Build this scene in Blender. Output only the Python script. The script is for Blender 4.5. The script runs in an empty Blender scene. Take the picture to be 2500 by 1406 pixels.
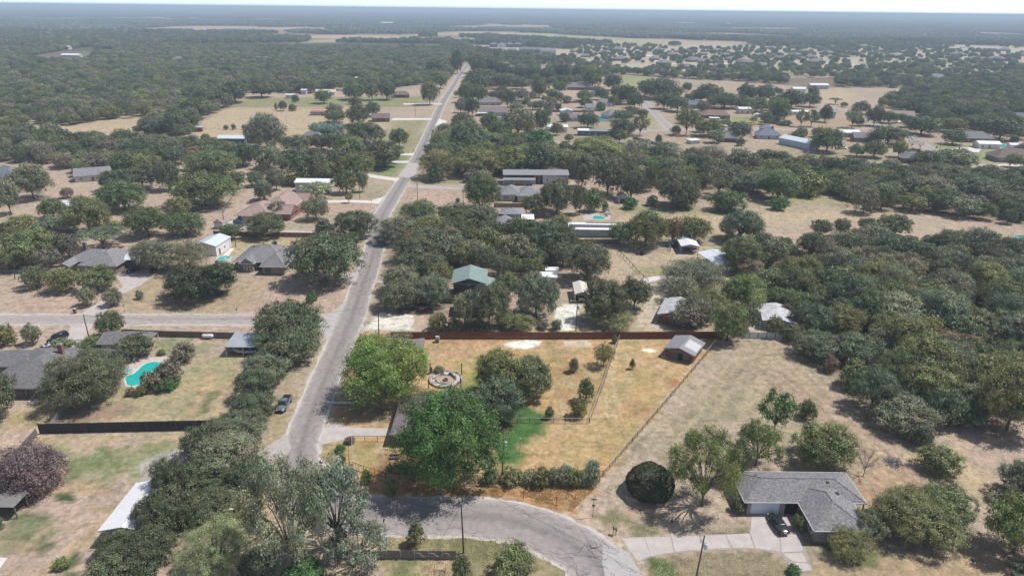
import bpy, bmesh, math, random
import numpy as np
from mathutils import Vector, Matrix

# ------------------------------------------------------------------ camera, sky, sun
scene = bpy.context.scene
COL = scene.collection
H = 80.0; FPX = 1667.0
PITCH = math.atan((703 - 22.5) / FPX); ROLL = math.radians(0.64)
camd = bpy.data.cameras.new('camera'); cam = bpy.data.objects.new('camera', camd); COL.objects.link(cam)
_f = Vector((0, math.cos(PITCH), -math.sin(PITCH))); _u = Vector((0, math.sin(PITCH), math.cos(PITCH))); _r = Vector((1, 0, 0))
_r2 = _r * math.cos(ROLL) + _u * math.sin(ROLL); _u2 = _u * math.cos(ROLL) - _r * math.sin(ROLL)
M = Matrix((( _r2.x, _u2.x, -_f.x, 0), (_r2.y, _u2.y, -_f.y, 0), (_r2.z, _u2.z, -_f.z, H), (0, 0, 0, 1)))
cam.matrix_world = M
camd.sensor_width = 36; camd.lens = 24.0; camd.clip_start = 1.0; camd.clip_end = 80000
scene.camera = cam

SUN_EL = math.radians(60); SUN_DIR = Vector((0.98, 0.2, 0)).normalized()
sv = Vector((SUN_DIR.x * math.cos(SUN_EL), SUN_DIR.y * math.cos(SUN_EL), math.sin(SUN_EL)))
world = bpy.data.worlds.new("World"); scene.world = world; world.use_nodes = True
wn = world.node_tree; bg = wn.nodes['Background']
sky = wn.nodes.new('ShaderNodeTexSky'); sky.sky_type = 'NISHITA'; sky.sun_disc = False
sky.sun_elevation = SUN_EL; sky.sun_rotation = math.atan2(sv.x, sv.y); sky.altitude = 200; sky.air_density = 0.45; sky.dust_density = 0.2; sky.ozone_density = 3.5
hs = wn.nodes.new('ShaderNodeHueSaturation'); hs.inputs['Saturation'].default_value = 0.62
wn.links.new(sky.outputs[0], hs.inputs['Color']); wn.links.new(hs.outputs[0], bg.inputs[0]); bg.inputs[1].default_value = 0.135
sund = bpy.data.lights.new('sun', 'SUN'); sund.energy = 3.2; sund.angle = math.radians(0.53); sund.color = (1.0, 0.965, 0.915)
sun = bpy.data.objects.new('sun', sund); COL.objects.link(sun)
sun.rotation_euler = (-sv).to_track_quat('-Z', 'Y').to_euler(); sun.location = (60, 100, 120)
vs = scene.view_settings; vs.view_transform = 'Standard'; vs.look = 'None'; vs.gamma = 1; vs.use_curve_mapping = False; vs.exposure = 0.55
scene.cycles.max_bounces = 5; scene.cycles.diffuse_bounces = 2; scene.cycles.glossy_bounces = 2; scene.cycles.transmission_bounces = 3
scene.cycles.volume_bounces = 0; scene.cycles.transparent_max_bounces = 6
HAZE = 0.00021

# ------------------------------------------------------------------ helpers
def W(px, py, z=0.0):
    """where the line of sight through a point of the photograph meets height z: used once, to read the map off the picture"""
    a = px - 1250; b = 703 - py
    x = a * math.cos(ROLL) - b * math.sin(ROLL); y = a * math.sin(ROLL) + b * math.cos(ROLL)
    dx = x / FPX; up = y / FPX
    dy = math.cos(PITCH) + up * math.sin(PITCH); dz = -math.sin(PITCH) + up * math.cos(PITCH)
    if dz > -1e-4: dz = -1e-4
    t = (z - H) / dz
    return (dx * t, dy * t)
def PPM(px, py):  # pixels per metre there
    x, y = W(px, py); x2, y2 = W(px + 50, py)
    return 50 / math.hypot(x2 - x, y2 - y)
def proj(x, y, z):
    d = Vector((x, y, z - H)); w = d.dot(_f)
    return 1250 + FPX * d.dot(_r2) / w, 703 - FPX * d.dot(_u2) / w
def fbm(x, y, scale, octv=4, seed=0):
    x = np.asarray(x, dtype=np.float64) / scale; y = np.asarray(y, dtype=np.float64) / scale
    out = np.zeros_like(x); amp = 1.0; tot = 0
    for o in range(octv):
        xi = np.floor(x).astype(np.int64); yi = np.floor(y).astype(np.int64); fx = x - xi; fy = y - yi
        fx = fx * fx * (3 - 2 * fx); fy = fy * fy * (3 - 2 * fy)
        def h(a, b):
            n = (a * 374761393 + b * 668265263 + seed * 1442695041 + o * 97531) & 0xffffffff
            n = ((n ^ (n >> 13)) * 1274126177) & 0xffffffff
            return ((n ^ (n >> 16)) & 0xffff) / 65535.0
        v = (h(xi, yi) * (1 - fx) + h(xi + 1, yi) * fx) * (1 - fy) + (h(xi, yi + 1) * (1 - fx) + h(xi + 1, yi + 1) * fx) * fy
        out += v * amp; tot += amp; amp *= 0.55; x = x * 2.03 + 17.1; y = y * 2.03 - 9.7
    return out / tot
def poly_sd(px, py, poly):
    """signed distance (positive inside) of many points to a polygon"""
    n = len(poly); d2 = np.full(px.shape, 1e18); ins = np.zeros(px.shape, dtype=bool)
    for i in range(n):
        ax, ay = poly[i]; bx, by = poly[(i + 1) % n]
        ex, ey = bx - ax, by - ay; L = ex * ex + ey * ey + 1e-12
        t = np.clip(((px - ax) * ex + (py - ay) * ey) / L, 0, 1)
        d2 = np.minimum(d2, (px - ax - t * ex) ** 2 + (py - ay - t * ey) ** 2)
        if ay != by:
            c = ((ay > py) != (by > py)) & (px < (bx - ax) * (py - ay) / (by - ay) + ax); ins ^= c
    d = np.sqrt(d2); return np.where(ins, d, -d)
def line_d(px, py, line):
    d2 = np.full(px.shape, 1e18)
    for i in range(len(line) - 1):
        ax, ay = line[i]; bx, by = line[i + 1]; ex, ey = bx - ax, by - ay; L = ex * ex + ey * ey + 1e-12
        t = np.clip(((px - ax) * ex + (py - ay) * ey) / L, 0, 1)
        d2 = np.minimum(d2, (px - ax - t * ex) ** 2 + (py - ay - t * ey) ** 2)
    return np.sqrt(d2)
def WL(*pts): return [W(a, b) for a, b in pts]
def smooth(pts, n=6):
    out = []; m = len(pts)
    for i in range(m - 1):
        p0 = pts[max(i - 1, 0)]; p1 = pts[i]; p2 = pts[i + 1]; p3 = pts[min(i + 2, m - 1)]
        for k in range(n):
            t = k / n
            out.append(tuple(0.5 * (2 * p1[j] + (p2[j] - p0[j]) * t + (2 * p0[j] - 5 * p1[j] + 4 * p2[j] - p3[j]) * t * t + (3 * p1[j] - p0[j] - 3 * p2[j] + p3[j]) * t ** 3) for j in range(len(p1))))
    out.append(tuple(pts[-1])); return out

def tag(o, label=None, cat=None, group=None, kind=None):
    if label: o['label'] = label
    if cat: o['category'] = cat
    if group: o['group'] = group
    if kind: o['kind'] = kind
    return o
def thing(name, label, cat, loc=(0, 0, 0), rz=0.0, group=None):
    o = bpy.data.objects.new(name, None); COL.objects.link(o); o.empty_display_size = 0.5
    o.location = loc; o.rotation_euler = (0, 0, rz)
    return tag(o, label, cat, group)
def copy_tree(o, parent=None):
    c = o.copy(); COL.objects.link(c)
    if parent is not None: c.parent = parent
    for ch in list(o.children): copy_tree(ch, c)
    return c

class MB:
    def __init__(s): s.v = []; s.f = []; s.m = []
    def add(s, vs, fs, mi=0):
        b = len(s.v); s.v.extend(vs); s.f.extend([tuple(b + i for i in f) for f in fs]); s.m.extend([mi] * len(fs)); return s
    def box(s, cx, cy, z0, lx, ly, h, rz=0.0, mi=0, taper=1.0):
        c, sn = math.cos(rz), math.sin(rz); vs = []
        for k, z in ((1.0, z0), (taper, z0 + h)):
            for sx, sy in ((-1, -1), (1, -1), (1, 1), (-1, 1)):
                x, y = sx * lx / 2 * k, sy * ly / 2 * k
                vs.append((cx + x * c - y * sn, cy + x * sn + y * c, z))
        return s.add(vs, [(0, 3, 2, 1), (4, 5, 6, 7), (0, 1, 5, 4), (1, 2, 6, 5), (2, 3, 7, 6), (3, 0, 4, 7)], mi)
    def bar(s, p, q, w, h=None, mi=0):
        """square bar from p to q"""
        h = h or w; p = Vector(p); q = Vector(q); d = (q - p)
        if d.length < 1e-6: return s
        d.normalize(); up = Vector((0, 0, 1)) if abs(d.z) < 0.95 else Vector((0, 1, 0))
        a = d.cross(up).normalized() * w / 2; b = a.cross(d).normalized() * h / 2
        vs = [tuple(e + i * a + j * b) for e in (p, q) for i, j in ((-1, -1), (1, -1), (1, 1), (-1, 1))]
        return s.add(vs, [(0, 1, 2, 3), (7, 6, 5, 4), (0, 4, 5, 1), (1, 5, 6, 2), (2, 6, 7, 3), (3, 7, 4, 0)], mi)
    def tube(s, pts, rad, n=6, mi=0, cap=True):
        pts = [Vector(p) for p in pts]; base = len(s.v); m = len(pts)
        for i, p in enumerate(pts):
            d = (pts[min(i + 1, m - 1)] - pts[max(i - 1, 0)])
            d = d.normalized() if d.length > 1e-9 else Vector((0, 0, 1))
            up = Vector((0, 0, 1)) if abs(d.z) < 0.9 else Vector((1, 0, 0))
            a = d.cross(up).normalized(); b = d.cross(a).normalized(); r = rad[i] if hasattr(rad, '__len__') else rad
            for k in range(n):
                t = 2 * math.pi * k / n; s.v.append(tuple(p + (a * math.cos(t) + b * math.sin(t)) * r))
        for i in range(m - 1):
            for k in range(n):
                k2 = (k + 1) % n; s.f.append((base + i * n + k, base + i * n + k2, base + (i + 1) * n + k2, base + (i + 1) * n + k)); s.m.append(mi)
        if cap:
            s.f.append(tuple(base + k for k in range(n))[::-1]); s.m.append(mi)
            s.f.append(tuple(base + (m - 1) * n + k for k in range(n))); s.m.append(mi)
        return s
    def prism(s, poly, z0, z1, mi=0, inset=0.0):
        n = len(poly); cx = sum(p[0] for p in poly) / n; cy = sum(p[1] for p in poly) / n
        vs = [(x, y, z0) for x, y in poly] + [(x + (cx - x) * inset, y + (cy - y) * inset, z1) for x, y in poly]
        fs = [tuple(range(n))[::-1], tuple(range(n, 2 * n))] + [(i, (i + 1) % n, n + (i + 1) % n, n + i) for i in range(n)]
        return s.add(vs, fs, mi)
    def lathe(s, prof, cx=0, cy=0, z=0, n=12, mi=0):
        base = len(s.v)
        for r, h in prof:
            for k in range(n):
                t = 2 * math.pi * k / n; s.v.append((cx + r * math.cos(t), cy + r * math.sin(t), z + h))
        for i in range(len(prof) - 1):
            for k in range(n):
                k2 = (k + 1) % n; s.f.append((base + i * n + k, base + i * n + k2, base + (i + 1) * n + k2, base + (i + 1) * n + k)); s.m.append(mi)
        s.f.append(tuple(base + k for k in range(n))[::-1]); s.m.append(mi)
        s.f.append(tuple(base + (len(prof) - 1) * n + k for k in range(n))); s.m.append(mi)
        return s
    def mesh(s, name, mats, smooth_=False):
        me = bpy.data.meshes.new(name); me.from_pydata(s.v, [], s.f)
        if not isinstance(mats, (list, tuple)): mats = [mats]
        for m_ in mats: me.materials.append(m_)
        if len(mats) > 1: me.polygons.foreach_set('material_index', s.m)
        if smooth_: me.polygons.foreach_set('use_smooth', [True] * len(me.polygons))
        me.update(); return me
    def build(s, name, mats, parent=None, smooth_=False, loc=None, kind=None):
        o = bpy.data.objects.new(name, s.mesh(name, mats, smooth_)); COL.objects.link(o)
        if parent is not None: o.parent = parent
        if loc: o.location = loc
        if kind: o['kind'] = kind
        return o
def part(name, me, parent, loc=(0, 0, 0), rz=0.0, scl=None):
    o = bpy.data.objects.new(name, me); COL.objects.link(o); o.parent = parent; o.location = loc; o.rotation_euler = (0, 0, rz)
    if scl: o.scale = scl
    return o

# ------------------------------------------------------------------ materials
MATS = {}
def mat(name, col, rough=0.85, noise=0.0, nscale=1.0, metal=0.0, stretch=(1, 1, 1), bump=0.0, spec=0.3, wear=None):
    """procedural: base colour varied by two noises, optional worn tint"""
    if name in MATS: return MATS[name]
    m = bpy.data.materials.new(name); m.use_nodes = True; nt = m.node_tree; b = nt.nodes['Principled BSDF']
    b.inputs['Roughness'].default_value = rough; b.inputs['Metallic'].default_value = metal; b.inputs['Specular IOR Level'].default_value = spec
    b.inputs['Base Color'].default_value = (*col, 1)
    if noise > 0:
        tc = nt.nodes.new('ShaderNodeTexCoord'); mp = nt.nodes.new('ShaderNodeMapping'); mp.inputs['Scale'].default_value = stretch
        nt.links.new(tc.outputs['Object'], mp.inputs[0])
        n1 = nt.nodes.new('ShaderNodeTexNoise'); n1.inputs['Scale'].default_value = nscale; n1.inputs['Detail'].default_value = 5; n1.inputs['Roughness'].default_value = 0.65
        nt.links.new(mp.outputs[0], n1.inputs['Vector'])
        cr = nt.nodes.new('ShaderNodeValToRGB'); e = cr.color_ramp.elements
        e[0].position = 0.3; e[1].position = 0.72
        e[0].color = (*[max(0, c * (1 - noise)) for c in col], 1); e[1].color = (*[min(1, c * (1 + noise)) for c in col], 1)
        if wear: 
            k = cr.color_ramp.elements.new(0.5); k.color = (*col, 1); e[1].color = (*wear, 1)
        nt.links.new(n1.outputs['Fac'], cr.inputs[0]); nt.links.new(cr.outputs[0], b.inputs['Base Color'])
        if bump > 0:
            bm_ = nt.nodes.new('ShaderNodeBump'); bm_.inputs['Strength'].default_value = bump; bm_.inputs['Distance'].default_value = 0.05
            nt.links.new(n1.outputs['Fac'], bm_.inputs['Height']); nt.links.new(bm_.outputs[0], b.inputs['Normal'])
    MATS[name] = m; return m
def shingle(name, col):
    """asphalt shingles: courses and mottling as colour and relief"""
    m = mat(name, col, 0.92, 0.16, 2.2, spec=0.2); nt = m.node_tree; b = nt.nodes['Principled BSDF']
    cr = [n for n in nt.nodes if n.type == 'VALTORGB'][0]
    tc = [n for n in nt.nodes if n.type == 'TEX_COORD'][0]
    n2 = nt.nodes.new('ShaderNodeTexNoise'); n2.inputs['Scale'].default_value = 1.0; n2.inputs['Detail'].default_value = 2
    mp = nt.nodes.new('ShaderNodeMapping'); mp.inputs['Scale'].default_value = (2.2, 2.2, 9.0); nt.links.new(tc.outputs['Object'], mp.inputs[0]); nt.links.new(mp.outputs[0], n2.inputs['Vector'])
    mx = nt.nodes.new('ShaderNodeMix'); mx.data_type = 'RGBA'; mx.blend_type = 'MULTIPLY'; mx.inputs[0].default_value = 1.0
    c2 = nt.nodes.new('ShaderNodeValToRGB'); c2.color_ramp.elements[0].color = (0.62, 0.62, 0.62, 1); c2.color_ramp.elements[1].color = (1.32, 1.32, 1.32, 1)
    c2.color_ramp.elements[0].position = 0.3; c2.color_ramp.elements[1].position = 0.7
    nt.links.new(n2.outputs['Fac'], c2.inputs[0]); nt.links.new(cr.outputs[0], mx.inputs[6]); nt.links.new(c2.outputs[0], mx.inputs[7]); nt.links.new(mx.outputs[2], b.inputs['Base Color'])
    return m
def foliage_mat():
    m = bpy.data.materials.new('foliage'); m.use_nodes = True; nt = m.node_tree; nt.nodes.clear()
    out = nt.nodes.new('ShaderNodeOutputMaterial')
    at = nt.nodes.new('ShaderNodeAttribute'); at.attribute_type = 'INSTANCER'; at.attribute_name = 'tint'
    sh = nt.nodes.new('ShaderNodeAttribute'); sh.attribute_name = 'leafvar'
    mx = nt.nodes.new('ShaderNodeMix'); mx.data_type = 'RGBA'; mx.blend_type = 'MULTIPLY'; mx.inputs[0].default_value = 1.0
    nt.links.new(at.outputs['Color'], mx.inputs[6]); nt.links.new(sh.outputs['Color'], mx.inputs[7])
    d = nt.nodes.new('ShaderNodeBsdfDiffuse'); t = nt.nodes.new('ShaderNodeBsdfTranslucent'); g = nt.nodes.new('ShaderNodeBsdfGlossy'); g.inputs['Roughness'].default_value = 0.45
    nt.links.new(mx.outputs[2], d.inputs[0]); nt.links.new(mx.outputs[2], t.inputs[0]); g.inputs[0].default_value = (0.8, 0.85, 0.9, 1)
    a = nt.nodes.new('ShaderNodeMixShader'); a.inputs[0].default_value = 0.18; nt.links.new(d.outputs[0], a.inputs[1]); nt.links.new(t.outputs[0], a.inputs[2])
    c = nt.nodes.new('ShaderNodeMixShader'); c.inputs[0].default_value = 0.03; nt.links.new(a.outputs[0], c.inputs[1]); nt.links.new(g.outputs[0], c.inputs[2])
    nt.links.new(c.outputs[0], out.inputs[0]); return m
LEAF = foliage_mat()
BARK = mat('bark', (0.13, 0.11, 0.09), 0.95, 0.35, 3.0)
BAREBARK = mat('grey_dead_bark', (0.30, 0.27, 0.25), 0.95, 0.3, 3.0)

# ------------------------------------------------------------------ roads and paths read off the picture
MAIN = [(1143, 158), (1125, 180), (1107, 210), (1081, 250), (1059, 300), (1036, 350), (1011, 400), (989, 434), (956, 487), (933, 526), (921, 565), (915, 600),
        (905, 640), (893, 675), (883, 700), (868, 748), (847, 800), (826, 850), (804, 900), (783, 950), (764, 1000), (745, 1050), (732, 1100), (732, 1150), (752, 1195),
        (795, 1232), (860, 1251), (930, 1257), (1000, 1259), (1100, 1260), (1200, 1265), (1290, 1283), (1370, 1316), (1430, 1352), (1475, 1400), (1500, 1450), (1515, 1520)]
MAINW = smooth([W(*p) for p in MAIN], 5)
SIDE = [(-900, 776), (-400, 778), (0, 780), (250, 780), (450, 780), (650, 781), (760, 782), (862, 784)]
SIDEW = smooth([W(*p) for p in SIDE], 4)
CURVE = [(1940, 238), (2000, 253), (2071, 273), (2100, 289), (2168, 314), (2209, 330), (2255, 353), (2291, 374), (2371, 401), (2419, 420), (2520, 436), (2700, 450)]
CURVEW = smooth([W(*p) for p in CURVE], 4)
CROSS = [(1500, 322), (1640, 318), (1740, 316), (1823, 315), (1900, 316), (1991, 317), (2080, 316), (2168, 314)]
CROSSW = smooth([W(*p) for p in CROSS], 4)
STUB = [(1545, 215), (1572, 248), (1592, 270), (1615, 294), (1640, 318)]
STUBW = smooth([W(*p) for p in STUB], 4)
ESTATE = [(1425, 118), (1500, 122), (1560, 132), (1600, 140), (1610, 152), (1700, 158), (1800, 154), (1900, 150), (2100, 158), (2300, 150)]
ESTATEW = smooth([W(*p) for p in ESTATE], 4)
ROADS = [(MAINW, 3.4), (SIDEW, 3.3), (CURVEW, 3.2), (CROSSW, 3.0), (STUBW, 3.2), (ESTATEW, 4)]

GV = bpy.data.materials.new('dry_ground'); GV.use_nodes = True
def ground_material():
    nt = GV.node_tree; b = nt.nodes['Principled BSDF']; b.inputs['Roughness'].default_value = 0.97; b.inputs['Specular IOR Level'].default_value = 0.1
    ca = nt.nodes.new('ShaderNodeVertexColor'); ca.layer_name = 'soil'
    tc = nt.nodes.new('ShaderNodeTexCoord')
    def nz(s, det, lo, hi, p0=0.3, p1=0.7, vec=None):
        n = nt.nodes.new('ShaderNodeTexNoise'); n.inputs['Scale'].default_value = s; n.inputs['Detail'].default_value = det; n.inputs['Roughness'].default_value = 0.7
        nt.links.new(vec or tc.outputs['Object'], n.inputs['Vector'])
        r = nt.nodes.new('ShaderNodeValToRGB'); r.color_ramp.elements[0].position = p0; r.color_ramp.elements[1].position = p1
        r.color_ramp.elements[0].color = (*lo, 1); r.color_ramp.elements[1].color = (*hi, 1); nt.links.new(n.outputs['Fac'], r.inputs[0]); return r, n
    def mul(a, c, f=1.0):
        x = nt.nodes.new('ShaderNodeMix'); x.data_type = 'RGBA'; x.blend_type = 'MULTIPLY'; x.inputs[0].default_value = f
        nt.links.new(a, x.inputs[6]); nt.links.new(c, x.inputs[7]); return x.outputs[2]
    r1, n1 = nz(1.1, 8, (0.66, 0.68, 0.66), (1.34, 1.31, 1.26))
    r2, n2 = nz(0.13, 5, (0.84, 0.88, 0.88), (1.12, 1.08, 1.04))
    r3, n3 = nz(4.0, 3, (0.72, 0.74, 0.72), (1.25, 1.25, 1.22))
    r4, n4 = nz(0.42, 8, (0.60, 0.66, 0.58), (1.12, 1.10, 1.10), .36, .56)
    c = mul(mul(mul(mul(ca.outputs['Color'], r1.outputs[0]), r2.outputs[0]), r3.outputs[0], 0.8), r4.outputs[0], 0.8)
    nt.links.new(c, b.inputs['Base Color'])
    bm_ = nt.nodes.new('ShaderNodeBump'); bm_.inputs['Strength'].default_value = 0.6; bm_.inputs['Distance'].default_value = 0.12
    nt.links.new(n1.outputs['Fac'], bm_.inputs['Height']); nt.links.new(bm_.outputs[0], b.inputs['Normal'])
ground_material()

DRY = (0.395, 0.322, 0.265); PINK = (0.415, 0.305, 0.262); GRN = (0.15, 0.165, 0.085); DGRN = (0.075, 0.10, 0.05); LUSH = (0.07, 0.15, 0.045)
ORG = (0.42, 0.235, 0.115); YEL = (0.42, 0.30, 0.15); PALE = (0.50, 0.43, 0.36); WHT = (0.72, 0.68, 0.64); GRV = (0.36, 0.33, 0.32); LIT = (0.17, 0.13, 0.10); TAN = (0.43, 0.34, 0.25); RED = (0.36, 0.17, 0.09)
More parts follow.
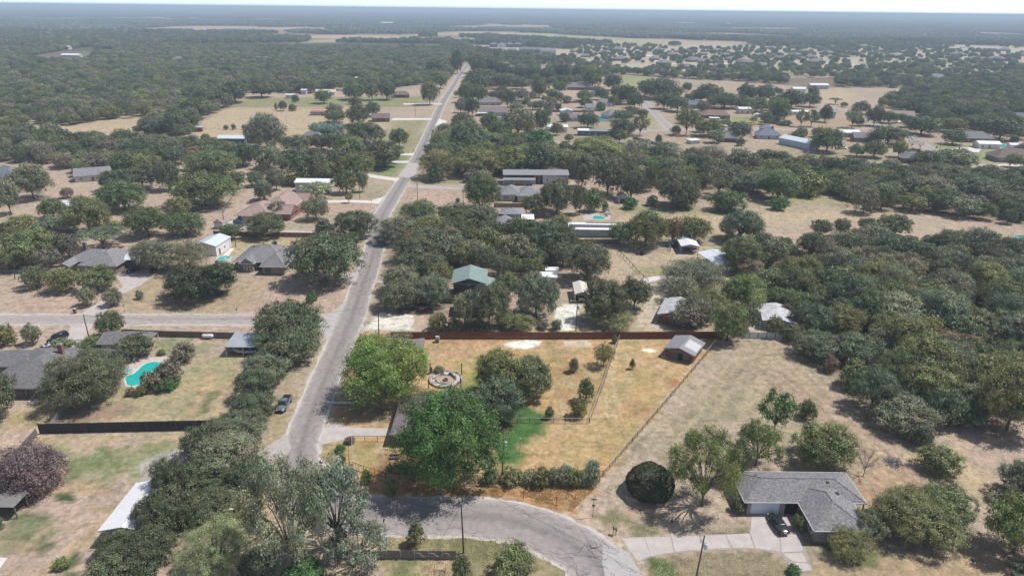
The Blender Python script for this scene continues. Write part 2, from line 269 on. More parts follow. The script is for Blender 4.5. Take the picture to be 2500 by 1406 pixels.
# (polygon in picture points, colour, edge softness m, edge noise m, opacity)
SOIL = [
 ([(0,300),(410,270),(420,300),(330,330),(200,350),(130,330)], TAN, 3, 6, .9),
 ([(500,290),(560,262),(900,265),(960,300),(900,330),(640,350),(470,330)], TAN, 3, 5, 1),
 ([(600,240),(1030,235),(1040,262),(900,262),(560,262)], (0.24,0.24,0.13), 4, 8, .9),
 ([(960,300),(1060,290),(1030,350),(1000,400),(930,430),(900,380)], (0.25,0.24,0.14), 3, 5, .8),
 ([(890,395),(1005,380),(975,432),(915,432)], (0.20,0.24,0.11), 2, 4, .9),
 ([(690,345),(740,340),(740,352),(690,372)], (0.15,0.25,0.08), 2, 3, .8),
 ([(1020,430),(1135,437),(1140,455),(1010,452)], (0.25,0.25,0.14), 2, 4, .8),
 ([(975,455),(1140,462),(1135,498),(960,500)], PINK, 2, 4, 1),
 ([(800,490),(925,485),(905,530),(780,520)], PINK, 3, 5, 1),
 ([(960,500),(1010,500),(990,535),(950,545)], (0.27,0.26,0.15), 2, 4, .8),
 ([(1490,510),(2130,515),(2250,530),(1900,545),(1750,575),(1730,560),(1640,530),(1500,540)], TAN, 3, 5, .9),
 ([(1480,500),(1900,520),(1800,528),(1500,522)], (0.25,0.25,0.14), 2, 5, .8),
 ([(1880,450),(2100,440),(2100,500),(1860,500)], (0.33,0.30,0.18), 3, 6, .8),
 ([(1480,590),(1760,600),(1740,650),(1620,690),(1480,690)], TAN, 3, 5, .6),
 ([(1560,655),(1640,652),(1640,672),(1540,672)], (0.24,0.25,0.13), 2, 4, .8),
 ([(1350,755),(1400,740),(1420,745),(1400,808),(1355,808)], (0.68,0.66,0.64), 1, 2, .9),
 ([(1560,700),(1625,690),(1640,780),(1600,808),(1560,800)], PALE, 1.5, 3, .7),
 ([(1835,738),(1905,745),(1912,810),(1830,808)], (0.62,0.6,0.58), 1, 2, .9),
 ([(935,765),(1010,770),(1010,806),(880,806)], (0.66,0.62,0.6), 1, 2, .9),
 ([(620,640),(860,600),(890,620),(840,755),(560,750)], PINK, 4, 8, .7),
 ([(0,700),(300,705),(300,765),(0,765)], PINK, 3, 8, .8),
 ([(280,670),(640,690),(600,760),(300,762)], (0.35,0.27,0.18), 3, 8, .6),
 ([(540,590),(740,580),(760,600),(740,640),(560,620)], (0.40,0.33,0.2), 2, 4, .8),
 ([(700,618),(740,605),(730,640)], (0.28,0.30,0.14), 1, 3, .8),
 ([(450,795),(650,795),(650,805),(450,808)], PINK, 1, 2, 1),
 ([(375,835),(470,828),(500,850),(470,880),(380,880)], (0.22,0.23,0.13), 2, 5, .8),
 ([(440,880),(600,870),(560,940),(520,1025),(150,1030),(170,985)], (0.33,0.29,0.17), 3, 6, .7),
 ([(480,955),(560,945),(530,985),(500,990)], (0.13,0.15,0.085), 1.2, 3, .8),
 ([(470,985),(530,975),(500,1015),(470,1015)], (0.13,0.15,0.085), 1.2, 3, .8),
 ([(140,1000),(300,985),(330,1000),(280,1026),(150,1028)], (0.30,0.2,0.16), 1.5, 3, .8),
 ([(0,1000),(160,985),(140,1030),(0,1060)], (0.40,0.31,0.17), 2, 5, .7),
 ([(100,1066),(520,1056),(500,1075),(100,1085)], (0.40,0.31,0.2), 1, 3, .8),
 ([(160,1090),(490,1075),(440,1120),(330,1180),(300,1160),(170,1170)], (0.22,0.235,0.125), 3, 7, .85),
 ([(165,1110),(300,1095),(280,1170),(180,1160)], (0.15,0.18,0.09), 3, 6, .6),
 ([(132,1205),(160,1200),(190,1225),(180,1235),(150,1222),(132,1232)], (0.055,0.10,0.04), .6, 1.5, 1),
 ([(0,1250),(90,1230),(160,1290),(60,1380),(0,1350)], (0.13,0.16,0.08), 2.5, 5, .8),
 ([(80,1300),(140,1290),(110,1370),(70,1340)], (0.10,0.13,0.065), 2, 4, .8),
 ([(125,1370),(200,1345),(190,1406),(160,1420),(120,1400)], (0.07,0.11,0.045), 1, 2.5, .9),
 ([(30,1320),(100,1330),(90,1406),(20,1406)], (0.30,0.22,0.17), 1.5, 3, .7),
 ([(343,1135),(400,1105),(470,1100),(500,1120),(420,1165),(370,1175),(345,1165)], GRV, 1.2, 2.5, 1),
 ([(470,1100),(640,1090),(700,1095),(690,1125),(640,1130),(500,1125)], GRV, 1, 2.5, .9),
 ([(690,960),(760,950),(700,1090),(640,1080)], (0.34,0.27,0.17), 2, 4, .6),
 # the green property
 ([(878,812),(1775,808),(1740,850),(1480,1160),(1393,1257),(1350,1238),(1200,1222),(930,1215),(830,1180),(775,1110),(800,1020),(850,880)], (0.44,0.305,0.165), 1.5, 3, .95),
 ([(885,815),(960,815),(1230,825),(1460,830),(1460,850),(1120,870),(860,880),(840,980),(850,890)], (0.43,0.28,0.175), 2, 5, .9),
 ([(1120,880),(1180,862),(1240,870),(1230,950),(1120,955)], (0.25,0.26,0.075), 2, 4, .9),
 ([(1170,905),(1215,880),(1235,920),(1190,950),(1120,950)], LUSH, 3, 3, .9),
 ([(1240,990),(1290,980),(1345,1020),(1330,1060),(1290,1080),(1275,1140),(1190,1150),(1200,1060)], (0.068,0.142,0.045), 3.2, 3, 1),
 ([(1190,1045),(1255,1030),(1235,1060),(1200,1080)], (0.15,0.085,0.06), 1, 2, .9),
 ([(1345,860),(1480,860),(1440,1010),(1300,985),(1340,930)], (0.33,0.24,0.13), 2, 6, .8),
 ([(1290,975),(1330,955),(1345,1000),(1310,1005)], YEL, 2, 3, .8),
 ([(1505,850),(1600,880),(1650,960),(1560,1050),(1450,1130),(1360,1140),(1400,1050),(1480,960)], (0.40,0.30,0.155), 3, 6, .8),
 ([(1320,1075),(1440,1060),(1420,1130),(1340,1140)], YEL, 3, 5, .8),
 ([(1470,960),(1510,955),(1505,1000),(1475,1000)], (0.22,0.22,0.09), 1, 3, .7),
 ([(1540,985),(1600,975),(1580,1005),(1540,1005)], (0.17,0.17,0.08), 1, 3, .6),
 ([(1560,865),(1600,868),(1600,895),(1560,892)], (0.38,0.22,0.13), 1, 2, .8),
 ([(1224,845),(1240,833),(1262,830),(1320,834),(1312,848),(1290,852),(1250,850)], (0.74,0.72,0.69), .5, 1.5, 1),
 ([(1370,847),(1378,832),(1436,830),(1446,846),(1420,848)], (0.52,0.42,0.36), .4, .8, 1),
 ([(1568,850),(1600,856),(1610,862),(1570,858)], (0.72,0.68,0.6), .4, 1, 1),
 ([(1115,862),(1140,857),(1155,868),(1145,876),(1120,876)], (0.37,0.165,0.08), .6, 1.2, 1),
 ([(1085,835),(1130,836),(1125,846),(1090,846)], (0.42,0.24,0.11), 1, 2, .9),
 ([(1630,944),(1652,928),(1660,934),(1640,947)], (0.45,0.13,0.045), .4, 1, 1),
 ([(785,1085),(858,1080),(858,1140),(800,1150),(778,1118)], (0.40,0.27,0.13), 1, 3, .9),
 ([(795,1100),(820,1095),(826,1125),(808,1130)], (0.085,0.125,0.035), .8, 2, .9),
 ([(862,1082),(955,1080),(955,1120),(900,1150),(862,1130)], (0.34,0.28,0.13), 1, 3, .9),
 ([(900,1150),(990,1160),(1230,1190),(1450,1190),(1393,1250),(1200,1216),(930,1208)], (0.38,0.205,0.105), 1, 3, .9),
 ([(920,1110),(1000,1090),(1010,1150),(940,1155)], (0.13,0.09,0.07), 1.5, 3, .8),
 ([(820,960),(975,985),(970,1040),(870,1035),(812,1010)], (0.43,0.30,0.22), 1.5, 3, .9),
 ('noise', (0.45,0.31,0.20), 6.0, 31, .5), ('noise', (0.47,0.38,0.26), 3.5, 33, .5), ('noise', (0.23,0.20,0.10), 5.0, 35, .45), ('noise', (0.40,0.22,0.12), 9.0, 37, .35),
 # right field
 ([(1790,850),(1900,830),(1960,900),(2200,1100),(2100,1150),(1830,1000),(1500,1180),(1560,1100)], (0.33,0.265,0.20), 4, 8, .8),
 ([(1830,900),(1960,900),(2180,1090),(2100,1130),(1880,980)], (0.31,0.225,0.18), 4, 8, .7),
 ([(1560,1080),(1780,930),(1850,960),(1640,1150)], (0.27,0.235,0.165), 4, 8, .7),
 ([(2080,1150),(2250,1130),(2330,1200),(2200,1290),(2120,1220)], (0.36,0.235,0.17), 3, 6, .8),
 ([(2180,1100),(2330,1100),(2500,1240),(2450,1250),(2300,1180)], (0.42,0.34,0.24), 2, 5, .8),
 ([(2000,1350),(2500,1330),(2500,1420),(1980,1420)], (0.38,0.27,0.18), 3, 5, .7),
 ([(1980,1320),(2080,1330),(2150,1350),(2130,1390),(2030,1370)], (0.10,0.13,0.05), 1.5, 3, .8),
 ([(1480,1240),(1660,1300),(1830,1290),(1830,1306),(1560,1310),(1440,1260)], (0.17,0.165,0.09), 1.2, 3, .85),
 ([(1540,1200),(1620,1240),(1620,1290),(1520,1250)], (0.36,0.26,0.20), 1.5, 4, .8),
 ([(1590,1370),(1720,1340),(1880,1350),(1950,1406),(1850,1440),(1580,1440)], (0.215,0.18,0.12), 1.2, 3, .9),
 ([(1595,1375),(1630,1370),(1640,1400),(1610,1406)], (0.09,0.13,0.05), .6, 2, .9),
 ([(950,1300),(1260,1310),(1330,1345),(1420,1420),(900,1420),(930,1340)], (0.26,0.225,0.13), 2, 5, .9),
 ([(1040,1310),(1240,1310),(1260,1350),(1060,1340)], (0.16,0.165,0.085), 1.5, 4, .7),
 ([(960,1365),(1030,1360),(1050,1400),(960,1406)], (0.13,0.17,0.08), 1, 3, .7),
 ([(1020,1365),(1100,1362),(1090,1410),(1030,1410)], (0.42,0.31,0.22), 1, 2, .8),
 ([(560,1200),(680,1170),(680,1310),(590,1330)], (0.44,0.34,0.24), 1.5, 3, .9),
 ([(560,1310),(900,1290),(900,1420),(560,1420)], (0.46,0.37,0.28), 2, 4, .8),
 # suburb and far
 ([(1640,300),(1990,260),(2150,300),(2100,318),(1830,312),(1650,312)], (0.38,0.28,0.2), 3, 6, .7),
 ([(1750,285),(1860,285),(1850,300),(1760,302)], (0.24,0.28,0.12), 3, 5, .8),
 ([(2230,350),(2350,350),(2480,375),(2440,400),(2380,395),(2300,365)], (0.24,0.27,0.12), 3, 5, .8),
 ([(1580,270),(1620,300),(1600,315),(1560,300)], (0.30,0.29,0.16), 3, 5, .7),
 ([(1645,320),(2130,322),(2100,345),(1960,350),(1900,330),(1650,345)], (0.37,0.26,0.2), 3, 6, .8),
 ([(1505,185),(1600,188),(1570,215),(1510,212)], (0.27,0.28,0.14), 5, 8, .9),
 ([(1990,222),(2050,215),(2090,235),(2080,252),(1990,252)], TAN, 4, 6, 1),
 ([(1400,108),(1900,112),(2560,108),(2560,170),(2200,178),(1500,175),(1400,155)], (0.44,0.39,0.32), 20, 30, .85),
 ([(1100,95),(1160,92),(1165,106),(1100,108)], (0.36,0.34,0.21), 20, 20, 1),
 ([(1180,86),(1340,82),(1510,92),(1640,102),(1630,115),(1510,110),(1390,102),(1220,92)], (0.37,0.35,0.22), 15, 20, 1),
 ([(1145,108),(1410,122),(1400,150),(1150,125)], (0.46,0.38,0.30), 10, 15, 1),
]
TRACKS = [  # worn strips: (line, half width m, colour, opacity)
 ([(1490,905),(1500,960),(1515,1012)], .45, (0.5,0.40,0.27), .7), ([(1478,950),(1480,1012)], .35, (0.5,0.4,0.27), .6), ([(1440,1016),(1515,1014)], .4, (0.5,0.4,0.27), .6),
 ([(1493,900),(1505,860),(1512,835)], .5, (0.48,0.36,0.24), .6), ([(1350,1035),(1355,1080)], .6, (0.45,0.30,0.18), .5), ([(1400,1035),(1410,1080)], .6, (0.45,0.30,0.18), .5),
 ([(1480,930),(1450,1010)], .4, (0.48,0.33,0.2), .5),
 ([(520,905),(470,1010)], .9, (0.42,0.3,0.2), .6), ([(555,935),(520,1015)], .7, (0.42,0.3,0.2), .6), ([(450,950),(600,948)], .8, (0.42,0.3,0.2), .6),
 ([(300,1230),(190,1330),(110,1395)], .8, (0.40,0.29,0.2), .7), ([(225,1240),(300,1236)], .8, (0.40,0.29,0.2), .6), ([(105,1290),(60,1350)], .7, (0.40,0.3,0.21), .6), ([(190,1330),(250,1320)],1.2,(0.42,0.33,0.22),.6), ([(70,1210),(160,1190),(260,1200)], 1.4, (0.38,0.27,0.18), .6),
 ([(1800,1000),(1850,930),(1880,860)], .5, (0.42,0.35,0.25), .55), ([(1815,1010),(1870,930),(1900,870)], .5, (0.42,0.35,0.25), .5),
 ([(1850,870),(1930,900),(2010,980),(2090,1060),(2180,1130)], .5, (0.43,0.34,0.25), .6), ([(1880,880),(1950,905),(2030,985),(2110,1060),(2210,1140)], .4, (0.27,0.2,0.16), .6),
 ([(1900,880),(1970,910),(2060,990),(2140,1070)], .5, (0.43,0.34,0.25), .5), ([(1860,890),(1920,920),(1990,985),(2060,1060),(2150,1140)], .4, (0.27,0.2,0.16), .6), ([(1780,930),(1840,880),(1900,862)], .5, (0.27,0.21,0.16), .5),
 ([(1640,1150),(1790,960)], .6, (0.40,0.33,0.24), .4), ([(1600,1190),(1760,990)], .6, (0.24,0.2,0.14), .4),
 ([(2110,1090),(2200,1180),(2280,1230)], .6, (0.42,0.3,0.16), .5),
]
_c = [(1830,905),(1900,905),(1985,975),(2065,1060),(2170,1150),(2290,1230)]
for _k in range(16):
    _o = (_k - 8) * 7.5
    TRACKS.append(([(a - _o * .75, b + _o * .8) for a, b in _c], .38, ((0.44,0.36,0.28) if _k % 2 else (0.29,0.215,0.17)), .38))
for _k in range(9):
    TRACKS.append(([(1500 + _k * 26, 1150 - _k * 9), (1640 + _k * 20, 1000 - _k * 6), (1760 + _k * 12, 870 + _k)], .4, ((0.43,0.36,0.27) if _k % 2 else (0.29,0.235,0.17)), .28))
# ------------------------------------------------------------------ woods (picture polygons) : (poly, spacing m, keep, mean crown radius, palette, phrase)
WOODS = [
 ([(0,128),(300,112),(700,104),(1080,108),(1120,160),(1088,200),(1040,205),(960,215),(700,228),(600,235),(560,262),(500,290),(470,325),(450,345),(330,330),(420,280),(230,300),(130,310),(0,300)], 9.5, .95, 5.2, 'leftwood', 'in the wide wood left of the long straight road'),
 ([(0,318),(130,338),(150,356),(330,352),(450,362),(560,370),(600,380),(440,400),(330,430),(190,440),(140,400),(0,400)], 9.0, .95, 5.0, 'leftwood', 'in the wood beyond the houses at the left edge'),
 ([(1080,325),(1150,342),(1260,350),(1330,372),(1500,388),(1700,398),(1840,412),(2000,420),(2200,432),(2300,455),(2280,470),(2130,500),(2080,490),(1990,470),(1820,460),(1700,470),(1590,470),(1500,420),(1400,440),(1240,425),(1120,425),(1060,390),(1050,340)], 8.5, .93, 5.0, 'belt', 'in the tree belt behind the open creek meadow'),
 ([(2090,470),(2250,435),(2330,425),(2560,440),(2560,560),(2290,520),(2110,515)], 8.0, .95, 4.6, 'belt', 'in the thicket at the far end of the creek meadow'),
 ([(1770,585),(1850,590),(1960,615),(2100,600),(2300,600),(2560,615),(2560,705),(2200,700),(1860,690),(1790,670)], 7.2, .86, 4.3, 'grey', 'among the loose grey oaks right of the tin-roofed barn'),
 ([(1870,695),(2100,708),(2560,705),(2560,1010),(2470,1060),(2400,1040),(2330,1040),(2250,1080),(2130,1010),(2010,910),(1930,825),(1850,740)], 7.4, .97, 5.0, 'rightwood', 'in the dense wood right of the mown field'),
 ([(1010,545),(1210,540),(1310,570),(1390,560),(1405,610),(1380,650),(1300,690),(1210,700),(1200,650),(1100,640),(1090,720),(1120,770),(960,770),(935,720),(940,640),(960,590)], 7.4, .97, 4.3, 'oakwood', 'in the oak wood around the green-roofed cabin'),
 ([(1150,185),(1330,178),(1480,178),(1700,190),(1850,190),(2000,190),(2200,190),(2500,190),(2500,215),(2330,215),(2150,215),(1990,215),(1800,200),(1600,190),(1500,180),(1400,205),(1250,215),(1150,215)], 11, .8, 4.8, 'belt', 'among the streets of houses beyond the meadow'),
 ([(1150,215),(1400,240),(1500,215),(1700,225),(1950,240),(2250,300),(2500,320),(2500,420),(2330,380),(2200,325),(2100,370),(1800,340),(1640,350),(1500,330),(1100,330),(1110,240)], 13.5, .40, 4.3, 'belt', 'among the gardens of the houses beyond the tree belt'),
 ([(2230,215),(2330,200),(2560,220),(2560,330),(2400,330),(2300,300),(2150,260)], 9.5, .85, 5.2, 'belt', 'in the wood at the right edge beyond the houses'),
 ([(1150,150),(1480,158),(1560,172),(1700,165),(2560,160),(2560,190),(1150,186)], 13, .55, 4.4, 'belt', 'between the far houses'),
]
OPEN = [[(2180,188),(2500,210),(2500,222),(2330,208),(2180,196)], [(1480,155),(1560,160),(1600,170),(1480,165)], [(200,120),(290,122),(280,135),(200,132)],
 [(430,203),(530,200),(520,212),(430,212)], [(1505,185),(1600,188),(1570,215),(1510,212)], [(1990,222),(2050,215),(2100,238),(2085,252),(1990,252)], [(1750,203),(1990,205),(1980,218),(1850,222),(1750,216)],
 [(1430,112),(1620,120),(1600,150),(1480,135)], [(1120,98),(1170,95),(1400,120),(1410,160),(1240,130),(1150,125)], [(1700,350),(1760,350),(1830,370),(1740,372)], [(750,360),(790,340),(800,360),(770,375)],
 [(2195,283),(2215,295),(2230,290)], [(1100,640),(1210,648),(1205,740),(1120,750)], [(2330,330),(2480,350),(2480,400),(2360,395),(2260,350)], [(2290,300),(2310,318),(2340,312)], [(1970,340),(2050,350),(2140,360),(2100,375),(1960,365)], [(1340,300),(1520,315),(1520,345),(1300,345)],
 [(1160,240),(1280,250),(1290,300),(1160,300)],[(1370,255),(1530,260),(1530,300),(1370,300)],[(1920,185),(2040,195),(2040,220),(1920,222)], [(30,145),(230,112),(230,150),(160,160)], [(1600,225),(1630,225),(1655,300),(1600,310)],
 [(2030,320),(2130,325),(2135,345),(2040,345)],[(1750,265),(1900,275),(1900,300),(1700,300)],[(1950,262),(2050,265),(2050,305),(1950,305)]]
PAL = {  'sg': (0.258, 0.297, 0.196),
 'dk': (0.148, 0.167, 0.087), 'ol': (0.244, 0.248, 0.099), 'gr': (0.105, 0.205, 0.060), 'yg': (0.235, 0.263, 0.095), 'gy': (0.244, 0.253, 0.153), 'bl': (0.178, 0.213, 0.121),
 'br': (0.246, 0.213, 0.157), 'pk': (0.200, 0.148, 0.152), 'md': (0.178, 0.208, 0.089), 'or': (0.270, 0.190, 0.125), 'lg': (0.291, 0.364, 0.175), 'pg': (0.235, 0.320, 0.075), 'sp': (0.260, 0.351, 0.286), 'vd': (0.065, 0.085, 0.038), 'tn': (0.312, 0.260, 0.176)}
WORD = {'sg': 'pale grey-green', 'dk': 'dark green', 'ol': 'olive green', 'gr': 'bright green', 'yg': 'yellow-green', 'gy': 'grey-green', 'bl': 'bluish green', 'br': 'brownish', 'pk': 'pink-flowering', 'md': 'mid green', 'or': 'rusty orange',
 'lg': 'pale green', 'pg': 'bright lime green', 'sp': 'silvery', 'vd': 'very dark green', 'tn': 'tan, half bare'}
MIX = {'leftwood': ['dk','md','gy','dk','ol','gy','bl','br','md','dk','ol','yg','tn','gy'], 'belt': ['dk','dk','md','gy','ol','yg','bl','md','dk','br','dk'], 'grey': ['gy','gy','dk','bl','gy','dk','tn','gy'],
 'rightwood': ['ol','gy','bl','md','ol','ol','bl','md','gy','ol','gy'], 'oakwood': ['dk','gy','dk','dk','ol','gy','dk','md'], 'far': ['dk','dk','dk','gy','dk','md']}

# ------------------------------------------------------------------ ground sheet
LAWNS = [[(1240,990),(1290,980),(1345,1020),(1330,1060),(1290,1080),(1275,1140),(1190,1150),(1200,1060)], [(1224,845),(1240,833),(1262,830),(1320,834),(1312,848),(1250,850)], [(1370,847),(1378,832),(1436,830),(1446,846)]]
PROPERTY = [(878,812),(1775,808),(1740,850),(1480,1160),(1393,1257),(1350,1238),(1200,1222),(930,1215),(830,1180),(775,1110),(800,1020),(850,880)]
def build_ground():
    V = []; F = []; off = 0
    def grid(xs, ys, hole=None):
        nonlocal off
        X, Y = np.meshgrid(xs, ys); n, m = X.shape
        i, j = np.meshgrid(np.arange(m - 1), np.arange(n - 1)); i = i.ravel(); j = j.ravel()
        if hole:
            cx = (xs[i] + xs[i + 1]) / 2; cy = (ys[j] + ys[j + 1]) / 2
            k = ~((cx > hole[0]) & (cx < hole[1]) & (cy > hole[2]) & (cy < hole[3])); i = i[k]; j = j[k]
        a = j * m + i + off
        V.append(np.stack([X.ravel(), Y.ravel(), np.zeros(X.size)], 1)); F.append(np.stack([a, a + 1, a + m + 1, a + m], 1)); off += X.size
    grid(np.linspace(-140, 140, 401), np.linspace(66, 276, 301))
    grid(np.linspace(-910, 910, 261), np.concatenate([np.linspace(-4, 66, 11), np.linspace(66, 276, 31)[1:], np.linspace(276, 1326, 151)[1:]]), (-140, 140, 66, 276))
    far = np.concatenate([[-20930, -14000, -9800], np.linspace(-7010, -910, 86)]); fx = np.concatenate([far, np.linspace(-910, 910, 27)[1:], -far[::-1][1:]])
    grid(fx, np.concatenate([[-900, -4, 700], np.linspace(1326, 7500, 90), [8500, 10500, 15000, 21500]]), (-910, 910, -4, 1326))
    V = np.concatenate(V); F = np.concatenate(F)
    x, y = V[:, 0], V[:, 1]
    dist = np.hypot(x, y)
    n1 = fbm(x, y, 28, 4, 1)[:, None]; n2 = fbm(x, y, 60, 3, 2)[:, None]; n3 = fbm(x, y, 7, 3, 3)[:, None]
    c = np.array(DRY) * (1 - n1) + np.array(PINK) * n1
    g = np.clip((n2 - 0.52) * 4 + (n3 - .5) * 1.2, 0, 1) * 0.45; c = c * (1 - g) + np.array(GRN) * 1.25 * g
    c = c * (0.9 + 0.22 * n3)
    ed = (fbm(x, y, 5, 3, 9) - 0.5) * 2; ed2 = (fbm(x, y, 1.6, 2, 11) - .5) * 2
    def blend(mask, col, op):
        nonlocal c
        k = (np.clip(mask, 0, 1) * op)[:, None]; c = c * (1 - k) + np.array(col) * (0.88 + 0.24 * n3) * k
    def near(poly, pad):
        xs_ = [p[0] for p in poly]; ys_ = [p[1] for p in poly]
        return (x > min(xs_) - pad) & (x < max(xs_) + pad) & (y > min(ys_) - pad) & (y < max(ys_) + pad)
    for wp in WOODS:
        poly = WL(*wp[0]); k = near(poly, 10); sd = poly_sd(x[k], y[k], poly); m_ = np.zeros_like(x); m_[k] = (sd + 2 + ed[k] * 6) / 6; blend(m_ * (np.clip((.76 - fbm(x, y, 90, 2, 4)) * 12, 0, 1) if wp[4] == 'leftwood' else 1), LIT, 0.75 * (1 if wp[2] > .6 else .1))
    for e_ in SOIL:
        if e_[0] == 'noise':
            sd = poly_sd(x, y, WL(*PROPERTY)); nn = fbm(x, y, e_[2], 4, e_[3]); lush = np.minimum.reduce([np.clip(-poly_sd(x, y, WL(*q)) / 3, 0, 1) for q in LAWNS]); blend(np.where(sd > 0, (nn - .52) * 6, 0) * lush, e_[1], e_[4]); continue
        pts, col, so, no, op = e_
        poly = WL(*pts); k = near(poly, so + no + 4)
        if not k.any(): continue
        sd = poly_sd(x[k], y[k], poly); m_ = np.zeros_like(x); m_[k] = (sd + ed[k] * no * .7 + ed2[k] * no * .45) / so + .5; blend(m_, col, op)
    for pts, hw, col, op in TRACKS:
        ln = smooth(WL(*pts), 5); k = near(ln, 6)
        d = line_d(x[k], y[k], ln); m_ = np.zeros_like(x); m_[k] = np.clip((hw + .45 - d + ed2[k] * .3) / .7, 0, 1); blend(m_, col, op)
    for ln, hw in ROADS[:5]:
        k = near(ln, 8); d = line_d(x[k], y[k], ln); m_ = np.zeros_like(x); m_[k] = (hw + 1.6 - d + ed2[k] * .8) / .9; blend(m_, (0.42, 0.36, 0.31), .7)
    # distant country: canopy dark soil with tan openings
    far_ = np.clip((dist - 900) / 500, 0, 1) * (1 - (((x > -910) & (x < 910) & (y < 1326)) * 0.55))
    t = np.clip((fbm(x, y, 420, 4, 21) - np.where(y > 2300, .555, .595)) * 12, 0, 1)[:, None]
    fc = np.array((0.075, 0.085, 0.06)) * (1 - t) + np.array(TAN) * t
    k = (far_ * .85)[:, None]
    keep = np.zeros_like(x)
    for pts, col, so, no, op in SOIL[-4:]:
        keep = np.maximum(keep, np.clip(poly_sd(x, y, WL(*pts)) / so + .5, 0, 1))
    k = k * (1 - keep[:, None]); c = c * (1 - k) + fc * k
    me = bpy.data.meshes.new('ground'); me.vertices.add(len(V)); me.vertices.foreach_set('co', V.astype(np.float32).ravel())
    me.loops.add(F.size); me.loops.foreach_set('vertex_index', F.ravel().astype(np.int32)); me.polygons.add(len(F))
    me.polygons.foreach_set('loop_start', (np.arange(len(F)) * 4).astype(np.int32)); me.update(calc_edges=True)
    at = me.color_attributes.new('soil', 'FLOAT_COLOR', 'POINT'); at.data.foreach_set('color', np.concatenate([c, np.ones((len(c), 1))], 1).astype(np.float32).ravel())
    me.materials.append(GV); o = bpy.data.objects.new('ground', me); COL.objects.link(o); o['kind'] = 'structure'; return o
build_ground()

# ------------------------------------------------------------------ roads
def ribbon(name, line, hw, m, z, edge=0.0, seed=0, cut=None, sub=1.2, kind='structure', parent=None):
    """a strip of road with uneven edges; the colour attribute carries how far across a point lies"""
    rnd = random.Random(seed); P = [Vector((p[0], p[1], 0)) for p in line]; pts = []
    for a, b in zip(P[:-1], P[1:]):
        n = max(1, min(40, int((b - a).length / sub)))
        for k in range(n): pts.append(a.lerp(b, k / n))
    pts.append(P[-1]); cols = 7; v = []; f = []; cc = []; s = 0
    for i, p in enumerate(pts):
        d = (pts[min(i + 1, len(pts) - 1)] - pts[max(i - 1, 0)]).normalized(); nrm = Vector((d.y, -d.x, 0)); s += (pts[i] - pts[i - 1]).length if i else 0
        el = hw(p) if callable(hw) else hw; e1 = el + rnd.uniform(-edge, edge); e2 = el + rnd.uniform(-edge, edge)
        for k in range(cols):
            u = -1 + 2 * k / (cols - 1); w = e1 if u < 0 else e2; q = p + nrm * (u * w); v.append((q.x, q.y, z)); cc.append((u * .5 + .5, s / 100, 0, 1))
    for i in range(len(pts) - 1):
        for k in range(cols - 1):
            a = i * cols + k; f.append((a, a + 1, a + cols + 1, a + cols))
    me = bpy.data.meshes.new(name); me.from_pydata(v, [], f); me.materials.append(m)
    at = me.color_attributes.new('lane', 'FLOAT_COLOR', 'POINT'); at.data.foreach_set('color', np.array(cc, dtype=np.float32).ravel())
    o = bpy.data.objects.new(name, me); COL.objects.link(o)
    if kind: o['kind'] = kind
    if parent: o.parent = parent
    return o
def road_mat(name, col, dark, center=True):
    m = mat(name, col, 0.9, 0.2, 0.8, spec=0.25); nt = m.node_tree; b = nt.nodes['Principled BSDF']
    cr = [n for n in nt.nodes if n.type == 'VALTORGB'][0]
    vc = nt.nodes.new('ShaderNodeVertexColor'); vc.layer_name = 'lane'; sp = nt.nodes.new('ShaderNodeSeparateColor'); nt.links.new(vc.outputs[0], sp.inputs[0])
    r = nt.nodes.new('ShaderNodeValToRGB'); el = r.color_ramp.elements; el[0].position = 0; el[1].position = 1
    stops = [(0, 1.28), (.06, 1.15), (.14, .98), (.3, .93), (.5, dark), (.66, .97), (.86, .98), (.94, 1.15), (1, 1.28)]
    el[0].color = (stops[0][1],) * 3 + (1,); el[1].color = (stops[-1][1],) * 3 + (1,)
    for p, v in stops[1:-1]: e = el.new(p); e.color = (v, v, v, 1)
    tc = [n for n in nt.nodes if n.type == 'TEX_COORD'][0]
    n = nt.nodes.new('ShaderNodeTexNoise'); n.inputs['Scale'].default_value = .35; n.inputs['Detail'].default_value = 4; nt.links.new(tc.outputs['Object'], n.inputs['Vector'])
    ad = nt.nodes.new('ShaderNodeMath'); ad.operation = 'MULTIPLY_ADD'; ad.inputs[1].default_value = .16; nt.links.new(n.outputs['Fac'], ad.inputs[0])
    sb = nt.nodes.new('ShaderNodeMath'); sb.operation = 'SUBTRACT'; sb.inputs[1].default_value = .08; nt.links.new(sp.outputs[0], sb.inputs[0]); nt.links.new(sb.outputs[0], ad.inputs[2]); nt.links.new(ad.outputs[0], r.inputs[0])
    mx = nt.nodes.new('ShaderNodeMix'); mx.data_type = 'RGBA'; mx.blend_type = 'MULTIPLY'; mx.inputs[0].default_value = 1
    nt.links.new(cr.outputs[0], mx.inputs[6]); nt.links.new(r.outputs[0], mx.inputs[7]); nt.links.new(mx.outputs[2], b.inputs['Base Color']); return m
ASPH = road_mat('old_asphalt', (0.30, 0.27, 0.255), .70); ASPH2 = road_mat('pale_asphalt', (0.36, 0.32, 0.295), .93)
SHO = mat('pale_road_edge', (0.50, 0.455, 0.42), .95, .2, .9)
SEAL = mat('crack_sealant', (0.045, 0.045, 0.05), .6)
CONC = mat('concrete', (0.46, 0.41, 0.385), .9, .14, .5, bump=.1); CONCW = mat('white_concrete', (0.62, 0.58, 0.55), .9, .12, .6); GRAVM = mat('gravel_track', (0.56, 0.51, 0.47), .95, .16, .8)
def hw_main(p):
    b = 3.25
    if p.y < 112: b += min(1.5, (112 - p.y) * .07)
    if 178 > p.y > 166 : b += 0.3
    return b
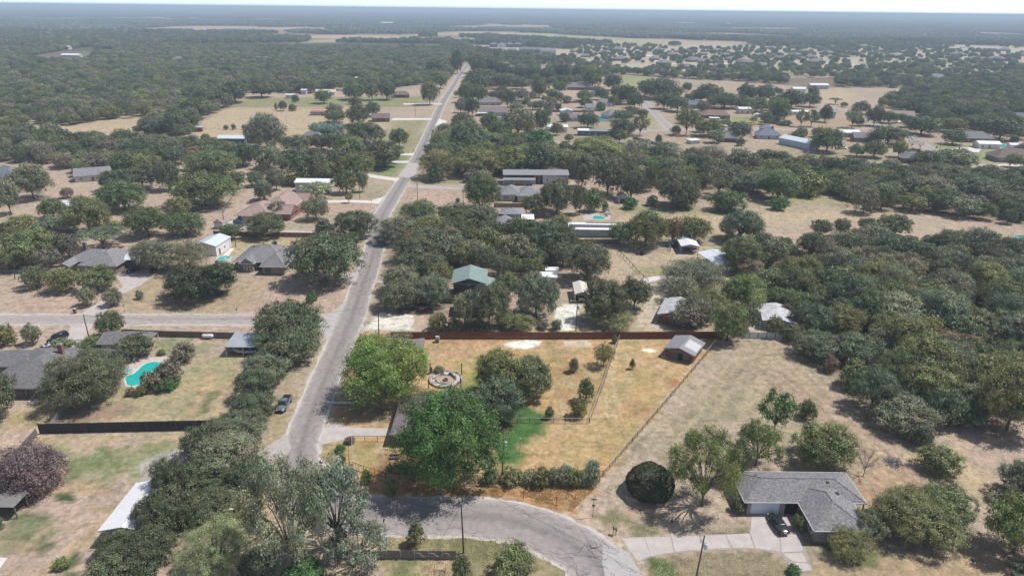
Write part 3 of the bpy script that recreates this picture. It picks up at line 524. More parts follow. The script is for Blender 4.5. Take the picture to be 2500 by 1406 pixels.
ribbon('road_edge', MAINW, lambda p: hw_main(p) + .55, SHO, .004, .35, 5, sub=1.1); main_road = ribbon('road', MAINW, hw_main, ASPH, .012, .14, 1)
ribbon('road_edge', SIDEW, 3.75, SHO, .0045, .3, 7); ribbon('side_road', SIDEW, 3.3, ASPH2, .0085, .12, 2)
ribbon('side_road', CURVEW, 3.3, ASPH2, .008, .1, 3, sub=4); ribbon('side_road', CROSSW, 3.1, ASPH2, .0045, .1, 4, sub=4); ribbon('side_road', STUBW, 3.6, ASPH2, .012, .1, 5, sub=4)
ribbon('side_road', ESTATEW, 5.5, CONCW, .01, .1, 6, sub=10)
def sheet(name, pts, m, z=.012, world_=False, kind='structure', wob=0.0, parent=None):
    P = pts if world_ else WL(*pts); mb = MB(); mb.add([(a, b, z) for a, b in P], [tuple(range(len(P)))]); o = mb.build(name, m, parent)
    if o.data.polygons[0].normal.z < 0: o.data.flip_normals()
    if kind: o['kind'] = kind
    return o
# junction mouth and patches in the road
sheet('junction', [(700,770),(760,766),(800,765),(825,752),(850,728),(872,722),(850,800),(815,860),(800,830),(775,800),(730,796),(700,795)], mat('bleached_asphalt', (0.42, 0.39, 0.37), .9, .2, .8), .010)
sheet('road_patch', [(974,432),(1004,435),(1026,399),(997,397)], mat('bleached_asphalt', None), .016)
sheet('road_patch', [(1474,1326),(1530,1345),(1580,1420),(1480,1420),(1470,1370)], mat('grey_patch', (0.40, 0.38, 0.37), .9, .1, .8), .016)
sheet('road_patch', [(900,585),(940,582),(942,602),(900,606)], mat('dark_patch', (0.17, 0.16, 0.16), .9, .2, 1.5), .016)
# crack sealant: thin poured lines that wander along the carriageway
def cracks():
    rnd = random.Random(11); mb = MB()
    ys = np.array([p[1] for p in MAINW])
    def walk(p, ang, n, wob, w, step=.55):
        q = Vector((p[0], p[1], 0)); pts = [q.copy()]; a = ang
        for _ in range(n):
            a += rnd.gauss(0, wob); a = ang + (a - ang) * .8; q = q + Vector((math.cos(a), math.sin(a), 0)) * step; pts.append(q.copy())
        for i in range(len(pts) - 1):
            d = (pts[i + 1] - pts[i]).normalized(); nr = Vector((d.y, -d.x, 0)) * w * rnd.uniform(.6, 1.3); nr2 = nr
            mb.add([tuple(pts[i] - nr + Vector((0, 0, .02))), tuple(pts[i] + nr + Vector((0, 0, .02))), tuple(pts[i + 1] + nr2 + Vector((0, 0, .02))), tuple(pts[i + 1] - nr2 + Vector((0, 0, .02)))], [(0, 1, 2, 3)])
    L = MAINW
    for i in range(1, len(L) - 1):
        p = Vector((*L[i], 0)); d = Vector((L[i + 1][0] - L[i - 1][0], L[i + 1][1] - L[i - 1][1], 0)).normalized(); nr = Vector((d.y, -d.x, 0)); sl = (Vector((*L[i + 1], 0)) - p).length
        dens = 1.0 if (175 < p.y < 235) else (.55 if p.y < 175 else .15)
        if p.y > 330: dens = .03
        if p.x > 0: dens = 1.0
        if p.x > 8: dens = 1.7
        k = sl * dens * 1.1
        k = int(k) + (rnd.random() < k % 1)
        for _ in range(min(k, 30)):
            side = rnd.choice([-1, -1, 1]) if p.y > 110 else rnd.choice([-1, 1])
            u = side * min(1, abs(rnd.gauss(.72, .2))) * hw_main(p) * .93
            q = p + d * rnd.uniform(0, sl) + nr * u
            walk(q, math.atan2(d.y, d.x) + rnd.gauss(0, .25), rnd.randint(3, 9), .42, .028)
    for _ in range(16):
        walk(W(rnd.uniform(1400, 1500), rnd.uniform(1320, 1400)), rnd.uniform(0, 6.28), rnd.randint(5, 14), .8, .04, .3)
    for px in range(20, 640, 26):
        if rnd.random() < .7: walk(W(px, 780 + rnd.choice([-11, 0, 13])), rnd.gauss(0, .1), rnd.randint(2, 7), .15, .05, .8)
    o = mb.build('crack_sealant', SEAL, main_road, kind='stuff')
cracks()
# driveways
def drive(name, pts, m=CONC, z=.018, slabs=None, seed=0):
    return sheet(name, pts, m, z)
drive('driveway', [(720,768),(700,775),(640,772)], CONC, .01)
D = {}
drive('driveway', [(803,1028),(830,1036),(855,1043),(966,1046),(960,1066),(858,1066),(830,1076),(790,1084),(776,1090),(790,1055)], CONC)
drive('driveway', [(282,672),(300,664),(380,668),(345,695),(290,722),(262,752),(256,768),(195,768),(225,748),(270,720),(300,700)], CONC)
drive('driveway', [(174,791),(232,791),(206,820),(190,858),(150,860)], CONC)
drive('driveway', [(720,493),(850,488),(905,490),(938,480),(925,498),(900,496),(850,494),(720,497)], CONCW)
drive('driveway', [(860,415),(900,425),(975,436),(970,443),(900,433),(850,420)], CONCW)
drive('driveway', [(930,394),(998,393),(994,398),(925,398)], CONCW); drive('driveway', [(960,376),(1013,374),(1008,380),(960,379)], CONCW)
drive('driveway', [(960,289),(1055,289),(1052,293),(955,294)], CONCW); drive('driveway', [(1072,290),(1093,297),(1072,305),(1062,308)], CONCW)
drive('driveway', [(985,253),(1080,253),(1078,256),(985,256)], CONCW)
drive('driveway', [(995,450),(1140,458),(1235,462),(1235,467),(1140,464),(990,458)], mat('light_gravel', (0.40, 0.37, 0.35), .95, .15, 1))
drive('driveway', [(560,560),(610,545),(665,560),(770,566),(770,570),(600,568),(560,570)], CONC)
drive('driveway', [(840,664),(878,666),(868,690),(830,676)], CONC); drive('driveway', [(920,683),(960,684),(960,692),(915,690)], CONC)
drive('driveway', [(1740,300),(1775,300),(1835,316),(1800,318)], CONC); drive('driveway', [(2330,362),(2400,358),(2390,372),(2300,372)], CONCW); drive('driveway', [(2385,403),(2560,398),(2560,405),(2400,407)], CONCW)
drive('driveway', [(2200,285),(2250,292),(2270,300),(2190,303)], CONCW); drive('driveway', [(2120,300),(2090,296),(2060,285),(2100,285)], CONCW)
drive('driveway', [(2090,338),(2150,345),(2140,352),(2070,345)], CONC)
drive('track', [(1650,585),(1700,583),(1700,618),(1655,628)], mat('light_gravel', None)); drive('track', [(1568,682),(1590,676),(1625,672),(1622,680),(1590,688),(1562,697)], CONCW)
drive('track', [(700,1060),(712,1095),(700,1112),(655,1108),(640,1095)], mat('light_gravel', None))
# the big slab driveway at lower right: slabs that can be told apart
dw = drive('driveway', [(1512,1311),(1650,1308),(1830,1301),(1836,1258),(1890,1250),(1940,1262),(1985,1393),(1940,1396),(1905,1352),(1830,1338),(1640,1350),(1585,1360),(1556,1373)], mat('joint_dirt', (0.33, 0.29, 0.25), .95, .2, 1), .012)
for k, q in enumerate([[(1516,1313),(1572,1311),(1588,1356),(1557,1370)], [(1574,1311),(1637,1310),(1645,1347),(1590,1357)], [(1640,1309),(1706,1307),(1718,1341),(1648,1346)], [(1709,1307),(1770,1305),(1785,1337),(1722,1340)], [(1773,1305),(1828,1302),(1842,1338),(1789,1337)],
      [(1832,1299),(1835,1262),(1862,1258),(1902,1300),(1905,1345),(1845,1338)], [(1865,1257),(1888,1252),(1936,1262),(1950,1302),(1905,1299)], [(1905,1303),(1951,1305),(1962,1345),(1908,1348),(1908,1346)], [(1912,1351),(1960,1348),(1970,1372),(1936,1370)], [(1928,1372),(1972,1375),(1983,1391),(1942,1394)]]):
    sheet('slab', q, CONC, .024, kind=None, parent=dw)
# ------------------------------------------------------------------ trees
def leaf_arrays(centres, dirs, sizes, rng, flat=0.55, aspect=0.6):
    """diamond leaf clumps; each faces roughly the way its lobe faces"""
    n = len(centres)
    nrm = dirs + rng.normal(0, flat, (n, 3)); nrm /= np.linalg.norm(nrm, axis=1)[:, None] + 1e-9
    t = np.cross(nrm, rng.normal(0, 1, (n, 3))); t /= np.linalg.norm(t, axis=1)[:, None] + 1e-9
    b = np.cross(nrm, t); s = sizes[:, None]
    V = np.stack([centres + t * s, centres + b * s * aspect + nrm * s * .15, centres - t * s, centres - b * s * aspect + nrm * s * .15], 1).reshape(-1, 3)
    return V
def mesh_from(name, V, F4, mats, cols=None, mi=None):
    me = bpy.data.meshes.new(name); me.vertices.add(len(V)); me.vertices.foreach_set('co', V.astype(np.float32).ravel())
    me.loops.add(F4.size); me.loops.foreach_set('vertex_index', F4.ravel().astype(np.int32)); me.polygons.add(len(F4))
    me.polygons.foreach_set('loop_start', (np.arange(len(F4)) * 4).astype(np.int32)); me.update(calc_edges=True)
    for m in mats: me.materials.append(m)
    if cols is not None:
        at = me.color_attributes.new('leafvar', 'FLOAT_COLOR', 'POINT'); at.data.foreach_set('color', np.concatenate([cols, np.ones((len(cols), 1))], 1).astype(np.float32).ravel())
    if mi is not None: me.polygons.foreach_set('material_index', mi.astype(np.int32))
    return me
def crown(kind, seed, n, ls):
    """unit crown: radius 1 across, height 0..1 in z is the whole tree; scaled per tree. returns leaf mesh data"""
    rng = np.random.default_rng(seed)
    prm = {'oak': (24, .66, .33, .13, 1.0, .62), 'dome': (28, .62, .31, .10, 1.0, .56), 'open': (26, .70, .22, .18, 1.0, .6), 'feather': (28, .66, .28, .12, 1.0, .58), 'umb': (16, .68, .26, .62, .98, .80),
           'shrub': (14, .60, .42, .0, 1.0, .42), 'cone': (18, .5, .32, .08, 1.0, .45), 'round': (44, .60, .38, .02, 1.0, .45), 'bare': (14, .6, .25, .35, 1.0, .6), 'ball': (1, 0, 1.0, .02, 1.0, .5)}[kind]
    nl, cr, lr, zb, zt, zc = prm; zh = (zt - zb) / 2; zc = (zt + zb) / 2
    cs = []; rs = []
    for i in range(nl):
        u = (i + .5) / nl; cz = 1 - 1.75 * u if kind != 'umb' else 1 - 1.2 * u
        a = i * 2.39996 + rng.uniform(-.3, .3); rr = math.sqrt(max(0, 1 - cz * cz))
        k = cr * rng.uniform(.8, 1.15)
        if kind == 'cone': k *= (1.15 - .9 * (cz * .5 + .5))
        l_ = lr * rng.uniform(.72, 1.3)
        cs.append((math.cos(a) * rr * k, math.sin(a) * rr * k, zc + cz * zh * .78 * (1 if cz > 0 else .8))); rs.append(l_)
    if kind == 'ball': cs = [(0, 0, .46)]; rs = [.96]
    cs = np.array(cs); rs = np.array(rs)
    w = rs ** 2; idx = rng.choice(len(cs), n, p=w / w.sum())
    d = rng.normal(0, 1, (n, 3)); d[:, 2] += .35; d /= np.linalg.norm(d, axis=1)[:, None]
    # clumps inside a lobe, so that light and dark tufts show
    ncl = 20; cd = rng.normal(0, 1, (len(cs), ncl, 3)); cd[..., 2] += .4; cd /= np.linalg.norm(cd, axis=2)[..., None]
    ci = rng.integers(0, ncl, n); mixk = (rng.random(n) < .86)
    dd = cd[idx, ci] + rng.normal(0, .17, (n, 3)); dd /= np.linalg.norm(dd, axis=1)[:, None]; d = np.where(mixk[:, None], dd, d)
    if kind == 'ball':
        d = rng.normal(0, 1, (n, 3)); d[:, 2] += .3; d /= np.linalg.norm(d, axis=1)[:, None]; bd = rng.normal(0, 1, (90, 3)); bd /= np.linalg.norm(bd, axis=1)[:, None]; near_ = (d @ bd.T).max(1); lump = (near_ - .9) * 2.4 + .04 * np.sin(d[:, 0] * 5 + d[:, 2] * 3)
    thick = .28 if kind != 'ball' else .06
    if kind == 'open': thick = .6
    bump_ = rng.uniform(.86, 1.16, (len(cs), ncl)) if kind != 'ball' else np.ones((len(cs), ncl))
    rad = rs[idx] * bump_[idx, ci] * (1 + .12 * rng.standard_normal(n) * (1 if kind != 'ball' else .15)) * (1 - thick * rng.random(n) ** 1.5)
    if kind == 'ball': rad = rad + lump
    p = cs[idx] + d * rad[:, None] * np.array([1, 1, zh / .62 if kind != 'ball' else .54])
    p[:, 2] = np.clip(p[:, 2], .0, None)
    if kind != 'ball':
        zq = np.percentile(p[:, 2], 98.5); rq = np.percentile(np.hypot(p[:, 0], p[:, 1]), 96); p[:, 2] /= zq; p[:, :2] /= rq; cs = cs / np.array([rq, rq, zq])
    k = p[:, 2] > (zb * .5); p, d, idx, ci = p[k], d[k], idx[k], ci[k]; n = len(p)
    dz = d * np.array([1, 1, 1.0]); 
    sz = ls * rng.uniform(.6, 1.35, n)
    V = leaf_arrays(p * np.array([1, 1, 1.6]), dz, sz, rng) / np.array([1, 1, 1.6])
    lobe = rng.uniform(.75, 1.28, len(cs)); cl = rng.uniform(.68, 1.35, (len(cs), ncl)); lf = rng.uniform(.82, 1.2, n)
    v = (lobe[idx] * cl[idx, ci] * lf)[:, None]; hue = rng.normal(0, .07, (n, 1)); hl = rng.normal(0, .06, len(cs))[idx][:, None]
    c = v * np.concatenate([1 + hue + hl, np.ones((n, 1)), 1 - hue * .6], 1); c = np.repeat(c, 4, 0)
    return V, c, cs, rs
def limbs(kind, cs, rs, seed, tr=.05):
    rnd = random.Random(seed); mb = MB(); z0 = {'umb': .28, 'cone': .1, 'shrub': .06, 'round': .1, 'ball': .1, 'open': .2, 'bare': .25}.get(kind, .17)
    mb.tube([(0, 0, -.02), (.005, .0, z0 * .5), (0.0, .01, z0), (.01, 0, min(.62, z0 + .22))], [tr * 1.45, tr, tr * .85, tr * .5], 7)
    order = list(range(len(cs)))
    for i in order[:(24 if kind in ('open', 'bare', 'feather') else 11)]:
        c = cs[i]; st = (0, 0, z0 * rnd.uniform(.75, 1.25)); mid = (c[0] * .45 + rnd.uniform(-.05, .05), c[1] * .45 + rnd.uniform(-.05, .05), st[2] + (c[2] - st[2]) * .6)
        mb.tube([st, mid, tuple(c)], [tr * .5, tr * .3, tr * .12], 5, cap=False)
        m = {'open': 4, 'feather': 5, 'bare': 9}.get(kind, 0)
        for _ in range(m):
            e = (c[0] + rnd.gauss(0, .16), c[1] + rnd.gauss(0, .16), c[2] + rnd.gauss(.04, .10)); mid2 = tuple((a + b) / 2 + rnd.gauss(0, .03) for a, b in zip(c, e))
            mb.tube([mid if rnd.random() < .4 else tuple(c), mid2, e], [tr * .16, tr * .1, tr * .03], 3, cap=False)
            if kind == 'bare':
                for _k in range(2): mb.tube([mid2, (e[0] + rnd.gauss(0, .09), e[1] + rnd.gauss(0, .09), e[2] + rnd.gauss(.02, .07))], [tr * .08, tr * .025], 3, cap=False)
    return mb
PROTO = {}
def proto(kind, level, k):
    key = (kind, level, k)
    if key in PROTO: return PROTO[key]
    n, ls = {-1: (62000, .0175), 0: (26000, .027), 1: (7000, .046), 2: (1000, .11)}[level]
    if kind == 'open': n = int(n * .42); ls *= 1.0
    if kind == 'feather': n = int(n * .8); ls *= .75
    if kind in ('shrub', 'cone'): n = int(n * .5); ls *= 1.45
    if kind == 'ball': n = int(n * 1.1); ls *= 1.1
    if kind == 'umb': n = int(n * .6)
    seed = hash_(kind) + 31 * k + 7 * level
    if kind == 'bare':
        _, _, cs, rs = crown(kind, seed, 10, .01); V = None
    else: V, c, cs, rs = crown(kind, seed, n, ls)
    tm = limbs(kind, cs, rs, seed, .045 if kind not in ('bare', 'open') else .035)
    tme = tm.mesh('trunk', BAREBARK if kind in ('bare',) else BARK, True)
    cme = None
    if V is not None:
        F = np.arange(len(V)).reshape(-1, 4); cme = mesh_from('crown', V, F, [LEAF], c)
    PROTO[key] = (cme, tme); return PROTO[key]
def hash_(s): return sum(ord(a) * (i + 3) for i, a in enumerate(s))
KW = {'oak': 'broad tree', 'dome': 'tall dense tree', 'open': 'open-branched tree', 'feather': 'wide feathery tree', 'umb': 'umbrella-shaped tree', 'shrub': 'bush', 'cone': 'pointed dense tree', 'round': 'dense rounded bush', 'ball': 'clipped round bush', 'bare': 'bare leafless tree'}
TREES = []   # dicts
def add_tree(x, y, r, h, kind, colr, phrase, px, size, hand=True):
    TREES.append(dict(x=x, y=y, r=r, h=h, kind=kind, col=colr, phrase=phrase, px=px, size=size, hand=hand))
def tree_box(x0, y0, x1, y1, kind, colr, phrase):
    """size and standing point of a tree from its outline in the photograph"""
    cx = (x0 + x1) / 2; yb = y1
    low = {'shrub': .06, 'round': .08, 'ball': .1, 'cone': .1, 'umb': .45}.get(kind, .1)
    if kind == 'umb': yb = y1 - (y1 - y0) * 0.0
    for _ in range(6):
        gx, gy = W(cx, yb); r = (x1 - x0) / 2 / PPM(cx, yb) * {'shrub': 1.03, 'round': 1.0, 'ball': 1.04}.get(kind, 1.05)
        # crown's near lower rim should land on y1
        h = r * 1.7
        for _k in range(8):
            _, py = proj(gx, gy + .2 * r, h); h *= 1 + max(-.5, min(.5, (py - y0) / max(8, (yb - y0))))
            h = max(.5 * r, min(3.6 * r, h))
        _, pyb = proj(gx, gy - .72 * r, h * low)
        if kind == 'umb': _, pyb = proj(gx, gy, 0)
        yb += (y1 - pyb) * .8
    add_tree(gx, gy, r, h, kind, colr, phrase, cx, (x1 - x0), True)
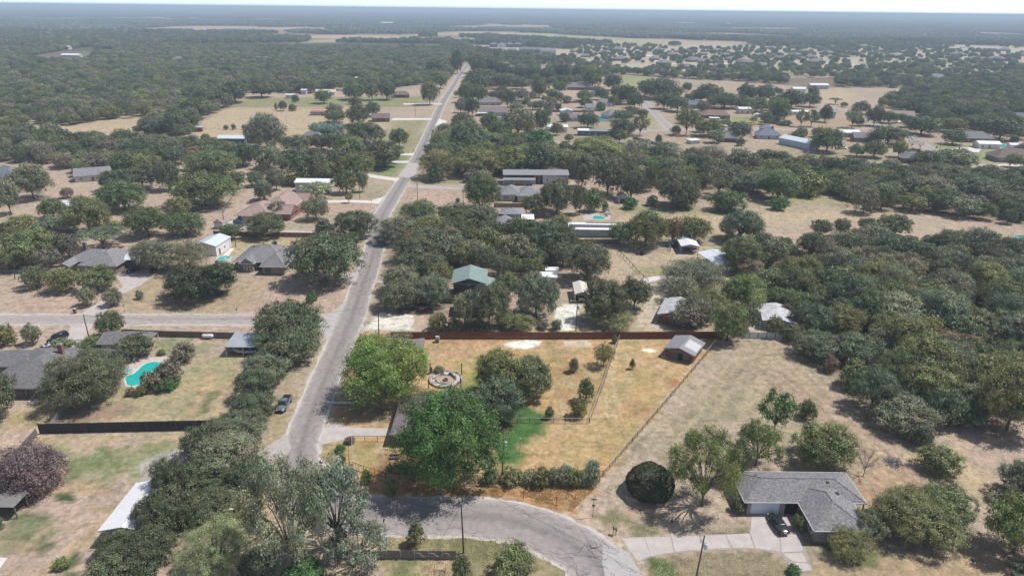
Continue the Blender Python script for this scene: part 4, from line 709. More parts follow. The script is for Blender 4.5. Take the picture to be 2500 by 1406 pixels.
HAND = r'''
@0 350 3.515
=in front of the low woods at the left edge
130 190 450 480 oak gy;0 300 190 600 oak gy
=alone on the pale pasture at the left
530 380 640 470 oak br
=beside the pale pasture behind the small tin barn
870 230 1190 420 oak dk;900 330 1250 590 oak md;1100 190 1350 390 oak dk;1350 160 1560 400 oak dk
=in the row behind the red-roofed house
1510 250 2020 560 dome md;1630 80 2050 300 oak md;1970 20 2200 190 oak dk;1970 240 2120 390 oak md;2120 250 2275 370 oak md;2210 330 2340 480 oak gy
=behind the long grey roof at the left
1430 470 1650 630 oak ol;1440 600 1760 810 oak md;1110 550 1440 810 oak md;600 470 950 780 oak md;360 470 570 650 oak md;0 600 60 790 oak dk;60 620 340 780 oak ol;350 640 640 780 oak bl;900 660 1050 790 oak ol
=left of the grey roof with the brick chimney
60 740 510 1070 oak md;500 780 710 1000 oak br;310 890 520 1080 oak br
=just behind the grey roof with the brick chimney
690 730 1090 905 umb bl
=on the front lawn left of the curved driveway
200 1060 430 1250 oak md;430 1070 710 1285 oak ol;700 1060 990 1285 oak md;680 1250 830 1400 oak gy;900 1250 1050 1400 oak gy
=on the bare front lawn by the side road
1170 1260 1240 1340 shrub gy
=over the parked cars left of the white metal shed
1170 840 1500 1110 oak gy;1440 830 1830 1110 feather gy;1460 1060 1990 1380 dome vd
=by the entrance of the grey hip-roofed house
1830 1020 2010 1110 shrub dk
=on the back lawn of the grey hip-roofed house
1900 690 2080 830 oak md
@600 350 3.515
=on the lawn in front of the red-roofed house
90 330 230 500 oak gy;190 510 360 640 oak dk;20 600 350 820 dome dk;500 470 710 660 oak gy;480 330 740 490 open lg
=along the far hedge left of the road
190 220 340 400 oak gy;340 260 540 370 shrub ol;770 240 960 430 dome md;960 240 1050 410 oak gy
=on the verge beside the white driveway
850 420 920 510 open ol
=at the corner left of the road bend
790 580 1120 820 oak dk;600 650 760 830 cone dk;690 740 860 860 oak br;850 760 1000 870 oak dk
=on the corner lawn left of the long road
400 780 975 1230 dome dk
=on the bare corner lawn before the crossing
525 1300 585 1372 ball gr;560 1285 612 1350 ball gr
=in the dense grove left of the long road
100 30 300 250 oak gy;290 50 700 330 oak dk;530 150 800 310 oak md;680 60 950 260 oak dk;800 80 1120 300 oak md;1040 -10 1340 190 oak dk;300 -60 560 90 oak dk;540 -80 760 60 oak dk;780 -70 1010 70 oak dk
=beyond the right side of the road
1480 50 1830 300 feather ol;1560 190 1700 330 oak dk;1640 -40 2070 150 dome md;1800 60 2200 290 oak ol;1890 220 2100 340 oak br;1850 -100 2200 60 dome md
=in the front yard left of the long grey shed
1880 280 2180 570 dome md
=at the oak wood edge right of the road
1130 640 1500 860 oak gy;1330 500 1640 720 oak md;1640 530 1930 700 oak dk;1450 620 1710 830 oak ol;1700 560 2110 770 oak dk;1930 540 2150 700 oak gy;1270 810 1620 1040 oak dk;1610 800 1900 1050 oak gy;1280 950 1500 1150 oak dk;1420 950 1730 1180 oak dk;1180 1060 1480 1300 oak gy;1150 1200 1500 1450 oak dk;1450 1150 1750 1420 oak gy;1750 830 2100 1080 oak ol
=beside the meadow verge by the road
1800 470 1840 510 shrub gr
@1150 480 4.135
=in the oak wood behind the green-roofed cabin
0 330 300 620 oak ol;250 380 600 700 oak gy;0 480 250 760 oak gy;380 230 700 520 oak md;560 270 1050 640 oak dk;800 190 1000 350 oak ol;0 100 270 330 oak gy
=at the front of the oak wood by the board fence
230 780 480 1040 oak md;440 790 870 1250 dome gy;0 900 360 1330 oak dk;-180 960 60 1330 oak gy;180 850 380 1070 oak gy
=in the hedge just behind the long board fence
270 1170 640 1370 oak ol;660 1260 790 1350 shrub br;800 1240 915 1355 shrub gy;-100 1300 110 1370 shrub ol;120 1290 260 1360 shrub gy;-420 1180 -220 1360 shrub ol;-240 1230 -80 1360 shrub ol
=on the dusty yard beside the white vehicle cover
950 480 1380 870 oak dk
=between the white vehicle cover and the yellow-green trees
1140 850 1540 1280 oak dk;1490 830 1800 1150 oak dk;1190 1150 1640 1370 feather ol
=growing beside the small flat-roofed shed
665 700 800 800 shrub bl
@1200 350 3.515
=behind the long grey shed
50 30 370 270 oak yg;270 0 560 280 dome bl;520 70 770 260 oak ol;700 -20 1110 190 oak yg;190 180 420 300 shrub md;680 110 870 370 dome dk
=in the garden right of the grey house
400 330 710 610 dome dk;270 440 460 630 oak dk;690 355 820 600 oak md;800 390 960 590 shrub md;950 500 1000 590 shrub gr
=at the near edge of the creek belt
1080 240 1310 480 oak dk;850 150 1140 440 oak dk;1300 180 1420 400 oak md;1420 270 1760 550 oak dk;1730 260 1830 430 oak gy;1820 170 2070 450 open gy;1560 410 1760 570 shrub gy;1880 410 2180 600 shrub md;1130 470 1250 570 shrub gr;1330 450 1420 540 shrub gy;2080 250 2400 440 oak gy;1700 20 2010 220 feather br;2000 60 2280 300 oak gy
=around the fenced yard left of the open carport
1150 600 1490 900 oak ol;1000 680 1200 880 oak md
=between two green trees by the open carport
1470 650 1625 860 oak or
=just behind the open carport
1600 640 1870 870 oak ol
=beside the tin-roofed barn
1960 820 2290 1110 dome md;1960 590 2300 850 oak bl
@1550 540 4.6875
=over the pale-roofed farmhouse behind the board fence
330 640 700 960 feather gy;500 860 900 1180 oak gy;380 1000 640 1230 oak br;300 440 1010 850 feather gy;620 780 1020 1100 oak ol;460 980 780 1240 shrub br
=right of the pale-roofed farmhouse
980 620 1450 1060 dome yg;850 960 1260 1400 oak yg
=between the pale yards by the white metal fence
1150 950 1400 1280 oak gy
=at the corner of the dense wood by the white metal fence
1610 950 1810 1130 shrub or;1480 1090 1680 1340 shrub ol
@1850 350 3.515
=beside the open meadow of the creek
0 240 330 500 dome md;420 200 570 350 dome gr;290 240 580 460 shrub yg;110 470 260 580 shrub gr;800 390 1010 600 oak gy;960 370 1150 570 oak md;1200 440 1440 590 oak ol;1260 290 1640 500 oak gy;1600 450 1880 640 oak gy;1660 290 2010 520 oak gy;1970 410 2285 590 oak dk;1330 190 1800 350 oak dk;1330 70 1560 230 dome dk;1560 60 1840 230 oak gy;1840 200 1910 300 oak br;2000 240 2200 400 oak dk;2200 190 2480 360 oak dk;2090 560 2200 690 oak dk;2220 590 2285 680 oak md;1180 200 1310 330 oak dk
=in the open meadow of the creek
720 270 910 525 bare gy
=where the meadow meets the grey oaks
860 640 1010 760 oak dk;1030 610 1280 800 oak dk;640 650 770 800 oak gy;440 660 620 800 oak dk
@2100 700 3.515
=at the dense wood's edge above the mown field
100 970 640 1300 oak gy;420 1180 600 1390 shrub gy;560 870 830 1210 oak bl;700 960 1020 1210 oak bl;830 830 1100 1110 oak gy;1010 700 1500 1290 dome ol
=in the middle of the dense wood
550 50 900 300 oak md;100 80 600 400 oak gy;560 390 960 680 shrub or
@1750 700 3.515
=where the dense wood meets the mown field
670 400 1080 650 oak bl;560 330 760 480 oak dk;900 590 1040 740 shrub or;1050 640 1320 900 shrub ol;1150 720 1500 1090 oak bl;890 170 1240 420 oak ol;430 10 700 200 oak md;640 150 960 420 oak bl;1000 420 1390 700 oak bl
=in the mown field right of the green property
345 890 635 1275 open gr
=standing alone on the mown field
690 980 840 1150 shrub md
@1300 1020 3.642
=on the lawn left of the big grey roof
870 445 1215 732 ball vd
=on the lawn shading the big grey roof
1200 130 1810 880 open yg
=behind the open-branched trees by the big grey roof
1690 200 1910 580 feather dk;1790 60 2180 480 open yg
@1750 1100 4.596
=just behind the big grey roof
860 -270 1490 250 oak ol
=beside the far corner of the big grey roof
1530 -10 1760 310 bare gy
=against the wall of the grey-roofed brick house
160 530 320 710 shrub dk;830 720 975 900 shrub md
=at the near right corner of the grey-roofed brick house
1480 700 1880 1040 oak dk;1240 900 1720 1270 feather ol
=at the tip of the cracked driveway
790 1280 940 1420 shrub gr
@2100 1060 4.06
=on the fence line above the dry field
590 130 970 430 shrub ol;1270 560 1560 730 shrub tn
=on the dry lawn at the lower right
540 530 1060 970 oak md;190 620 930 1160 oak ol
=at the right edge of the picture
1230 650 1800 1290 oak yg;1380 300 1800 700 oak bl;1470 1350 1800 1500 oak dk
@800 780 4.393
=in the dusty driveway yard of the green property
190 225 1075 970 dome pg
=over the roof of the green property's house
800 800 1300 1150 oak tn
=in front of the green property's house
815 850 1830 1930 dome gr
=beside the stone fire pit
1140 500 1260 590 shrub gy;1090 460 1130 580 cone dk
=behind the small grey shed at the board fence
580 150 900 340 open gy
@1200 780 4.167
=on the green lawn right of the house
-150 330 290 820 oak ol;130 400 625 830 dome md;-150 640 310 1090 oak bl;20 900 100 1040 shrub ol
=in the dry paddock inside the pipe fence
780 390 885 545 shrub br;1030 240 1245 490 feather ol;875 600 1040 840 cone md;790 810 960 1010 shrub ol;545 890 635 1020 shrub dk
=climbing the corner of the board fence
1220 160 1290 245 shrub bl
=alone in the outer paddock
1400 370 1460 505 cone ol
@850 1020 3.642
=by the gate at the bend of the road
-90 300 -10 460 cone md;-30 170 60 240 shrub pk;-110 240 -20 320 shrub gr
=on the bank of orange soil by the road bend
120 460 215 590 shrub pg;-120 420 60 620 shrub lg;310 540 450 700 shrub yg
=in the clipped hedge along the lower pipe fence
1200 445 1345 595 shrub md;1350 455 1570 625 shrub ol;1540 470 1700 605 shrub gy;1640 445 1810 630 shrub ol;1745 440 1890 605 shrub gy;1820 455 1975 622 shrub gy;1915 460 2075 630 shrub ol;2010 460 2165 610 shrub gy;2095 455 2235 622 shrub gy
=at the end of the clipped hedge
2110 380 2230 520 shrub sp;1890 420 1990 500 shrub sp
=on the grass island between road and dark fence
530 925 680 1150 cone md
=in the foreground beside the leaning utility pole
930 1180 1095 1500 cone dk
=in the foreground below the bend of the road
1280 1165 1670 1500 shrub md
@450 1020 3.642
=overhanging the bend of the road in the foreground
620 380 1340 1500 open sg;1080 390 1660 1240 open sg;1300 950 1830 1420 open sg
=in the foreground left of the sparse grey-green trees
0 950 620 1500 feather lg
=in the dark grove beside the white metal roof
200 -10 730 290 oak dk;150 170 680 560 oak gy;-60 400 450 760 oak dk;440 380 800 700 oak dk;0 90 260 380 oak dk;-250 380 60 800 oak dk;0 650 480 1000 oak dk;300 680 680 960 oak ol;-400 700 -60 1100 oak dk;-720 1000 -300 1320 oak dk;-330 640 120 1080 oak dk;-800 1210 -250 1600 oak dk;-500 1000 -60 1400 oak dk;500 1200 840 1500 oak dk;860 1310 1240 1550 shrub gr
@450 700 3.906
=in the row along the left road verge
720 150 1340 620 dome dk;730 380 1290 770 oak dk;590 640 1010 930 oak gy;530 790 900 1110 oak dk;465 1040 865 1310 oak dk
@0 700 3.906
=right of the blue-green pool
1365 800 1560 1010 shrub gy;1490 700 1740 950 shrub br;1640 540 1870 740 shrub tn;1480 870 1700 1010 shrub gr;1200 960 1300 1050 shrub tn;1290 940 1400 1050 shrub ol;1495 600 1580 660 shrub ol
=between the slate-grey roof and the pool
520 640 1215 1180 dome dk
=at the left edge below the slate-grey roof
-250 820 170 1300 dome dk
=beside the garage by the dark board fence
1120 470 1450 710 oak dk;945 240 1190 490 oak md
=beside the driveway of the slate-grey house
740 480 1040 620 shrub md;470 510 700 610 shrub md;235 365 400 560 oak gy;-60 370 155 580 shrub ol
@0 1020 3.642
=behind the brown lean-to at the left edge
0 275 592 730 round pk
=on the lawn beside a pale stone figure
470 1255 612 1370 shrub yg
=in front of the brown lean-to
-60 880 45 1000 shrub dk
@400 180 4.167
=on the pale pasture left of the long road
860 425 1245 790 dome gy;840 600 1020 700 oak gy;1320 630 1400 740 cone md;380 615 480 700 cone md
=along the green strip beyond the pale pasture
1545 170 1720 300 oak md;1170 280 1260 375 oak dk;1275 310 1355 380 shrub dk;1300 215 1375 290 shrub dk;1125 300 1160 365 shrub md;1820 100 2060 260 dome md;1870 240 2010 315 shrub dk;2050 90 2190 260 oak gy;2180 100 2360 260 oak dk;1390 50 1600 190 oak gy;1600 60 1830 170 oak dk;2050 290 2210 430 oak dk
=behind the red-roofed barn
1660 305 1820 420 oak gy;1640 380 1870 500 oak md;1870 320 2100 520 dome dk
=at the corner of the wood beside the pale pasture
590 80 870 290 dome dk;400 180 690 340 oak dk;200 250 480 460 oak dk;100 380 400 580 oak dk;0 400 240 620 oak dk;60 640 400 800 oak dk;300 680 700 850 oak dk;0 660 200 860 oak gy;240 790 700 1000 oak md;680 720 940 940 oak dk;960 720 1200 960 oak gy;870 90 1130 240 oak dk
=on the fence line across the pale pasture
610 520 660 570 shrub md;690 510 735 570 shrub md;795 515 845 570 shrub md;1110 560 1110 560 shrub md
=among the tall pale reeds by the driveway house
1470 500 1600 600 shrub sp;1560 490 1700 600 shrub sp;1660 500 1800 600 shrub sp;1740 510 1860 590 shrub sp;1510 520 1660 610 shrub sp;1620 520 1760 610 shrub sp
=beside the tall reeds
1860 500 2230 720 oak dk;1640 600 1900 800 oak dk;1750 640 2060 900 oak md;2080 680 2420 960 oak dk;2300 560 2490 740 oak md
@1100 80 4.167
=beside the far stretch of the long road
185 210 375 400 dome md;10 190 130 400 dome dk;120 400 400 600 dome dk;90 510 250 700 dome md;200 540 370 700 oak md;-240 270 -40 420 oak dk;-170 430 -30 560 oak md;-300 500 -120 720 dome md
=in the gardens right of the long road
355 260 480 420 oak dk;440 300 600 440 oak dk;600 340 760 470 oak dk;740 350 900 480 oak dk;900 360 1060 500 oak dk;1060 330 1220 480 oak dk;440 430 630 570 oak dk;640 460 810 570 oak dk;500 580 660 750 oak dk;650 570 800 690 oak br;820 480 980 650 dome md;1040 500 1180 610 oak gr;990 600 1140 730 oak dk;50 700 150 810 oak gy;150 670 290 840 oak dk;600 710 740 800 shrub gy;780 700 890 780 oak gy;940 700 1055 820 oak br;1060 720 1130 800 oak md
=beside the blue-roofed houses beyond the belt
1230 330 1400 480 dome dk;1330 350 1550 560 dome md;1560 430 1745 580 oak dk;1280 600 1440 690 oak md;1310 660 1445 760 oak dk;1470 570 1600 680 oak dk;1600 640 1700 740 oak md;1700 540 1900 720 oak dk;1790 610 1950 760 oak dk;1890 490 2060 640 oak dk;1950 470 2280 670 oak dk;2080 620 2260 770 oak dk;2200 650 2410 800 oak dk;2290 760 2500 1030 open md;1290 820 1500 970 oak dk;1485 712 1567 792 ball gr;1110 820 1210 910 shrub dk;1640 790 1850 900 oak md;1630 880 1850 1050 oak dk;1840 840 2010 1040 open ol;1020 920 1140 1040 oak gy;1160 1030 1250 1110 oak gy;1860 780 1910 830 oak gy;2080 1040 2150 1130 cone dk
=in the thick of the tree belt
830 790 990 1000 dome dk;520 780 860 1050 oak gy;300 820 500 1010 dome md;10 820 230 970 dome md;0 900 370 1250 dome bl;370 900 650 1090 dome md;380 1060 520 1180 oak br;490 1060 700 1190 oak gr;760 990 1050 1210 dome gr;860 1140 1060 1350 cone dk;1250 1060 1700 1280 oak yg;1650 990 1790 1120 oak md;1720 1090 2060 1300 feather gy;1040 1190 1320 1350 oak br;2050 1120 2350 1210 shrub gy
@1650 80 4.393
=among the far houses right of the tree belt
205 550 470 740 oak dk;365 650 670 810 oak dk;660 550 840 730 oak dk;840 560 1030 730 oak dk;1040 590 1140 670 oak dk;1100 620 1370 810 dome dk;1340 640 1530 790 oak dk;1410 580 1520 690 oak dk;970 710 1200 950 dome md;900 850 1020 980 oak md;720 700 990 850 oak md;750 770 880 910 bare br;1280 830 1400 1000 open md;1380 830 1520 1000 open md;1530 780 1660 950 dome dk;1810 800 1965 1010 open gy;1650 700 1770 770 umb br;535 960 790 1150 oak dk;200 930 480 1110 oak md;330 1040 500 1180 oak gy;1100 940 1250 1000 shrub dk;1450 1030 1780 1280 dome md;650 1130 740 1215 shrub bl
@2050 80 4.393
=along the curving street at the upper right
280 800 450 990 oak dk;440 850 600 970 oak md;330 1010 690 1210 oak dk;710 910 1030 1100 oak dk;1090 920 1340 1070 oak ol;1100 1050 1320 1200 oak md;1530 930 1900 1150 oak dk;720 1110 810 1250 bare gy;820 1150 890 1260 bare gy;730 1240 860 1330 oak dk;800 1270 1050 1430 dome dk;1060 1250 1410 1430 oak gy;550 1150 700 1330 oak yg;1820 1110 1900 1200 oak dk;130 740 300 870 oak dk;100 1200 260 1330 oak md;250 1160 480 1340 dome md
'''
def parse_hand():
    ox = oy = 0; s = 1; ph = ''
    for ln in HAND.strip().splitlines():
        if ln[0] == '@': ox, oy, s = [float(a) for a in ln[1:].split()]
        elif ln[0] == '=': ph = ln[1:]
        else:
            for e in ln.split(';'):
                a = e.split(); b = [float(t) for t in a[:4]]
                if b[2] - b[0] < 5: continue
                tree_box(ox + b[0] / s, oy + b[1] / s, ox + b[2] / s, oy + b[3] / s, a[4], a[5], ph)
parse_hand()
CLEARINGS = []
FARFIELDS = [[(1100,95),(1160,92),(1165,106),(1100,108)], [(1180,86),(1340,82),(1510,92),(1640,102),(1630,115),(1510,110),(1390,102),(1220,92)], [(1145,108),(1410,122),(1420,150),(1150,125)],
 [(380,48),(450,46),(700,47),(730,51),(560,54),(400,53)], [(440,43),(520,42),(540,45),(450,46)], [(640,24),(780,24),(780,26),(640,27)], [(2040,47),(2085,50),(2075,58),(2050,55)], [(1780,36),(1820,37),(1815,41),(1785,40)], [(2230,56),(2270,58),(2260,62),(2235,61)], [(1325,73),(1420,74),(1420,77),(1330,77)], [(1965,65),(2020,65),(2020,68),(1965,68)], [(1150,28),(1450,30),(1400,33),(1180,32)]]
# ------------------------------------------------------------------ buildings
SH = {'slate': shingle('slate_shingle', (0.175, 0.17, 0.17)), 'grey': shingle('grey_shingle', (0.22, 0.215, 0.22)), 'pgrey': shingle('pale_grey_shingle', (0.25, 0.245, 0.26)), 'taupe': shingle('taupe_shingle', (0.23, 0.20, 0.195)), 'brown': shingle('brown_shingle', (0.20, 0.155, 0.14)),
      'rose': shingle('rose_shingle', (0.34, 0.25, 0.225)), 'redbr': shingle('redbrown_shingle', (0.27, 0.175, 0.15)), 'tan': shingle('tan_shingle', (0.32, 0.275, 0.24)), 'blue': shingle('bluegrey_shingle', (0.19, 0.205, 0.24))}
BRK = mat('grey_brown_brick', (0.26, 0.225, 0.205), .9, .3, 6, stretch=(1, 1, 3)); BRD = mat('dark_brown_brick', (0.15, 0.115, 0.10), .9, .3, 6, stretch=(1, 1, 3)); BRR = mat('red_brick', (0.25, 0.13, 0.10), .9, .3, 6, stretch=(1, 1, 3))
WHW = mat('white_siding', (0.72, 0.71, 0.70), .7, .05, 2, stretch=(.3, .3, 8)); GYW = mat('grey_siding', (0.45, 0.46, 0.48), .7, .06, 2, stretch=(.3, .3, 8)); BLW = mat('light_blue_siding', (0.42, 0.50, 0.57), .7, .06, 2, stretch=(.3, .3, 8)); DBW = mat('dark_blue_grey_siding', (0.10, 0.115, 0.15), .7, .06, 2)
CRW = mat('cream_wall', (0.58, 0.54, 0.48), .8, .08, 2); DKW = mat('dark_wood_wall', (0.075, 0.065, 0.065), .85, .3, 3, stretch=(1, 1, .3)); TINW = mat('white_roof_metal', (0.74, 0.74, 0.74), .5, .05, .7, spec=.4); TING = mat('galvanized_roof', (0.42, 0.455, 0.49), .45, .14, .9, metal=.3); TINL = mat('light_blue_metal_roof', (0.58, 0.63, 0.68), .45, .08, .9)
GREENR = mat('green_metal_roof', (0.235, 0.315, 0.28), .5, .12, .6); DKG = mat('dark_grey_metal_wall', (0.09, 0.10, 0.12), .6, .1, 2); RUST = mat('rusty_tin', (0.40, 0.36, 0.34), .8, .25, .8, wear=(0.36, 0.20, 0.13)); TEAL = mat('pale_teal_siding', (0.31, 0.38, 0.38), .7, .1, 1, stretch=(6, 6, .2))
TRIM = mat('white_trim', (0.78, 0.77, 0.75), .6, .03, 3); GLASS = mat('window_glass', (0.03, 0.04, 0.05), .08, spec=.8); DOORW = mat('white_door', (0.62, 0.65, 0.70), .5, .04, 2, stretch=(1, 1, 6)); DARKIN = mat('shaded_interior', (0.03, 0.027, 0.025), .9); BRNW = mat('red_brown_wood', (0.21, 0.10, 0.065), .85, .3, 2, stretch=(7, 7, .3)); REDT = mat('red_tin_roof', (0.35, 0.15, 0.13), .6, .15, .8); GYT = mat('grey_metal_roof', (0.27, 0.265, 0.28), .5, .08, .8)
WOODG = mat('weathered_grey_wood', (0.17, 0.15, 0.14), .9, .3, 2, stretch=(7, 7, .3)); WOODD = mat('dark_stained_wood', (0.045, 0.043, 0.047), .9, .35, 2.5, stretch=(8, 8, .3)); WOODR = mat('red_stained_fence_wood', (0.155, 0.058, 0.038), .9, .35, 1.2, stretch=(6, 6, .2)); CANV = mat('beige_canvas', (0.60, 0.55, 0.49), .8, .05, 1)
STUC = mat('stucco', (0.55, 0.53, 0.50), .85, .05, 1)
def roof_into(mb, wall, r):
    x0, x1, y0, y1, z, ty, rise = r; th = .16; cx, cy = (x0 + x1) / 2, (y0 + y1) / 2
    mb.add([(x0, y0, z), (x1, y0, z), (x1, y1, z), (x0, y1, z), (x0, y0, z + th), (x1, y0, z + th), (x1, y1, z + th), (x0, y1, z + th)], [(0, 3, 2, 1), (0, 1, 5, 4), (1, 2, 6, 5), (2, 3, 7, 6), (3, 0, 4, 7)])
    zt = z + th; zr = zt + rise
    if ty == 'hx':
        k = min((y1 - y0) / 2, (x1 - x0) / 2 - .05); mb.add([(x0, y0, zt), (x1, y0, zt), (x1, y1, zt), (x0, y1, zt), (x0 + k, cy, zr), (x1 - k, cy, zr)], [(0, 1, 5, 4), (1, 2, 5), (2, 3, 4, 5), (3, 0, 4)])
    elif ty == 'hy':
        k = min((x1 - x0) / 2, (y1 - y0) / 2 - .05); mb.add([(x0, y0, zt), (x1, y0, zt), (x1, y1, zt), (x0, y1, zt), (cx, y0 + k, zr), (cx, y1 - k, zr)], [(0, 1, 4), (1, 2, 5, 4), (2, 3, 5), (3, 0, 4, 5)])
    elif ty == 'gx':
        mb.add([(x0, y0, zt), (x1, y0, zt), (x1, y1, zt), (x0, y1, zt), (x0, cy, zr), (x1, cy, zr)], [(0, 1, 5, 4), (2, 3, 4, 5)])
        for xx, i in ((x0 + .12, 0), (x1 - .12, 1)): wall.add([(xx, y0 + .1, z + th * .5), (xx, y1 - .1, z + th * .5), (xx, cy, zr - .1)], [(0, 1, 2)])
        mb.add([(x0, y0, zt - .1), (x0, y0, zt), (x0, cy, zr), (x0, cy, zr - .22), (x0, y1, zt), (x0, y1, zt - .1)], [(0, 1, 2, 3), (3, 2, 4, 5)]); mb.add([(x1, y0, zt - .1), (x1, y0, zt), (x1, cy, zr), (x1, cy, zr - .22), (x1, y1, zt), (x1, y1, zt - .1)], [(3, 2, 1, 0), (5, 4, 2, 3)])
    elif ty == 'gy':
        mb.add([(x0, y0, zt), (x1, y0, zt), (x1, y1, zt), (x0, y1, zt), (cx, y0, zr), (cx, y1, zr)], [(1, 2, 5, 4), (3, 0, 4, 5)])
        for yy in (y0 + .12, y1 - .12): wall.add([(x0 + .1, yy, z + th * .5), (x1 - .1, yy, z + th * .5), (cx, yy, zr - .1)], [(0, 1, 2)])
        mb.add([(x0, y0, zt - .1), (x0, y0, zt), (cx, y0, zr), (cx, y0, zr - .22), (x1, y0, zt), (x1, y0, zt - .1)], [(3, 2, 1, 0), (5, 4, 2, 3)]); mb.add([(x0, y1, zt - .1), (x0, y1, zt), (cx, y1, zr), (cx, y1, zr - .22), (x1, y1, zt), (x1, y1, zt - .1)], [(0, 1, 2, 3), (3, 2, 4, 5)])
    elif ty[0] == 's':   # lean-to, named by its low side
        d = {'S': (0, 0, 1, 1), 'N': (1, 1, 0, 0), 'W': (0, 1, 1, 0), 'E': (1, 0, 0, 1)}[ty[1]]
        zz = [zt + rise * k for k in d]; mb.add([(x0, y0, zz[0]), (x1, y0, zz[1]), (x1, y1, zz[2]), (x0, y1, zz[3]), (x0, y0, z), (x1, y0, z), (x1, y1, z), (x0, y1, z)], [(0, 1, 2, 3), (4, 5, 1, 0), (5, 6, 2, 1), (6, 7, 3, 2), (7, 4, 0, 3)])
def building(name, label, cat, ox, oy, rz, walls, roofs, feats=(), wm=None, rm=None, fascia=None, chim=(), vents=(), clear=True, group=None, posts=(), ribs=None, postm=None, wallname='wall', chm=None, sepw=False):
    t = thing(name, label, cat, (ox, oy, 0), rz, group); wb = MB(); rb = MB()
    for w in walls:
        x0, x1, y0, y1, h = w[:5]; z0 = w[5] if len(w) > 5 else -.05
        wb.box((x0 + x1) / 2, (y0 + y1) / 2, z0, x1 - x0, y1 - y0, h - z0)
    for r in roofs: roof_into(rb, wb, r)
    if wb.v and not walls:
        for k in range(0, len(wb.v), 3): g_ = MB(); g_.add(wb.v[k:k + 3], [(0, 1, 2)]); g_.build('gable', wm or rm, t)
    elif wb.v and not sepw: wb.build(wallname, wm, t)
    if sepw:
        for w in walls: q = MB(); q.box((w[0] + w[1]) / 2, (w[2] + w[3]) / 2, -.05, w[1] - w[0], w[3] - w[2], w[4] + .05); q.build(wallname, wm, t)
    ro = rb.build('roof', rm, t) if rb.v else None
    if fascia:
        fb = MB()
        for r in roofs:
            x0, x1, y0, y1, z = r[:5]; e = .06; zf = z + .015
            fb.box((x0 + x1) / 2, y0 - e / 2 - .003, zf, x1 - x0 + .1, e, .17); fb.box((x0 + x1) / 2, y1 + e / 2 + .003, zf, x1 - x0 + .1, e, .17) if r[5][0] != 's' else None
            if r[5] in ('hx', 'hy', 'gy'): fb.box(x0 - e / 2 - .004, (y0 + y1) / 2, zf, e, y1 - y0 - .02, .165); fb.box(x1 + e / 2 + .004, (y0 + y1) / 2, zf, e, y1 - y0 - .02, .165)
        fb.build('fascia', fascia, t)
        cp = MB()
        for r in roofs:
            x0, x1, y0, y1, z, ty, rise = r; zt = z + .17; zr = zt + rise; cx, cy = (x0 + x1) / 2, (y0 + y1) / 2
            if ty == 'hx': k = min((y1 - y0) / 2, (x1 - x0) / 2 - .05); A, B = (x0 + k, cy, zr), (x1 - k, cy, zr); ee = [((x0, y0, zt), A), ((x0, y1, zt), A), ((x1, y0, zt), B), ((x1, y1, zt), B), (A, B)]
            elif ty == 'hy': k = min((x1 - x0) / 2, (y1 - y0) / 2 - .05); A, B = (cx, y0 + k, zr), (cx, y1 - k, zr); ee = [((x0, y0, zt), A), ((x1, y0, zt), A), ((x0, y1, zt), B), ((x1, y1, zt), B), (A, B)]
            elif ty == 'gy': ee = [((cx, y0, zr), (cx, y1, zr))]
            elif ty == 'gx': ee = [((x0, cy, zr), (x1, cy, zr))]
            else: ee = []
            for A, B in ee: cp.bar(A, B, .3, .05)
        co = cp.build('ridge_cap', rm, ro, kind='stuff')
    for f in feats:
        ty, side, u, wp, w, h, z0 = f[:7]; m_ = f[7] if len(f) > 7 else None
        s = {'S': (0, -1), 'N': (0, 1), 'E': (1, 0), 'W': (-1, 0)}[side]
        c = (u, wp) if side in 'SN' else (wp, u); a = 0 if side in 'SN' else math.pi / 2
        def slab(mb, th, ww, hh, zz, off, du=0): mb.box(c[0] + s[0] * (off + th / 2) + (du if side in 'SN' else 0), c[1] + s[1] * (off + th / 2) + (du if side in 'EW' else 0), zz, ww, th, hh, a)
        if ty == 'win':
            fm = MB(); fw = .09
            for du in (-w / 2 + fw / 2, w / 2 - fw / 2) + ((0,) if w > 1.3 else ()): slab(fm, .07, fw, h, z0, .003, du)
            slab(fm, .066, w, fw, z0, .005); slab(fm, .066, w, fw, z0 + h - fw, .005); slab(fm, .06, w, .05, z0 + h / 2, .005)
            fo = fm.build('window', m_ or TRIM, t); pm = MB(); slab(pm, .02, w - .02, h - .02, z0 + .01, .002); pm.build('pane', GLASS, fo)
        elif ty == 'door':
            dm = MB(); slab(dm, .06, w, h, z0, .003); d_ = dm.build('door', m_ or BRNW, t); hm_ = MB(); slab(hm_, .05, .06, .12, z0 + 1.0, .065, w * .38); hm_.build('handle', TING, d_)
        elif ty == 'gar':
            gm = MB(); n = 4
            for i in range(n): slab(gm, .05, w, h / n - .03, z0 + i * h / n, .004)
            slab(gm, .02, w + .02, h, z0, .002); gm.build('garage_door', m_ or DOORW, t)
        elif ty == 'dark':
            dm = MB(); slab(dm, .02, w, h, z0, .004); dm.build('opening_shade', m_ or DARKIN, t)  # flat panel on the wall, near-black colour painted as a recess's shade
        elif ty == 'pil':
            dm = MB(); slab(dm, .35, w, h, z0, .004); dm.build('pillar', m_ or wm, t)
    for c in chim:
        x, y, zt = c[:3]; cm = MB(); cm.box(x, y, 1.0, 1.0, .8, zt - 1.0); co = cm.build('chimney', chm or BRD, t); k = MB(); k.box(x, y, zt, 1.15, .95, .14).box(x, y, zt + .14, .4, .4, .2); k.build('cap', mat('chimney_cap', (.3, .28, .27), .8), co)
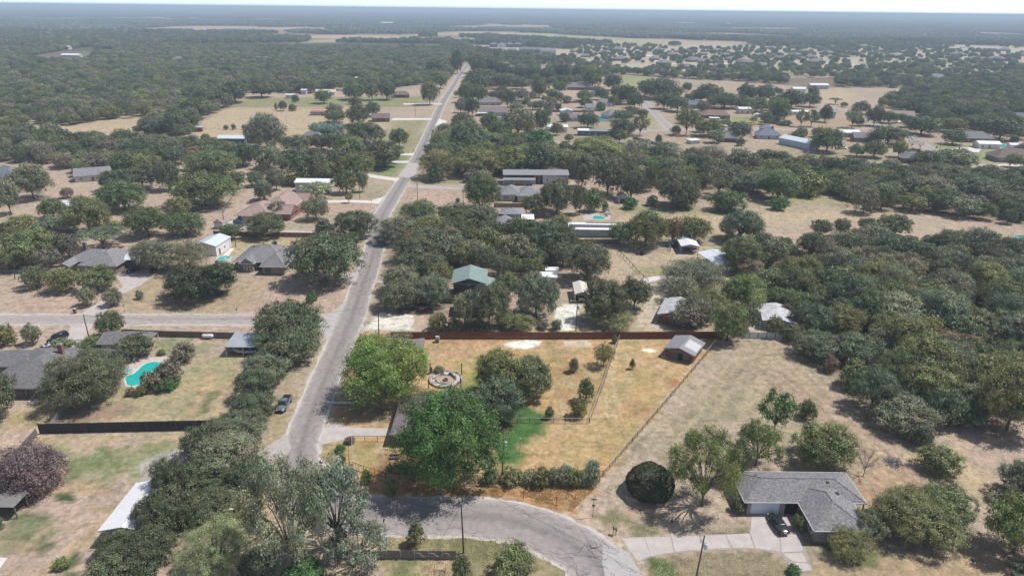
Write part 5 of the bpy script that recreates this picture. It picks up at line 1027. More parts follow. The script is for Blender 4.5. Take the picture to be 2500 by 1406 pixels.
    for v in vents:
        vm = MB(); x, y, z = v[:3]
        if len(v) > 3: vm.tube([(x, y, z - .3), (x, y, z + .45)], .06, 6); vm.build('pipe', TRIM, t)
        else: vm.box(x, y, z - .15, .35, .35, .3).box(x, y, z + .15, .62, .62, .14, taper=.6); vm.build('vent', mat('dark_vent', (.05, .05, .05), .6), t)
    pm_ = None
    for p in posts:
        q = MB(); q.box(p[0], p[1], -.05, p[3] if len(p) > 3 else .12, p[3] if len(p) > 3 else .12, p[2] + .05); q.build('post', postm or TRIM, t)
    if ribs:
        rbm = MB(); sp = ribs
        for r in roofs:
            x0, x1, y0, y1, z, ty, rise = r; zt = z + .16; zr = zt + rise; cx, cy = (x0 + x1) / 2, (y0 + y1) / 2
            if ty == 'gy':
                for k in range(int((y1 - y0) / sp)): yy = y0 + (k + .5) * sp; rbm.bar((x0, yy, zt + .015), (cx, yy, zr + .015), .05, .045).bar((x1, yy, zt + .015), (cx, yy, zr + .015), .05, .045)
            elif ty == 'gx':
                for k in range(int((x1 - x0) / sp)): xx = x0 + (k + .5) * sp; rbm.bar((xx, y0, zt + .015), (xx, cy, zr + .015), .05, .045).bar((xx, y1, zt + .015), (xx, cy, zr + .015), .05, .045)
            elif ty[0] == 's':
                for k in range(int((x1 - x0) / sp)):
                    xx = x0 + (k + .5) * sp
                    if ty[1] in 'SN': a_, b_ = (zt, zr) if ty[1] == 'S' else (zr, zt); rbm.bar((xx, y0, a_ + .015), (xx, y1, b_ + .015), .05, .045)
        if rbm.v: rbm.build('rib', rm, ro, kind='stuff')
    if clear:
        xs = [r[0] for r in roofs] + [r[1] for r in roofs]; ys = [r[2] for r in roofs] + [r[3] for r in roofs]; L = max(max(xs) - min(xs), max(ys) - min(ys)); ax, ay = (min(xs) + max(xs)) / 2, (min(ys) + max(ys)) / 2
        c_, s_ = math.cos(rz), math.sin(rz); CLEARINGS.append((ox + ax * c_ - ay * s_, oy + ax * s_ + ay * c_, L * .42))
        # keep the line of sight from above the house's front free as well
        wx, wy = CLEARINGS[-1][:2]; k = 5 / math.hypot(wx, wy); CLEARINGS.append((wx - wx * k, wy - wy * k, L * .4))
    return t
def Wd(s, u, wp, w=1.5, h=1.2, z=.9): return ('win', s, u, wp, w, h, z)

# --- grey-roofed brick house, lower right
building('brick_house', 'brick house with broad grey shingle roof and white garage door at the lower right', 'house', 0, 0, 0,
 [(40.6, 58.6, 94.5, 101.8, 2.6), (49.6, 58.0, 87.8, 96, 2.598)],
 [(40.0, 60.9, 94.0, 102.4, 2.6, 'hx', 1.95), (49.1, 58.6, 87.2, 99.2, 2.602, 'hy', 2.05)],
 [('gar', 'S', 43.9, 94.5, 5.0, 2.2, 0), ('dark', 'S', 48.15, 94.5, 2.6, 2.3, .02), ('pil', 'S', 46.75, 94.5, .75, 2.55, 0), ('pil', 'S', 41.0, 94.5, .6, 2.55, 0),
  Wd('W', 91.2, 49.6, 1.6, 1.3), Wd('W', 89.2, 49.6, 1.2, 1.3), Wd('S', 53.5, 87.8, 1.8, 1.3), Wd('S', 56.3, 87.8), Wd('E', 91, 58.0), Wd('E', 98, 58.6, 1.8, 1.6), ('door', 'W', 93.2, 49.6, .95, 2.05, 0)],
 BRK, SH['grey'], fascia=TRIM, vents=[(43.5, 99.4, 4.0), (55.3, 97.6, 4.2), (56.0, 95.0, 3.9), (57.4, 95.8, 3.45, 1), (55.6, 96.9, 4.1, 1), (48.0, 100.4, 3.6, 1), (57.0, 93.0, 3.4, 1)], posts=[(60.6, 94.4, 2.6, .16), (60.6, 102.0, 2.6, .16)], postm=BRNW)
# --- slate-grey house, left
building('brick_house', 'large dark brick house with slate-grey hip roof and tall brick chimney beside the pool', 'house', 0, 0, 0,
 [(-114.5, -99.2, 129.0, 146.5, 2.6), (-119.8, -114, 139.2, 146.6, 2.598)],
 [(-115.4, -98.4, 128.3, 147.4, 2.6, 'hy', 3.5), (-120.4, -111.5, 138.4, 147.0, 2.3, 'gx', 2.0), (-110, -94.0, 139.5, 147.2, 2.602, 'hx', 1.9)],
 [('win', 'S', -105.9, 129.0, 1.1, 1.5, .7, mat('dark_frame', (.04, .035, .03), .6)), Wd('S', -102.3, 129.0, 1.0, 1.5, .7), ('door', 'S', -104.2, 129.0, .95, 2.1, 0, BRD), Wd('S', -111.6, 129), ('win', 'S', -99.9, 129.0, .8, 1.5, .7), Wd('E', 134, -99.2), Wd('E', 138, -99.2)],
 BRD, SH['slate'], chim=[(-104.2, 140.4, 7.4)], vents=[(-108.6, 146.0, 4.4), (-109.6, 143.4, 5.7), (-109.8, 137, 5.3, 1)], chm=BRR)
building('garage', 'small grey-roofed outbuilding with an open patio cover beside the dark board fence', 'outbuilding', 0, 0, 0, [(-101.3, -93.2, 150.3, 156.6, 2.5)], [(-102.2, -92.6, 149.6, 157.4, 2.5, 'gx', 1.5), (-92.5, -90.2, 150.2, 156.8, 2.45, 'sE', .3)],
 [('win', 'S', -96, 150.3, 1.4, 1.2, .9), ('door', 'S', -98.2, 150.3, 1, 2.05, 0)], CRW, SH['slate'], vents=[(-98.5, 155.6, 3.6)], posts=[(-90.4, 150.4, 2.4), (-90.4, 156.6, 2.4)])
# --- grey hip-roofed house with arched windows
building('brick_house', 'grey brick house with steep hip roofs, arched window gable and dark square window', 'house', -81.8, 212, math.radians(-1), 
 [(-8.6, 7.6, -3.0, 11.0, 2.8), (1.6, 8.6, -7.0, 1, 2.799), (-5.6, -2.2, -4.8, -2.5, 3.1)],
 [(-9.4, 8.3, -3.6, 12.2, 2.8, 'hx', 3.6), (.9, 9.5, -7.7, 6, 2.803, 'hy', 2.9), (-6.3, -1.5, -5.4, 3, 2.9, 'gy', 1.75)],
 [('win', 'S', 3.4, -7.0, 1.8, 1.5, .7, mat('dark_frame', None)), ('win', 'S', -7.2, -3.0, 1.1, 1.7, .5), ('win', 'S', -4.7, -4.8, .75, 1.9, .4), ('win', 'S', -3.7, -4.8, .8, 2.3, .4), ('win', 'S', -2.75, -4.8, .7, 1.9, .4), ('dark', 'S', -.3, -3.0, 2.6, 2.6, 0), ('win', 'E', -3, 8.6, 1.4, 1.2, 1), ('win', 'E', 1.5, 7.6, 1.4, 1.2, 1)],
 BRK, SH['grey'], fascia=TRIM, chim=[(1.8, 6.2, 7.0)], vents=[(-5.5, 6.0, 4.9), (-2.5, 6.9, 5.8), (.6, 6.8, 6.0), (5.5, 1.5, 4.6, 1)])
# --- long grey roof with chimney
building('brick_house', 'long brick house with low grey roof and pale chimney, left of the carports', 'house', -136.3, 211, math.radians(-2),
 [(-8, 3.0, -3, 6.5, 2.6), (-3, 9.6, -6.5, 3.5, 2.598)], [(-9, 6, -3.8, 7.4, 2.6, 'hx', 2.6), (-2.4, 10.4, -7.2, 8.6, 2.603, 'hy', 3.0), (-8.6, -4.2, -8.4, 2, 2.55, 'gy', 1.2)],
 [('win', 'E', -2.5, 9.6, 1.2, 1.4, .8), ('win', 'E', 1, 9.6, 1.2, 1.4, .8), ('win', 'S', 2, -6.5, 1.4, 1.2, .9), ('win', 'S', 6, -6.5, 1.4, 1.2, .9), ('dark', 'S', -5, -3, 2, 2.2, 0)], BRK, SH['grey'], chim=[(-6.6, 4.4, 6.6)], vents=[(4, 5, 4.4, 1)])
building('carport', 'low white metal carport roof left of the parked black truck', 'carport', -124, 213.5, 0, [], [(-3.6, 4.2, -4.6, 5, 2.9, 'gx', .9)], [], None, TINL, posts=[(-3.4, -4.4, 2.9), (4.0, -4.4, 2.9), (-3.4, 4.8, 2.9), (4.0, 4.8, 2.9), (-3.4, 0, 2.9), (4, 0, 2.9)])
building('carport', 'dark metal carport over the trailer, behind the leafy driveway tree', 'carport', -115.8, 214, 0, [], [(-3, 3, -4, 4.6, 2.9, 'gy', .8)], [], None, TING, posts=[(-2.8, -3.8, 2.9), (2.8, -3.8, 2.9), (-2.8, 4.4, 2.9), (2.8, 4.4, 2.9)])
# --- white metal shed by the round pool
building('metal_shed', 'white metal workshop with grey-ribbed gable front and light blue roof near the round pool', 'workshop', -105.3, 227, math.radians(-6), [(-3.9, 3.9, -4.8, 5.6, 3.5)], [(-4.15, 4.15, -5.0, 5.9, 3.5, 'gy', 1.2)],
 [('gar', 'S', .6, -4.8, 3.2, 2.8, 0), ('door', 'E', -2.6, 3.9, .95, 2.1, 0, DKG), ('win', 'E', 1.0, 3.9, 1.0, 1.0, 1.1)], WHW, TINL, ribs=1.2)
sheet('patio', [(540,628),(562,606),(572,606),(556,628)], CONCW, .02)
# --- rose-roofed house
building('brick_house', 'sprawling red brick house with faded rose-red hip roofs and white gable ends', 'house', -100, 279, math.radians(-3),
 [(-9.2, 3, -16.5, -2, 2.7), (-5, 10.8, -13.0, 14, 2.69)], [(-10.2, 4.6, -17.6, 2, 2.7, 'hy', 3.2), (-4, 9, -8, 15.6, 2.703, 'hy', 3.8), (2, 11.6, 7.4, 14.4, 2.7, 'gx', 2.4), (-1, 11.6, -13.8, -3.8, 2.704, 'gx', 2.6)],
 [('gar', 'S', -5.2, -16.5, 4.8, 2.2, 0, CRW), ('win', 'E', 9.4, 10.8, 1.2, 1.4, .8), ('win', 'E', -8.6, 10.8, 1.2, 1.4, .8), ('win', 'E', -11, 10.8, 1, 1.4, .8), ('win', 'S', 5, -13.0, 2.2, 1.3, .9)], BRR, SH['rose'], fascia=TRIM, vents=[(-4.4, -9, 5.4, 1), (-3.4, -4, 5.2)])
building('metal_shed', 'tall pale metal barn with bright white roof behind the rose-roofed house', 'barn', -92.5, 312, 0, [(-7.8, 7.8, -4, 4, 5.2)], [(-8.1, 8.1, -4.3, 4.3, 5.2, 'gx', 1.0)], [('dark', 'S', 6.4, -4, 2.6, 4.2, 0)], GYW, TINW)
building('barn', 'small red barn with a curved gambrel roof and white end wall', 'barn', -113.0, 256, math.radians(-14), [(-1.9, 1.9, -3.2, 3.2, 2.4)], [(-2.1, 2.1, -3.3, 3.3, 2.4, 'gy', 1.5)], [('door', 'S', 0, -3.2, 1.2, 1.9, 0, DOORW), ('dark', 'W', 0, -1.9, 1.2, 1.2, .9)], WHW, SH['rose'])
# --- green-roofed cabin
building('cabin', 'tall dark cabin with sage green metal roofs standing in the oak wood', 'house', -12.6, 190.5, math.radians(1), [(-4.6, 4.6, -6.0, 4.4, 5.9), (-3, 5.6, -11.6, -6.0, 2.7), (4.5, 8.6, -3, 3, 3.2), (-3.0, 3.0, -15.5, -11, 2.6)],
 [(-5.2, 5.2, -6.6, 5.0, 5.9, 'gy', 1.7), (-.5, 6.0, -11.0, -6.1, 2.8, 'sS', .9), (4.6, 9.4, -3.6, 3.8, 3.3, 'sE', 1.0), (-3.9, 4.2, -16.4, -9.2, 2.6, 'gy', 1.5)],
 [('win', 'S', 0, -6.0, .7, .7, 5.3), ('win', 'S', 2.4, -6, 1.4, 1.2, 3.6), ('dark', 'S', 0.5, -15.5, 2.4, 2, .1), ('win', 'E', 0, 8.6, 1.4, 1.2, .9)], DKW, GREENR, ribs=1.0)
# --- long grey building, house below, two-storey house
building('metal_shed', 'very long grey barn with open bays behind the blue-grey roofed house', 'barn', 11.2, 335, math.radians(1.5), [(-16, -.5, -3.2, 4, 3.2), (3.5, 16, -3.2, 4, 4.4), (-16, 16, 3, 4.1, 4.5)], [(-16.4, 16.4, -3.6, 4.4, 4.5, 'sS', 1.0), (-16.2, -.4, -6.8, -3.5, 2.7, 'sS', .5)], [('win', 'S', 5.5, -3.2, 1, 1.8, 1.2), ('win', 'S', -12, -3.2, 2, 1, 1.2), ('win', 'S', -7, -3.2, 2, 1, 1.2)], GYW, GYT, posts=[(-.5, -3.2, 4.4), (1.5, -3.2, 4.4), (3.4, -3.2, 4.4), (-16, -6.6, 2.6), (-11, -6.6, 2.6), (-6, -6.6, 2.6), (-.6, -6.6, 2.6)])
building('house', 'pale rendered house with wide blue-grey hip roofs in front of the long grey barn', 'house', 1.0, 303, 0, [(-6.6, 2, -3.5, 8, 2.8), (1, 11, -5.2, 7, 2.79)], [(-7.5, 3.4, -4.2, 9, 2.8, 'hy', 3.0), (.4, 12, -6, 8, 2.803, 'hx', 3.0)], [('win', 'S', -4, -3.5, 2.2, 1.3, .8), ('dark', 'S', 0.6, -3.5, 1.4, 2.3, 0), ('win', 'S', 4, -5.2, .8, 1.4, .8)], STUC, SH['pgrey'], vents=[(-1, 7, 4.6), (4.4, 3, 5.3, 1), (8, 3, 5.3, 1)])
building('house', 'two-storey pale blue house with blue-grey hip roofs and reddish wooden front door', 'house', -1.8, 262, 0, [(-5.6, 2.4, -7, 6, 2.7), (-2.2, 4.6, -1, 6, 5.0)], [(-6.4, 3.6, -7.8, 5, 2.7, 'hy', 2.2), (-3.2, 5.4, -1.8, 6.8, 5.0, 'hx', 1.6)], [('win', 'S', 3.4, -1, 1, 1.3, 3.2), ('win', 'S', -1.2, -1, 1.3, .5, 3.9), ('gar', 'S', -1.0, -7, 2.6, 2.2, 0, BRNW)], BLW, SH['pgrey'], chim=[], vents=[(1.1, 2.4, 6.6), (-1.0, -4.5, 4.4, 1)])
building('carport', 'flat white carport roof beside the two-storey blue house', 'carport', 5.8, 264, 0, [], [(-2.4, 2.8, -3, 4, 2.7, 'sS', .2)], [], None, TINW, posts=[(-2.2, -2.8, 2.7), (2.6, -2.8, 2.7), (2.6, 3.8, 2.7), (-2.2, 3.8, 2.7)])
# --- long teal building with panels
lt = building('metal_building', 'long pale teal metal building with white roof carrying dark solar panels', 'building', 32, 251.5, math.radians(-1), [(-10.3, 10.3, -3.6, 4.6, 3.0)], [(-10.8, 13.2, -4.1, 5.4, 3.0, 'gx', 1.0)], [('win', 'S', 5.4, -3.6, 1.5, 1.5, .9, mat('dark_frame', None)), ('win', 'S', -6.2, -3.6, 1.8, .35, 2.0), ('win', 'S', -2, -3.6, 2, .35, 2.3), ('win', 'S', .3, -3.6, 1.8, .3, 2.3)], TEAL, TINW, posts=[(13, -3.9, 3), (13, 5.2, 3)])
pb = MB(); PAN = mat('solar_panel', (0.10, 0.11, 0.14), .25, .1, 3, spec=.6)
for k in range(12):
    q = MB(); q.box(0, 0, 0, 1.55, 1.9, .06); o = q.build('solar_panel', PAN, lt); o.location = (-9.6 + k * 1.62, -1.55, 3.85); o.rotation_euler = (math.atan2(1.0, 4.75), 0, 0)
for k in range(9):
    q = MB(); q.box(0, 0, 0, 1.55, 1.6, .06); o = q.build('solar_panel', PAN, lt); o.location = (-3.0 + k * 1.62, 2.6, 3.9); o.rotation_euler = (-math.atan2(1.0, 4.75), 0, 0)
building('barn', 'small grey barn with rounded gambrel roof and dark door on the creek meadow', 'shed', 49.2, 300, 0, [(-2, 2, -3, 3, 2.4)], [(-2.2, 2.2, -3.2, 3.2, 2.4, 'gy', 1.6)], [('dark', 'S', 0, -3, 2.8, 2.1, 0)], GYW, SH['grey'])
# --- open carport, tin barn, canvas cover, little sheds
building('carport', 'open steel carport with bright white gable roof sheltering a white car', 'carport', 63.2, 234.5, math.radians(-2), [(-2.9, -2.75, -4.5, 5, 2.6)], [(-3.3, 3.3, -5, 5.4, 2.8, 'gy', .75)], [], TING, TINW, posts=[(-2.9, -4.7, 2.8), (2.9, -4.7, 2.8), (-2.9, 5, 2.8), (2.9, 5, 2.8), (2.9, 0, 2.8)], postm=RUST)
building('tin_barn', 'tin-roofed lean-to barn with galvanized double doors and open side bays', 'barn', 69.2, 217.5, math.radians(14), [(.6, 4.0, -5.6, 7, 2.7)], [(-3.6, 1.6, -6.0, 7.4, 2.6, 'sW', .7), (1.62, 5.2, -6.2, 7.4, 2.9, 'sE', .5)], [('gar', 'S', 2.3, -5.6, 2.8, 2.3, 0, TINL)], TING, TINL, posts=[(-3.4, -5.8, 2.6), (-3.4, .5, 2.6), (-3.4, 7.1, 2.6), (5.0, -6, 2.8)], postm=RUST)
cv = building('vehicle_cover', 'tall beige canvas vehicle cover open at the front with a white van inside', 'vehicle cover', 20.6, 189.2, 0, [(-1.95, -1.85, -4.3, 4.6, 2.7), (1.85, 1.95, -4.3, 4.6, 2.7), (-1.95, 1.95, 4.5, 4.6, 2.7)], [(-2.15, 2.15, -4.5, 4.8, 2.7, 'gy', .75)], [], CANV, CANV, sepw=True)
building('shed', 'small tan shed with overhanging flat white roof and clear roof panels', 'shed', 11.9, 201, 0, [(-1.6, 1.8, -1.4, 1.6, 2.2)], [(-3.2, 2.4, -2.0, 2.2, 2.3, 'sS', .35)], [('door', 'S', -.4, -1.4, .8, 1.9, 0, CRW)], CRW, TINW, posts=[(-3, -1.8, 2.3)])
building('shed', 'little flat white shelter roof just behind the tan shed', 'shelter', 13.0, 206.6, 0, [], [(-2.4, 2.0, -1.6, 1.6, 2.3, 'sS', .1)], [], None, TINW, posts=[(-2.2, -1.4, 2.3), (1.8, -1.4, 2.3), (1.8, 1.4, 2.3), (-2.2, 1.4, 2.3)])
# --- pale-roofed farmhouse hidden under feathery trees
building('farmhouse', 'low farmhouse with weathered pale tin roofs half hidden under feathery trees', 'house', 48, 176, math.radians(-22), [(-5.2, 2.2, -6.5, 4.5, 2.6)], [(-5.8, 2.8, -7.2, 5.2, 2.6, 'gy', 1.2)], [('dark', 'S', -1, -6.5, 2, 2, .1), ('win', 'W', -3, -5.2, 1.4, 1.2, .9)], BRNW, mat('patchy_tin', (0.45, 0.45, 0.46), .6, .3, .7), clear=False)
building('outbuilding', 'low building with speckled white metal roof behind the corrugated white fence', 'outbuilding', 73.5, 172.5, math.radians(-14), [(-3.5, 3.5, -5, 5, 2.6)], [(-4.4, 4.4, -5.8, 6, 2.6, 'gy', .9)], [('dark', 'S', .5, -5, 2, 2, 0)], STUC, mat('speckled_tin', (0.5, 0.51, 0.53), .55, .4, 1.0), clear=False)
building('outbuilding', 'red-sided outbuilding with low flat roof at the edge of the wood', 'outbuilding', 80.5, 196, 0, [(-2.5, 4, -3, 3, 2.6)], [(-2.8, 4.3, -3.3, 3.3, 2.6, 'sS', .4)], [], mat('red_wall', (.3, .04, .05), .6), GYT, clear=False)
# --- barn on the green property
building('horse_barn', 'red-brown board barn with grey metal roof and one pale roof panel', 'barn', 43.6, 153.4, math.radians(-32), [(-3.4, 3.4, -3.9, 3.4, 2.35)], [(-4.0, 4.0, -4.6, 4.0, 2.3, 'gy', 1.15)], [('dark', 'S', .25, -3.9, 1.0, 2.0, 0), ('gar', 'S', -1.35, -3.9, 1.5, 1.9, .05, WOODG), ('gar', 'S', 1.7, -3.9, 1.4, 1.9, .05, WOODG), ('pil', 'S', 3.1, -3.9, .3, 2.1, 0, BRNW), ('gar', 'E', -2.8, 3.4, 1.6, 2.0, .05, BRNW)], BRNW, GYT, ribs=.9)
for o in list(bpy.data.objects):
    if o.name == 'horse_barn':
        q = MB(); q.add([(.55, -2.6, 3.62 - .16), (3.75, -2.6, 2.53 + .02), (3.75, 1.7, 2.53 + .02), (.55, 1.7, 3.62 - .16)], [(0, 1, 2, 3)]); p_ = q.build('roof_panel', mat('pale_roof_panel', (.5, .5, .5), .5, .05, 1), o); p_.location = (0, 0, .03)
building('shed', 'small shed with sloping grey roof half under the lime green tree by the board fence', 'shed', -24.3, 151.4, math.radians(4), [(-2.0, 2.0, -2.6, 2.8, 2.3)], [(-2.6, 2.6, -3.2, 3.3, 2.25, 'sW', .5)], [('door', 'S', 0, -2.6, .9, 1.9, 0)], WOODG, SH['taupe'], clear=False)
# --- house of the green property (mostly under trees)
building('house', 'long low house with taupe shingle roof under the big bright green tree', 'house', 0, 0, 0, [(-22.9, -15.5, 113.9, 127.5, 2.6), (-17, -6.4, 118.5, 127.4, 2.59)],
 [(-23.6, -14.4, 112.7, 128.2, 2.6, 'hy', 2.2), (-17.5, -5.6, 117.6, 128.4, 2.604, 'hx', 2.5)], [('door', 'S', -22.3, 113.9, .9, 2.0, 0, DARKIN), ('gar', 'S', -19.6, 113.9, 3.6, 2.1, 0), Wd('S', -12, 118.5), Wd('W', 118, -22.9), Wd('W', 123, -22.9)], mat('blue_grey_wall', (0.25, 0.27, 0.33), .8, .06, 2), SH['taupe'], vents=[(-8.2, 124.8, 4.8, 1)], clear=False)
# --- white ribbed metal building, lower left
building('metal_building', 'long bright white ribbed metal building partly under the dark grove at the lower left', 'building', 0, 0, 0, [(-64.4, -57.6, 85.3, 96.3, 3.0)], [(-65.0, -57.0, 84.9, 96.8, 3.0, 'gy', .9)], [('gar', 'S', -61, 85.3, 3.5, 2.8, 0, GYT)], GYW, TINW, ribs=.45, clear=False)
# --- lean-to at the left edge
building('lean_to', 'brown open lean-to with grey striped roof below the pink-flowering bush', 'shelter', 0, 0, 0, [(-89.5, -89.3, 91.5, 97, 2.4), (-89.3, -82.9, 96.6, 96.8, 2.3)], [(-90, -82.4, 90.9, 97.2, 2.4, 'sS', .45)], [], WOODG, mat('striped_grey_roof', (0.21, 0.20, 0.19), .8, .25, 2.5, stretch=(.3, 4, 1)), posts=[(-82.6, 91.2, 2.4, .18), (-82.6, 94, 2.4, .18), (-82.6, 97, 2.4, .18), (-86, 91.2, 2.4, .18)], postm=WOODG, ribs=.6, clear=False, sepw=True)
building('outbuilding', 'white-roofed building cut by the left edge beside the brown lean-to', 'building', -93, 96, 0, [(-5, 2.8, -2, 5, 2.8)], [(-6, 3.6, -2.4, 5.6, 2.8, 'gx', .5)], [], CRW, TINW, clear=False)
# --- boat carport
building('carport', 'galvanized metal carport over the boat beside the dark board fence', 'carport', 0, 0, 0, [], [(-70.4, -61.9, 149.1, 156.2, 2.5, 'sS', .5)], [], None, TING, posts=[(-70.2, 149.3, 2.5, .14), (-66, 149.3, 2.5, .1), (-62.1, 149.3, 2.5, .14), (-70.2, 156, 2.8, .14), (-62.1, 156, 2.8, .14)], clear=False, ribs=.8)

# ------------------------------------------------------------------ houses further off : px py length depth turn form roof wall height | label
FARH = '''
1197 256 19 10 0 hx grey GYW 2.8|grey-roofed house with flat white carport near the long road
1204 281 22 11 0 gx taupe BLW 2.8|tan-roofed house with two white awnings near the long road
1181 348 9 7 0 hx brown BRD 2.8|small brown-roofed house deep in the tree belt
1417 219 28 12 0 hx taupe BRD 3|large house with wide taupe roof and chimney
1446 236 9 8 0 gy pgrey BLW 2.8|small blue-white gabled cottage
1452 270 16 8 0 gx pgrey WHW 2.8|long white-walled house with grey-blue roof, its front wing
1475 258 14 9 -10 hx pgrey WHW 2.8|grey-blue roofed house behind the clipped round tree
1382 282 9 8 10 gy TINW BLW 4|pale blue barn with bright white gable roof
1398 295 9 8 0 gx taupe BLW 2.6|little taupe-roofed house beside the pale blue barn
1493 288 14 10 30 hx grey BLW 2.7|grey-roofed house beside the turquoise garden pool
1358 322 15 7 0 gx TINW WHW 3.8|white two-level mobile home with white roof
1423 330 7 6 0 gx TINW DBW 3.4|dark blue-grey shed with white roof trim
1469 331 22 6 -4 gx GYT DBW 3.2|long dark blue-grey building with grey white-edged roof
1283 350 6 5 0 gx TINL GYW 2.8|small light metal shed in the tree belt
1692 262 16 9 -10 hx blue GYW 2.7|blue-grey roofed house with a black car at its door
1745 288 22 10 -6 hx redbr BRD 2.7|low house with broad red-brown roof and white carport
1815 277 10 7 0 gx TINW CRW 4|cream metal building with bright white roof
1850 286 4 4 0 gy TINW GYW 2.2|tiny pale shed beside the cream metal building
1950 280 14 6 0 gx TINW WHW 2.6|long white trailer home behind the pine trees
2010 288 15 9 0 gx GYT BLW 5|tall blue-grey building behind the dark pine
1780 345 13 9 -8 hx grey BRD 2.7|grey hip-roofed house with a red deck
1760 333 8 8 -8 hx grey BRD 3.4|small taller wing with grey hip roof behind the red-decked house
1873 337 15 11 -8 hx blue BLW 2.7|pale blue house with dark blue roof and stone chimney
1868 331 8 6 -8 hx blue BLW 5.2|upper storey block of the pale blue house
1950 358 10 24 28 gy TINL BLW 4|long light blue metal building with blue-white roof
2066 333 15 8 0 gx TINW GYW 3|white trailer building with white roof by the curving street
2110 345 16 9 -8 gx grey BRK 2.7|grey-roofed brick house behind the white trailer building
1692 350 7 5 20 sS TINW CRW 2.2|tilted white roof of a low shelter in the garden
1996 217 20 9 0 gx TINW GYW 4.2|large white-roofed metal warehouse by the bare field
1948 226 13 8 0 gx TINW WHW 4|white open-fronted shed left of the metal warehouse
1876 222 18 9 -8 hx grey BRK 2.8|grey-roofed house among oaks left of the open-fronted shed
2198 290 18 10 -14 gx tan GYW 2.9|beige house with two brown garage doors by the curving street
2372 345 22 11 -8 hx grey BRD 2.8|wide grey-roofed house on the green lawn at the right
2407 361 13 8 -6 gx TINW WHW 3|white metal double garage beside the small pool
2466 392 22 12 -4 hx brown BRK 2.8|brown hip-roofed brick house with garage at the right edge
2483 364 11 5 -6 gx TINW WHW 2.8|white cabin with dark windows above the brown-roofed house
2226 396 13 10 -20 hx grey BRD 2.8|grey-roofed house with tall dark chimney below the curving street
2478 296 17 11 -15 gx blue BLW 3|blue-grey gabled house at the right edge
2300 315 10 6 0 gx TINW STUC 2.8|pale low shed with white roof between two dark trees
2492 268 14 8 0 gx pgrey WHW 2.8|pale house at the right edge behind the gardens
2368 270 12 8 0 hx tan BRK 2.7|small tan-roofed house in the right-hand wood
571 351 16 8 0 gx TINL DKG 3.8|dark grey metal barn with light roof on the pale pasture
482 321 7 5 12 sN TINL BRNW 2.8|open brown animal shelter at the edge of the wood
779 281 12 6 0 sS REDT TEAL 2.6|pale blue barn with faded red tin roof
930 296 13 9 10 gx brown BRD 2.7|brown-roofed brick house with pale gable by the long driveway
765 345 15 9 -5 hx grey WHW 2.7|grey-roofed house behind the dark oaks by the tall reeds
980 238 15 8 8 hx brown BRD 2.8|dark brown roofed house near the far road
711 240 9 5 0 gx TINL WHW 3|white stepped shed beside the far green strip
744 230 5 6 0 gx TINL CRW 4|tall narrow open-fronted shed behind the far green strip
796 232 19 7 0 gx TAN CRW 2.8|long pale ranch house behind the lone oak
674 217 6 5 0 gx TINW WHW 2.8|little white-roofed shed under dark trees
876 206 6 5 0 gx STUC STUC 7|tall white grain bin building among the far trees
230 438 15 9 25 gx pgrey STUC 2.8|pale grey-roofed house at the edge of the left-hand wood
28 455 18 14 -20 hx blue STUC 4.5|big blue-grey roofed pale house cut by the left edge
170 513 9 8 20 gx TINL CRW 2.7|low shed with pale blue-white roof behind green trees
262 506 8 6 -20 gx RUST CRW 2.6|small shed with patched rusty tin roof
5 655 10 8 0 gx brown BRD 2.8|dark brown house corner at the left edge beside its fence
152 121 30 14 0 gx TINW STUC 4|white-roofed barn far in the left-hand wood
176 141 28 12 0 gx TINW STUC 4|bright white shed roof far left, below a larger one
642 150 30 12 0 gx grey STUC 3|grey-roofed bungalow deep in the wide wood
687 137 18 10 0 gx TINW STUC 4|white-roofed shed deep in the wide wood
438 158 15 12 0 hx grey STUC 7|tall narrow grey-roofed house in the wide wood
350 167 26 12 -20 hx blue STUC 3|blue-grey roof deep in the left-hand wood
250 152 22 10 0 gx pgrey STUC 3|pale flat roof deep in the left-hand wood
1030 174 20 10 0 hx grey STUC 3|grey-roofed house left of the far road end
988 163 14 9 0 gx TINW STUC 3|white roof left of the far road end
945 62 60 30 0 gx TINW STUC 9|bright white complex on the far wooded rise
1136 140 22 12 0 hx grey WHW 6|white two-storey house at the far end of the road
1205 116 17 10 0 hx blue DBW 6.5|dark blue two-storey house, leftmost in the far upper row
1225 116 17 10 0 hx blue WHW 6.5|white two-storey house, second in the far upper row
1245 116 17 10 0 hx blue DBW 6.5|dark blue two-storey house, third in the far upper row
1264 116 17 10 0 hx blue DBW 6.5|dark blue two-storey house, rightmost in the far upper row
1204 132 18 10 0 hx blue DBW 6.5|dark two-storey house, leftmost in the far lower row
1227 133 18 10 0 hx blue WHW 6.5|white two-storey house, middle of the far lower row
1249 132 17 10 0 gx grey GYW 6.5|grey two-storey house, right of the far lower row
1299 130 52 12 -2 gx blue DBW 6.5|long dark blue row of houses beyond the belt
1338 133 30 12 -2 gx pgrey GYW 6.5|pale grey row of houses right of the long dark row
1310 142 16 12 0 hx grey GYW 3|low grey roof just below the long dark row
1365 146 18 12 0 hx grey GYW 3|low grey roof beside the bare building plot
'''
WM = dict(GYW=GYW, BLW=BLW, BRD=BRD, WHW=WHW, DBW=DBW, CRW=CRW, BRK=BRK, STUC=STUC, DKG=DKG, BRNW=BRNW, TEAL=TEAL)
RM = dict(TINW=TINW, TINL=TINL, GYT=GYT, REDT=REDT, RUST=RUST, STUC=STUC, TAN=CRW); RM.update(SH)
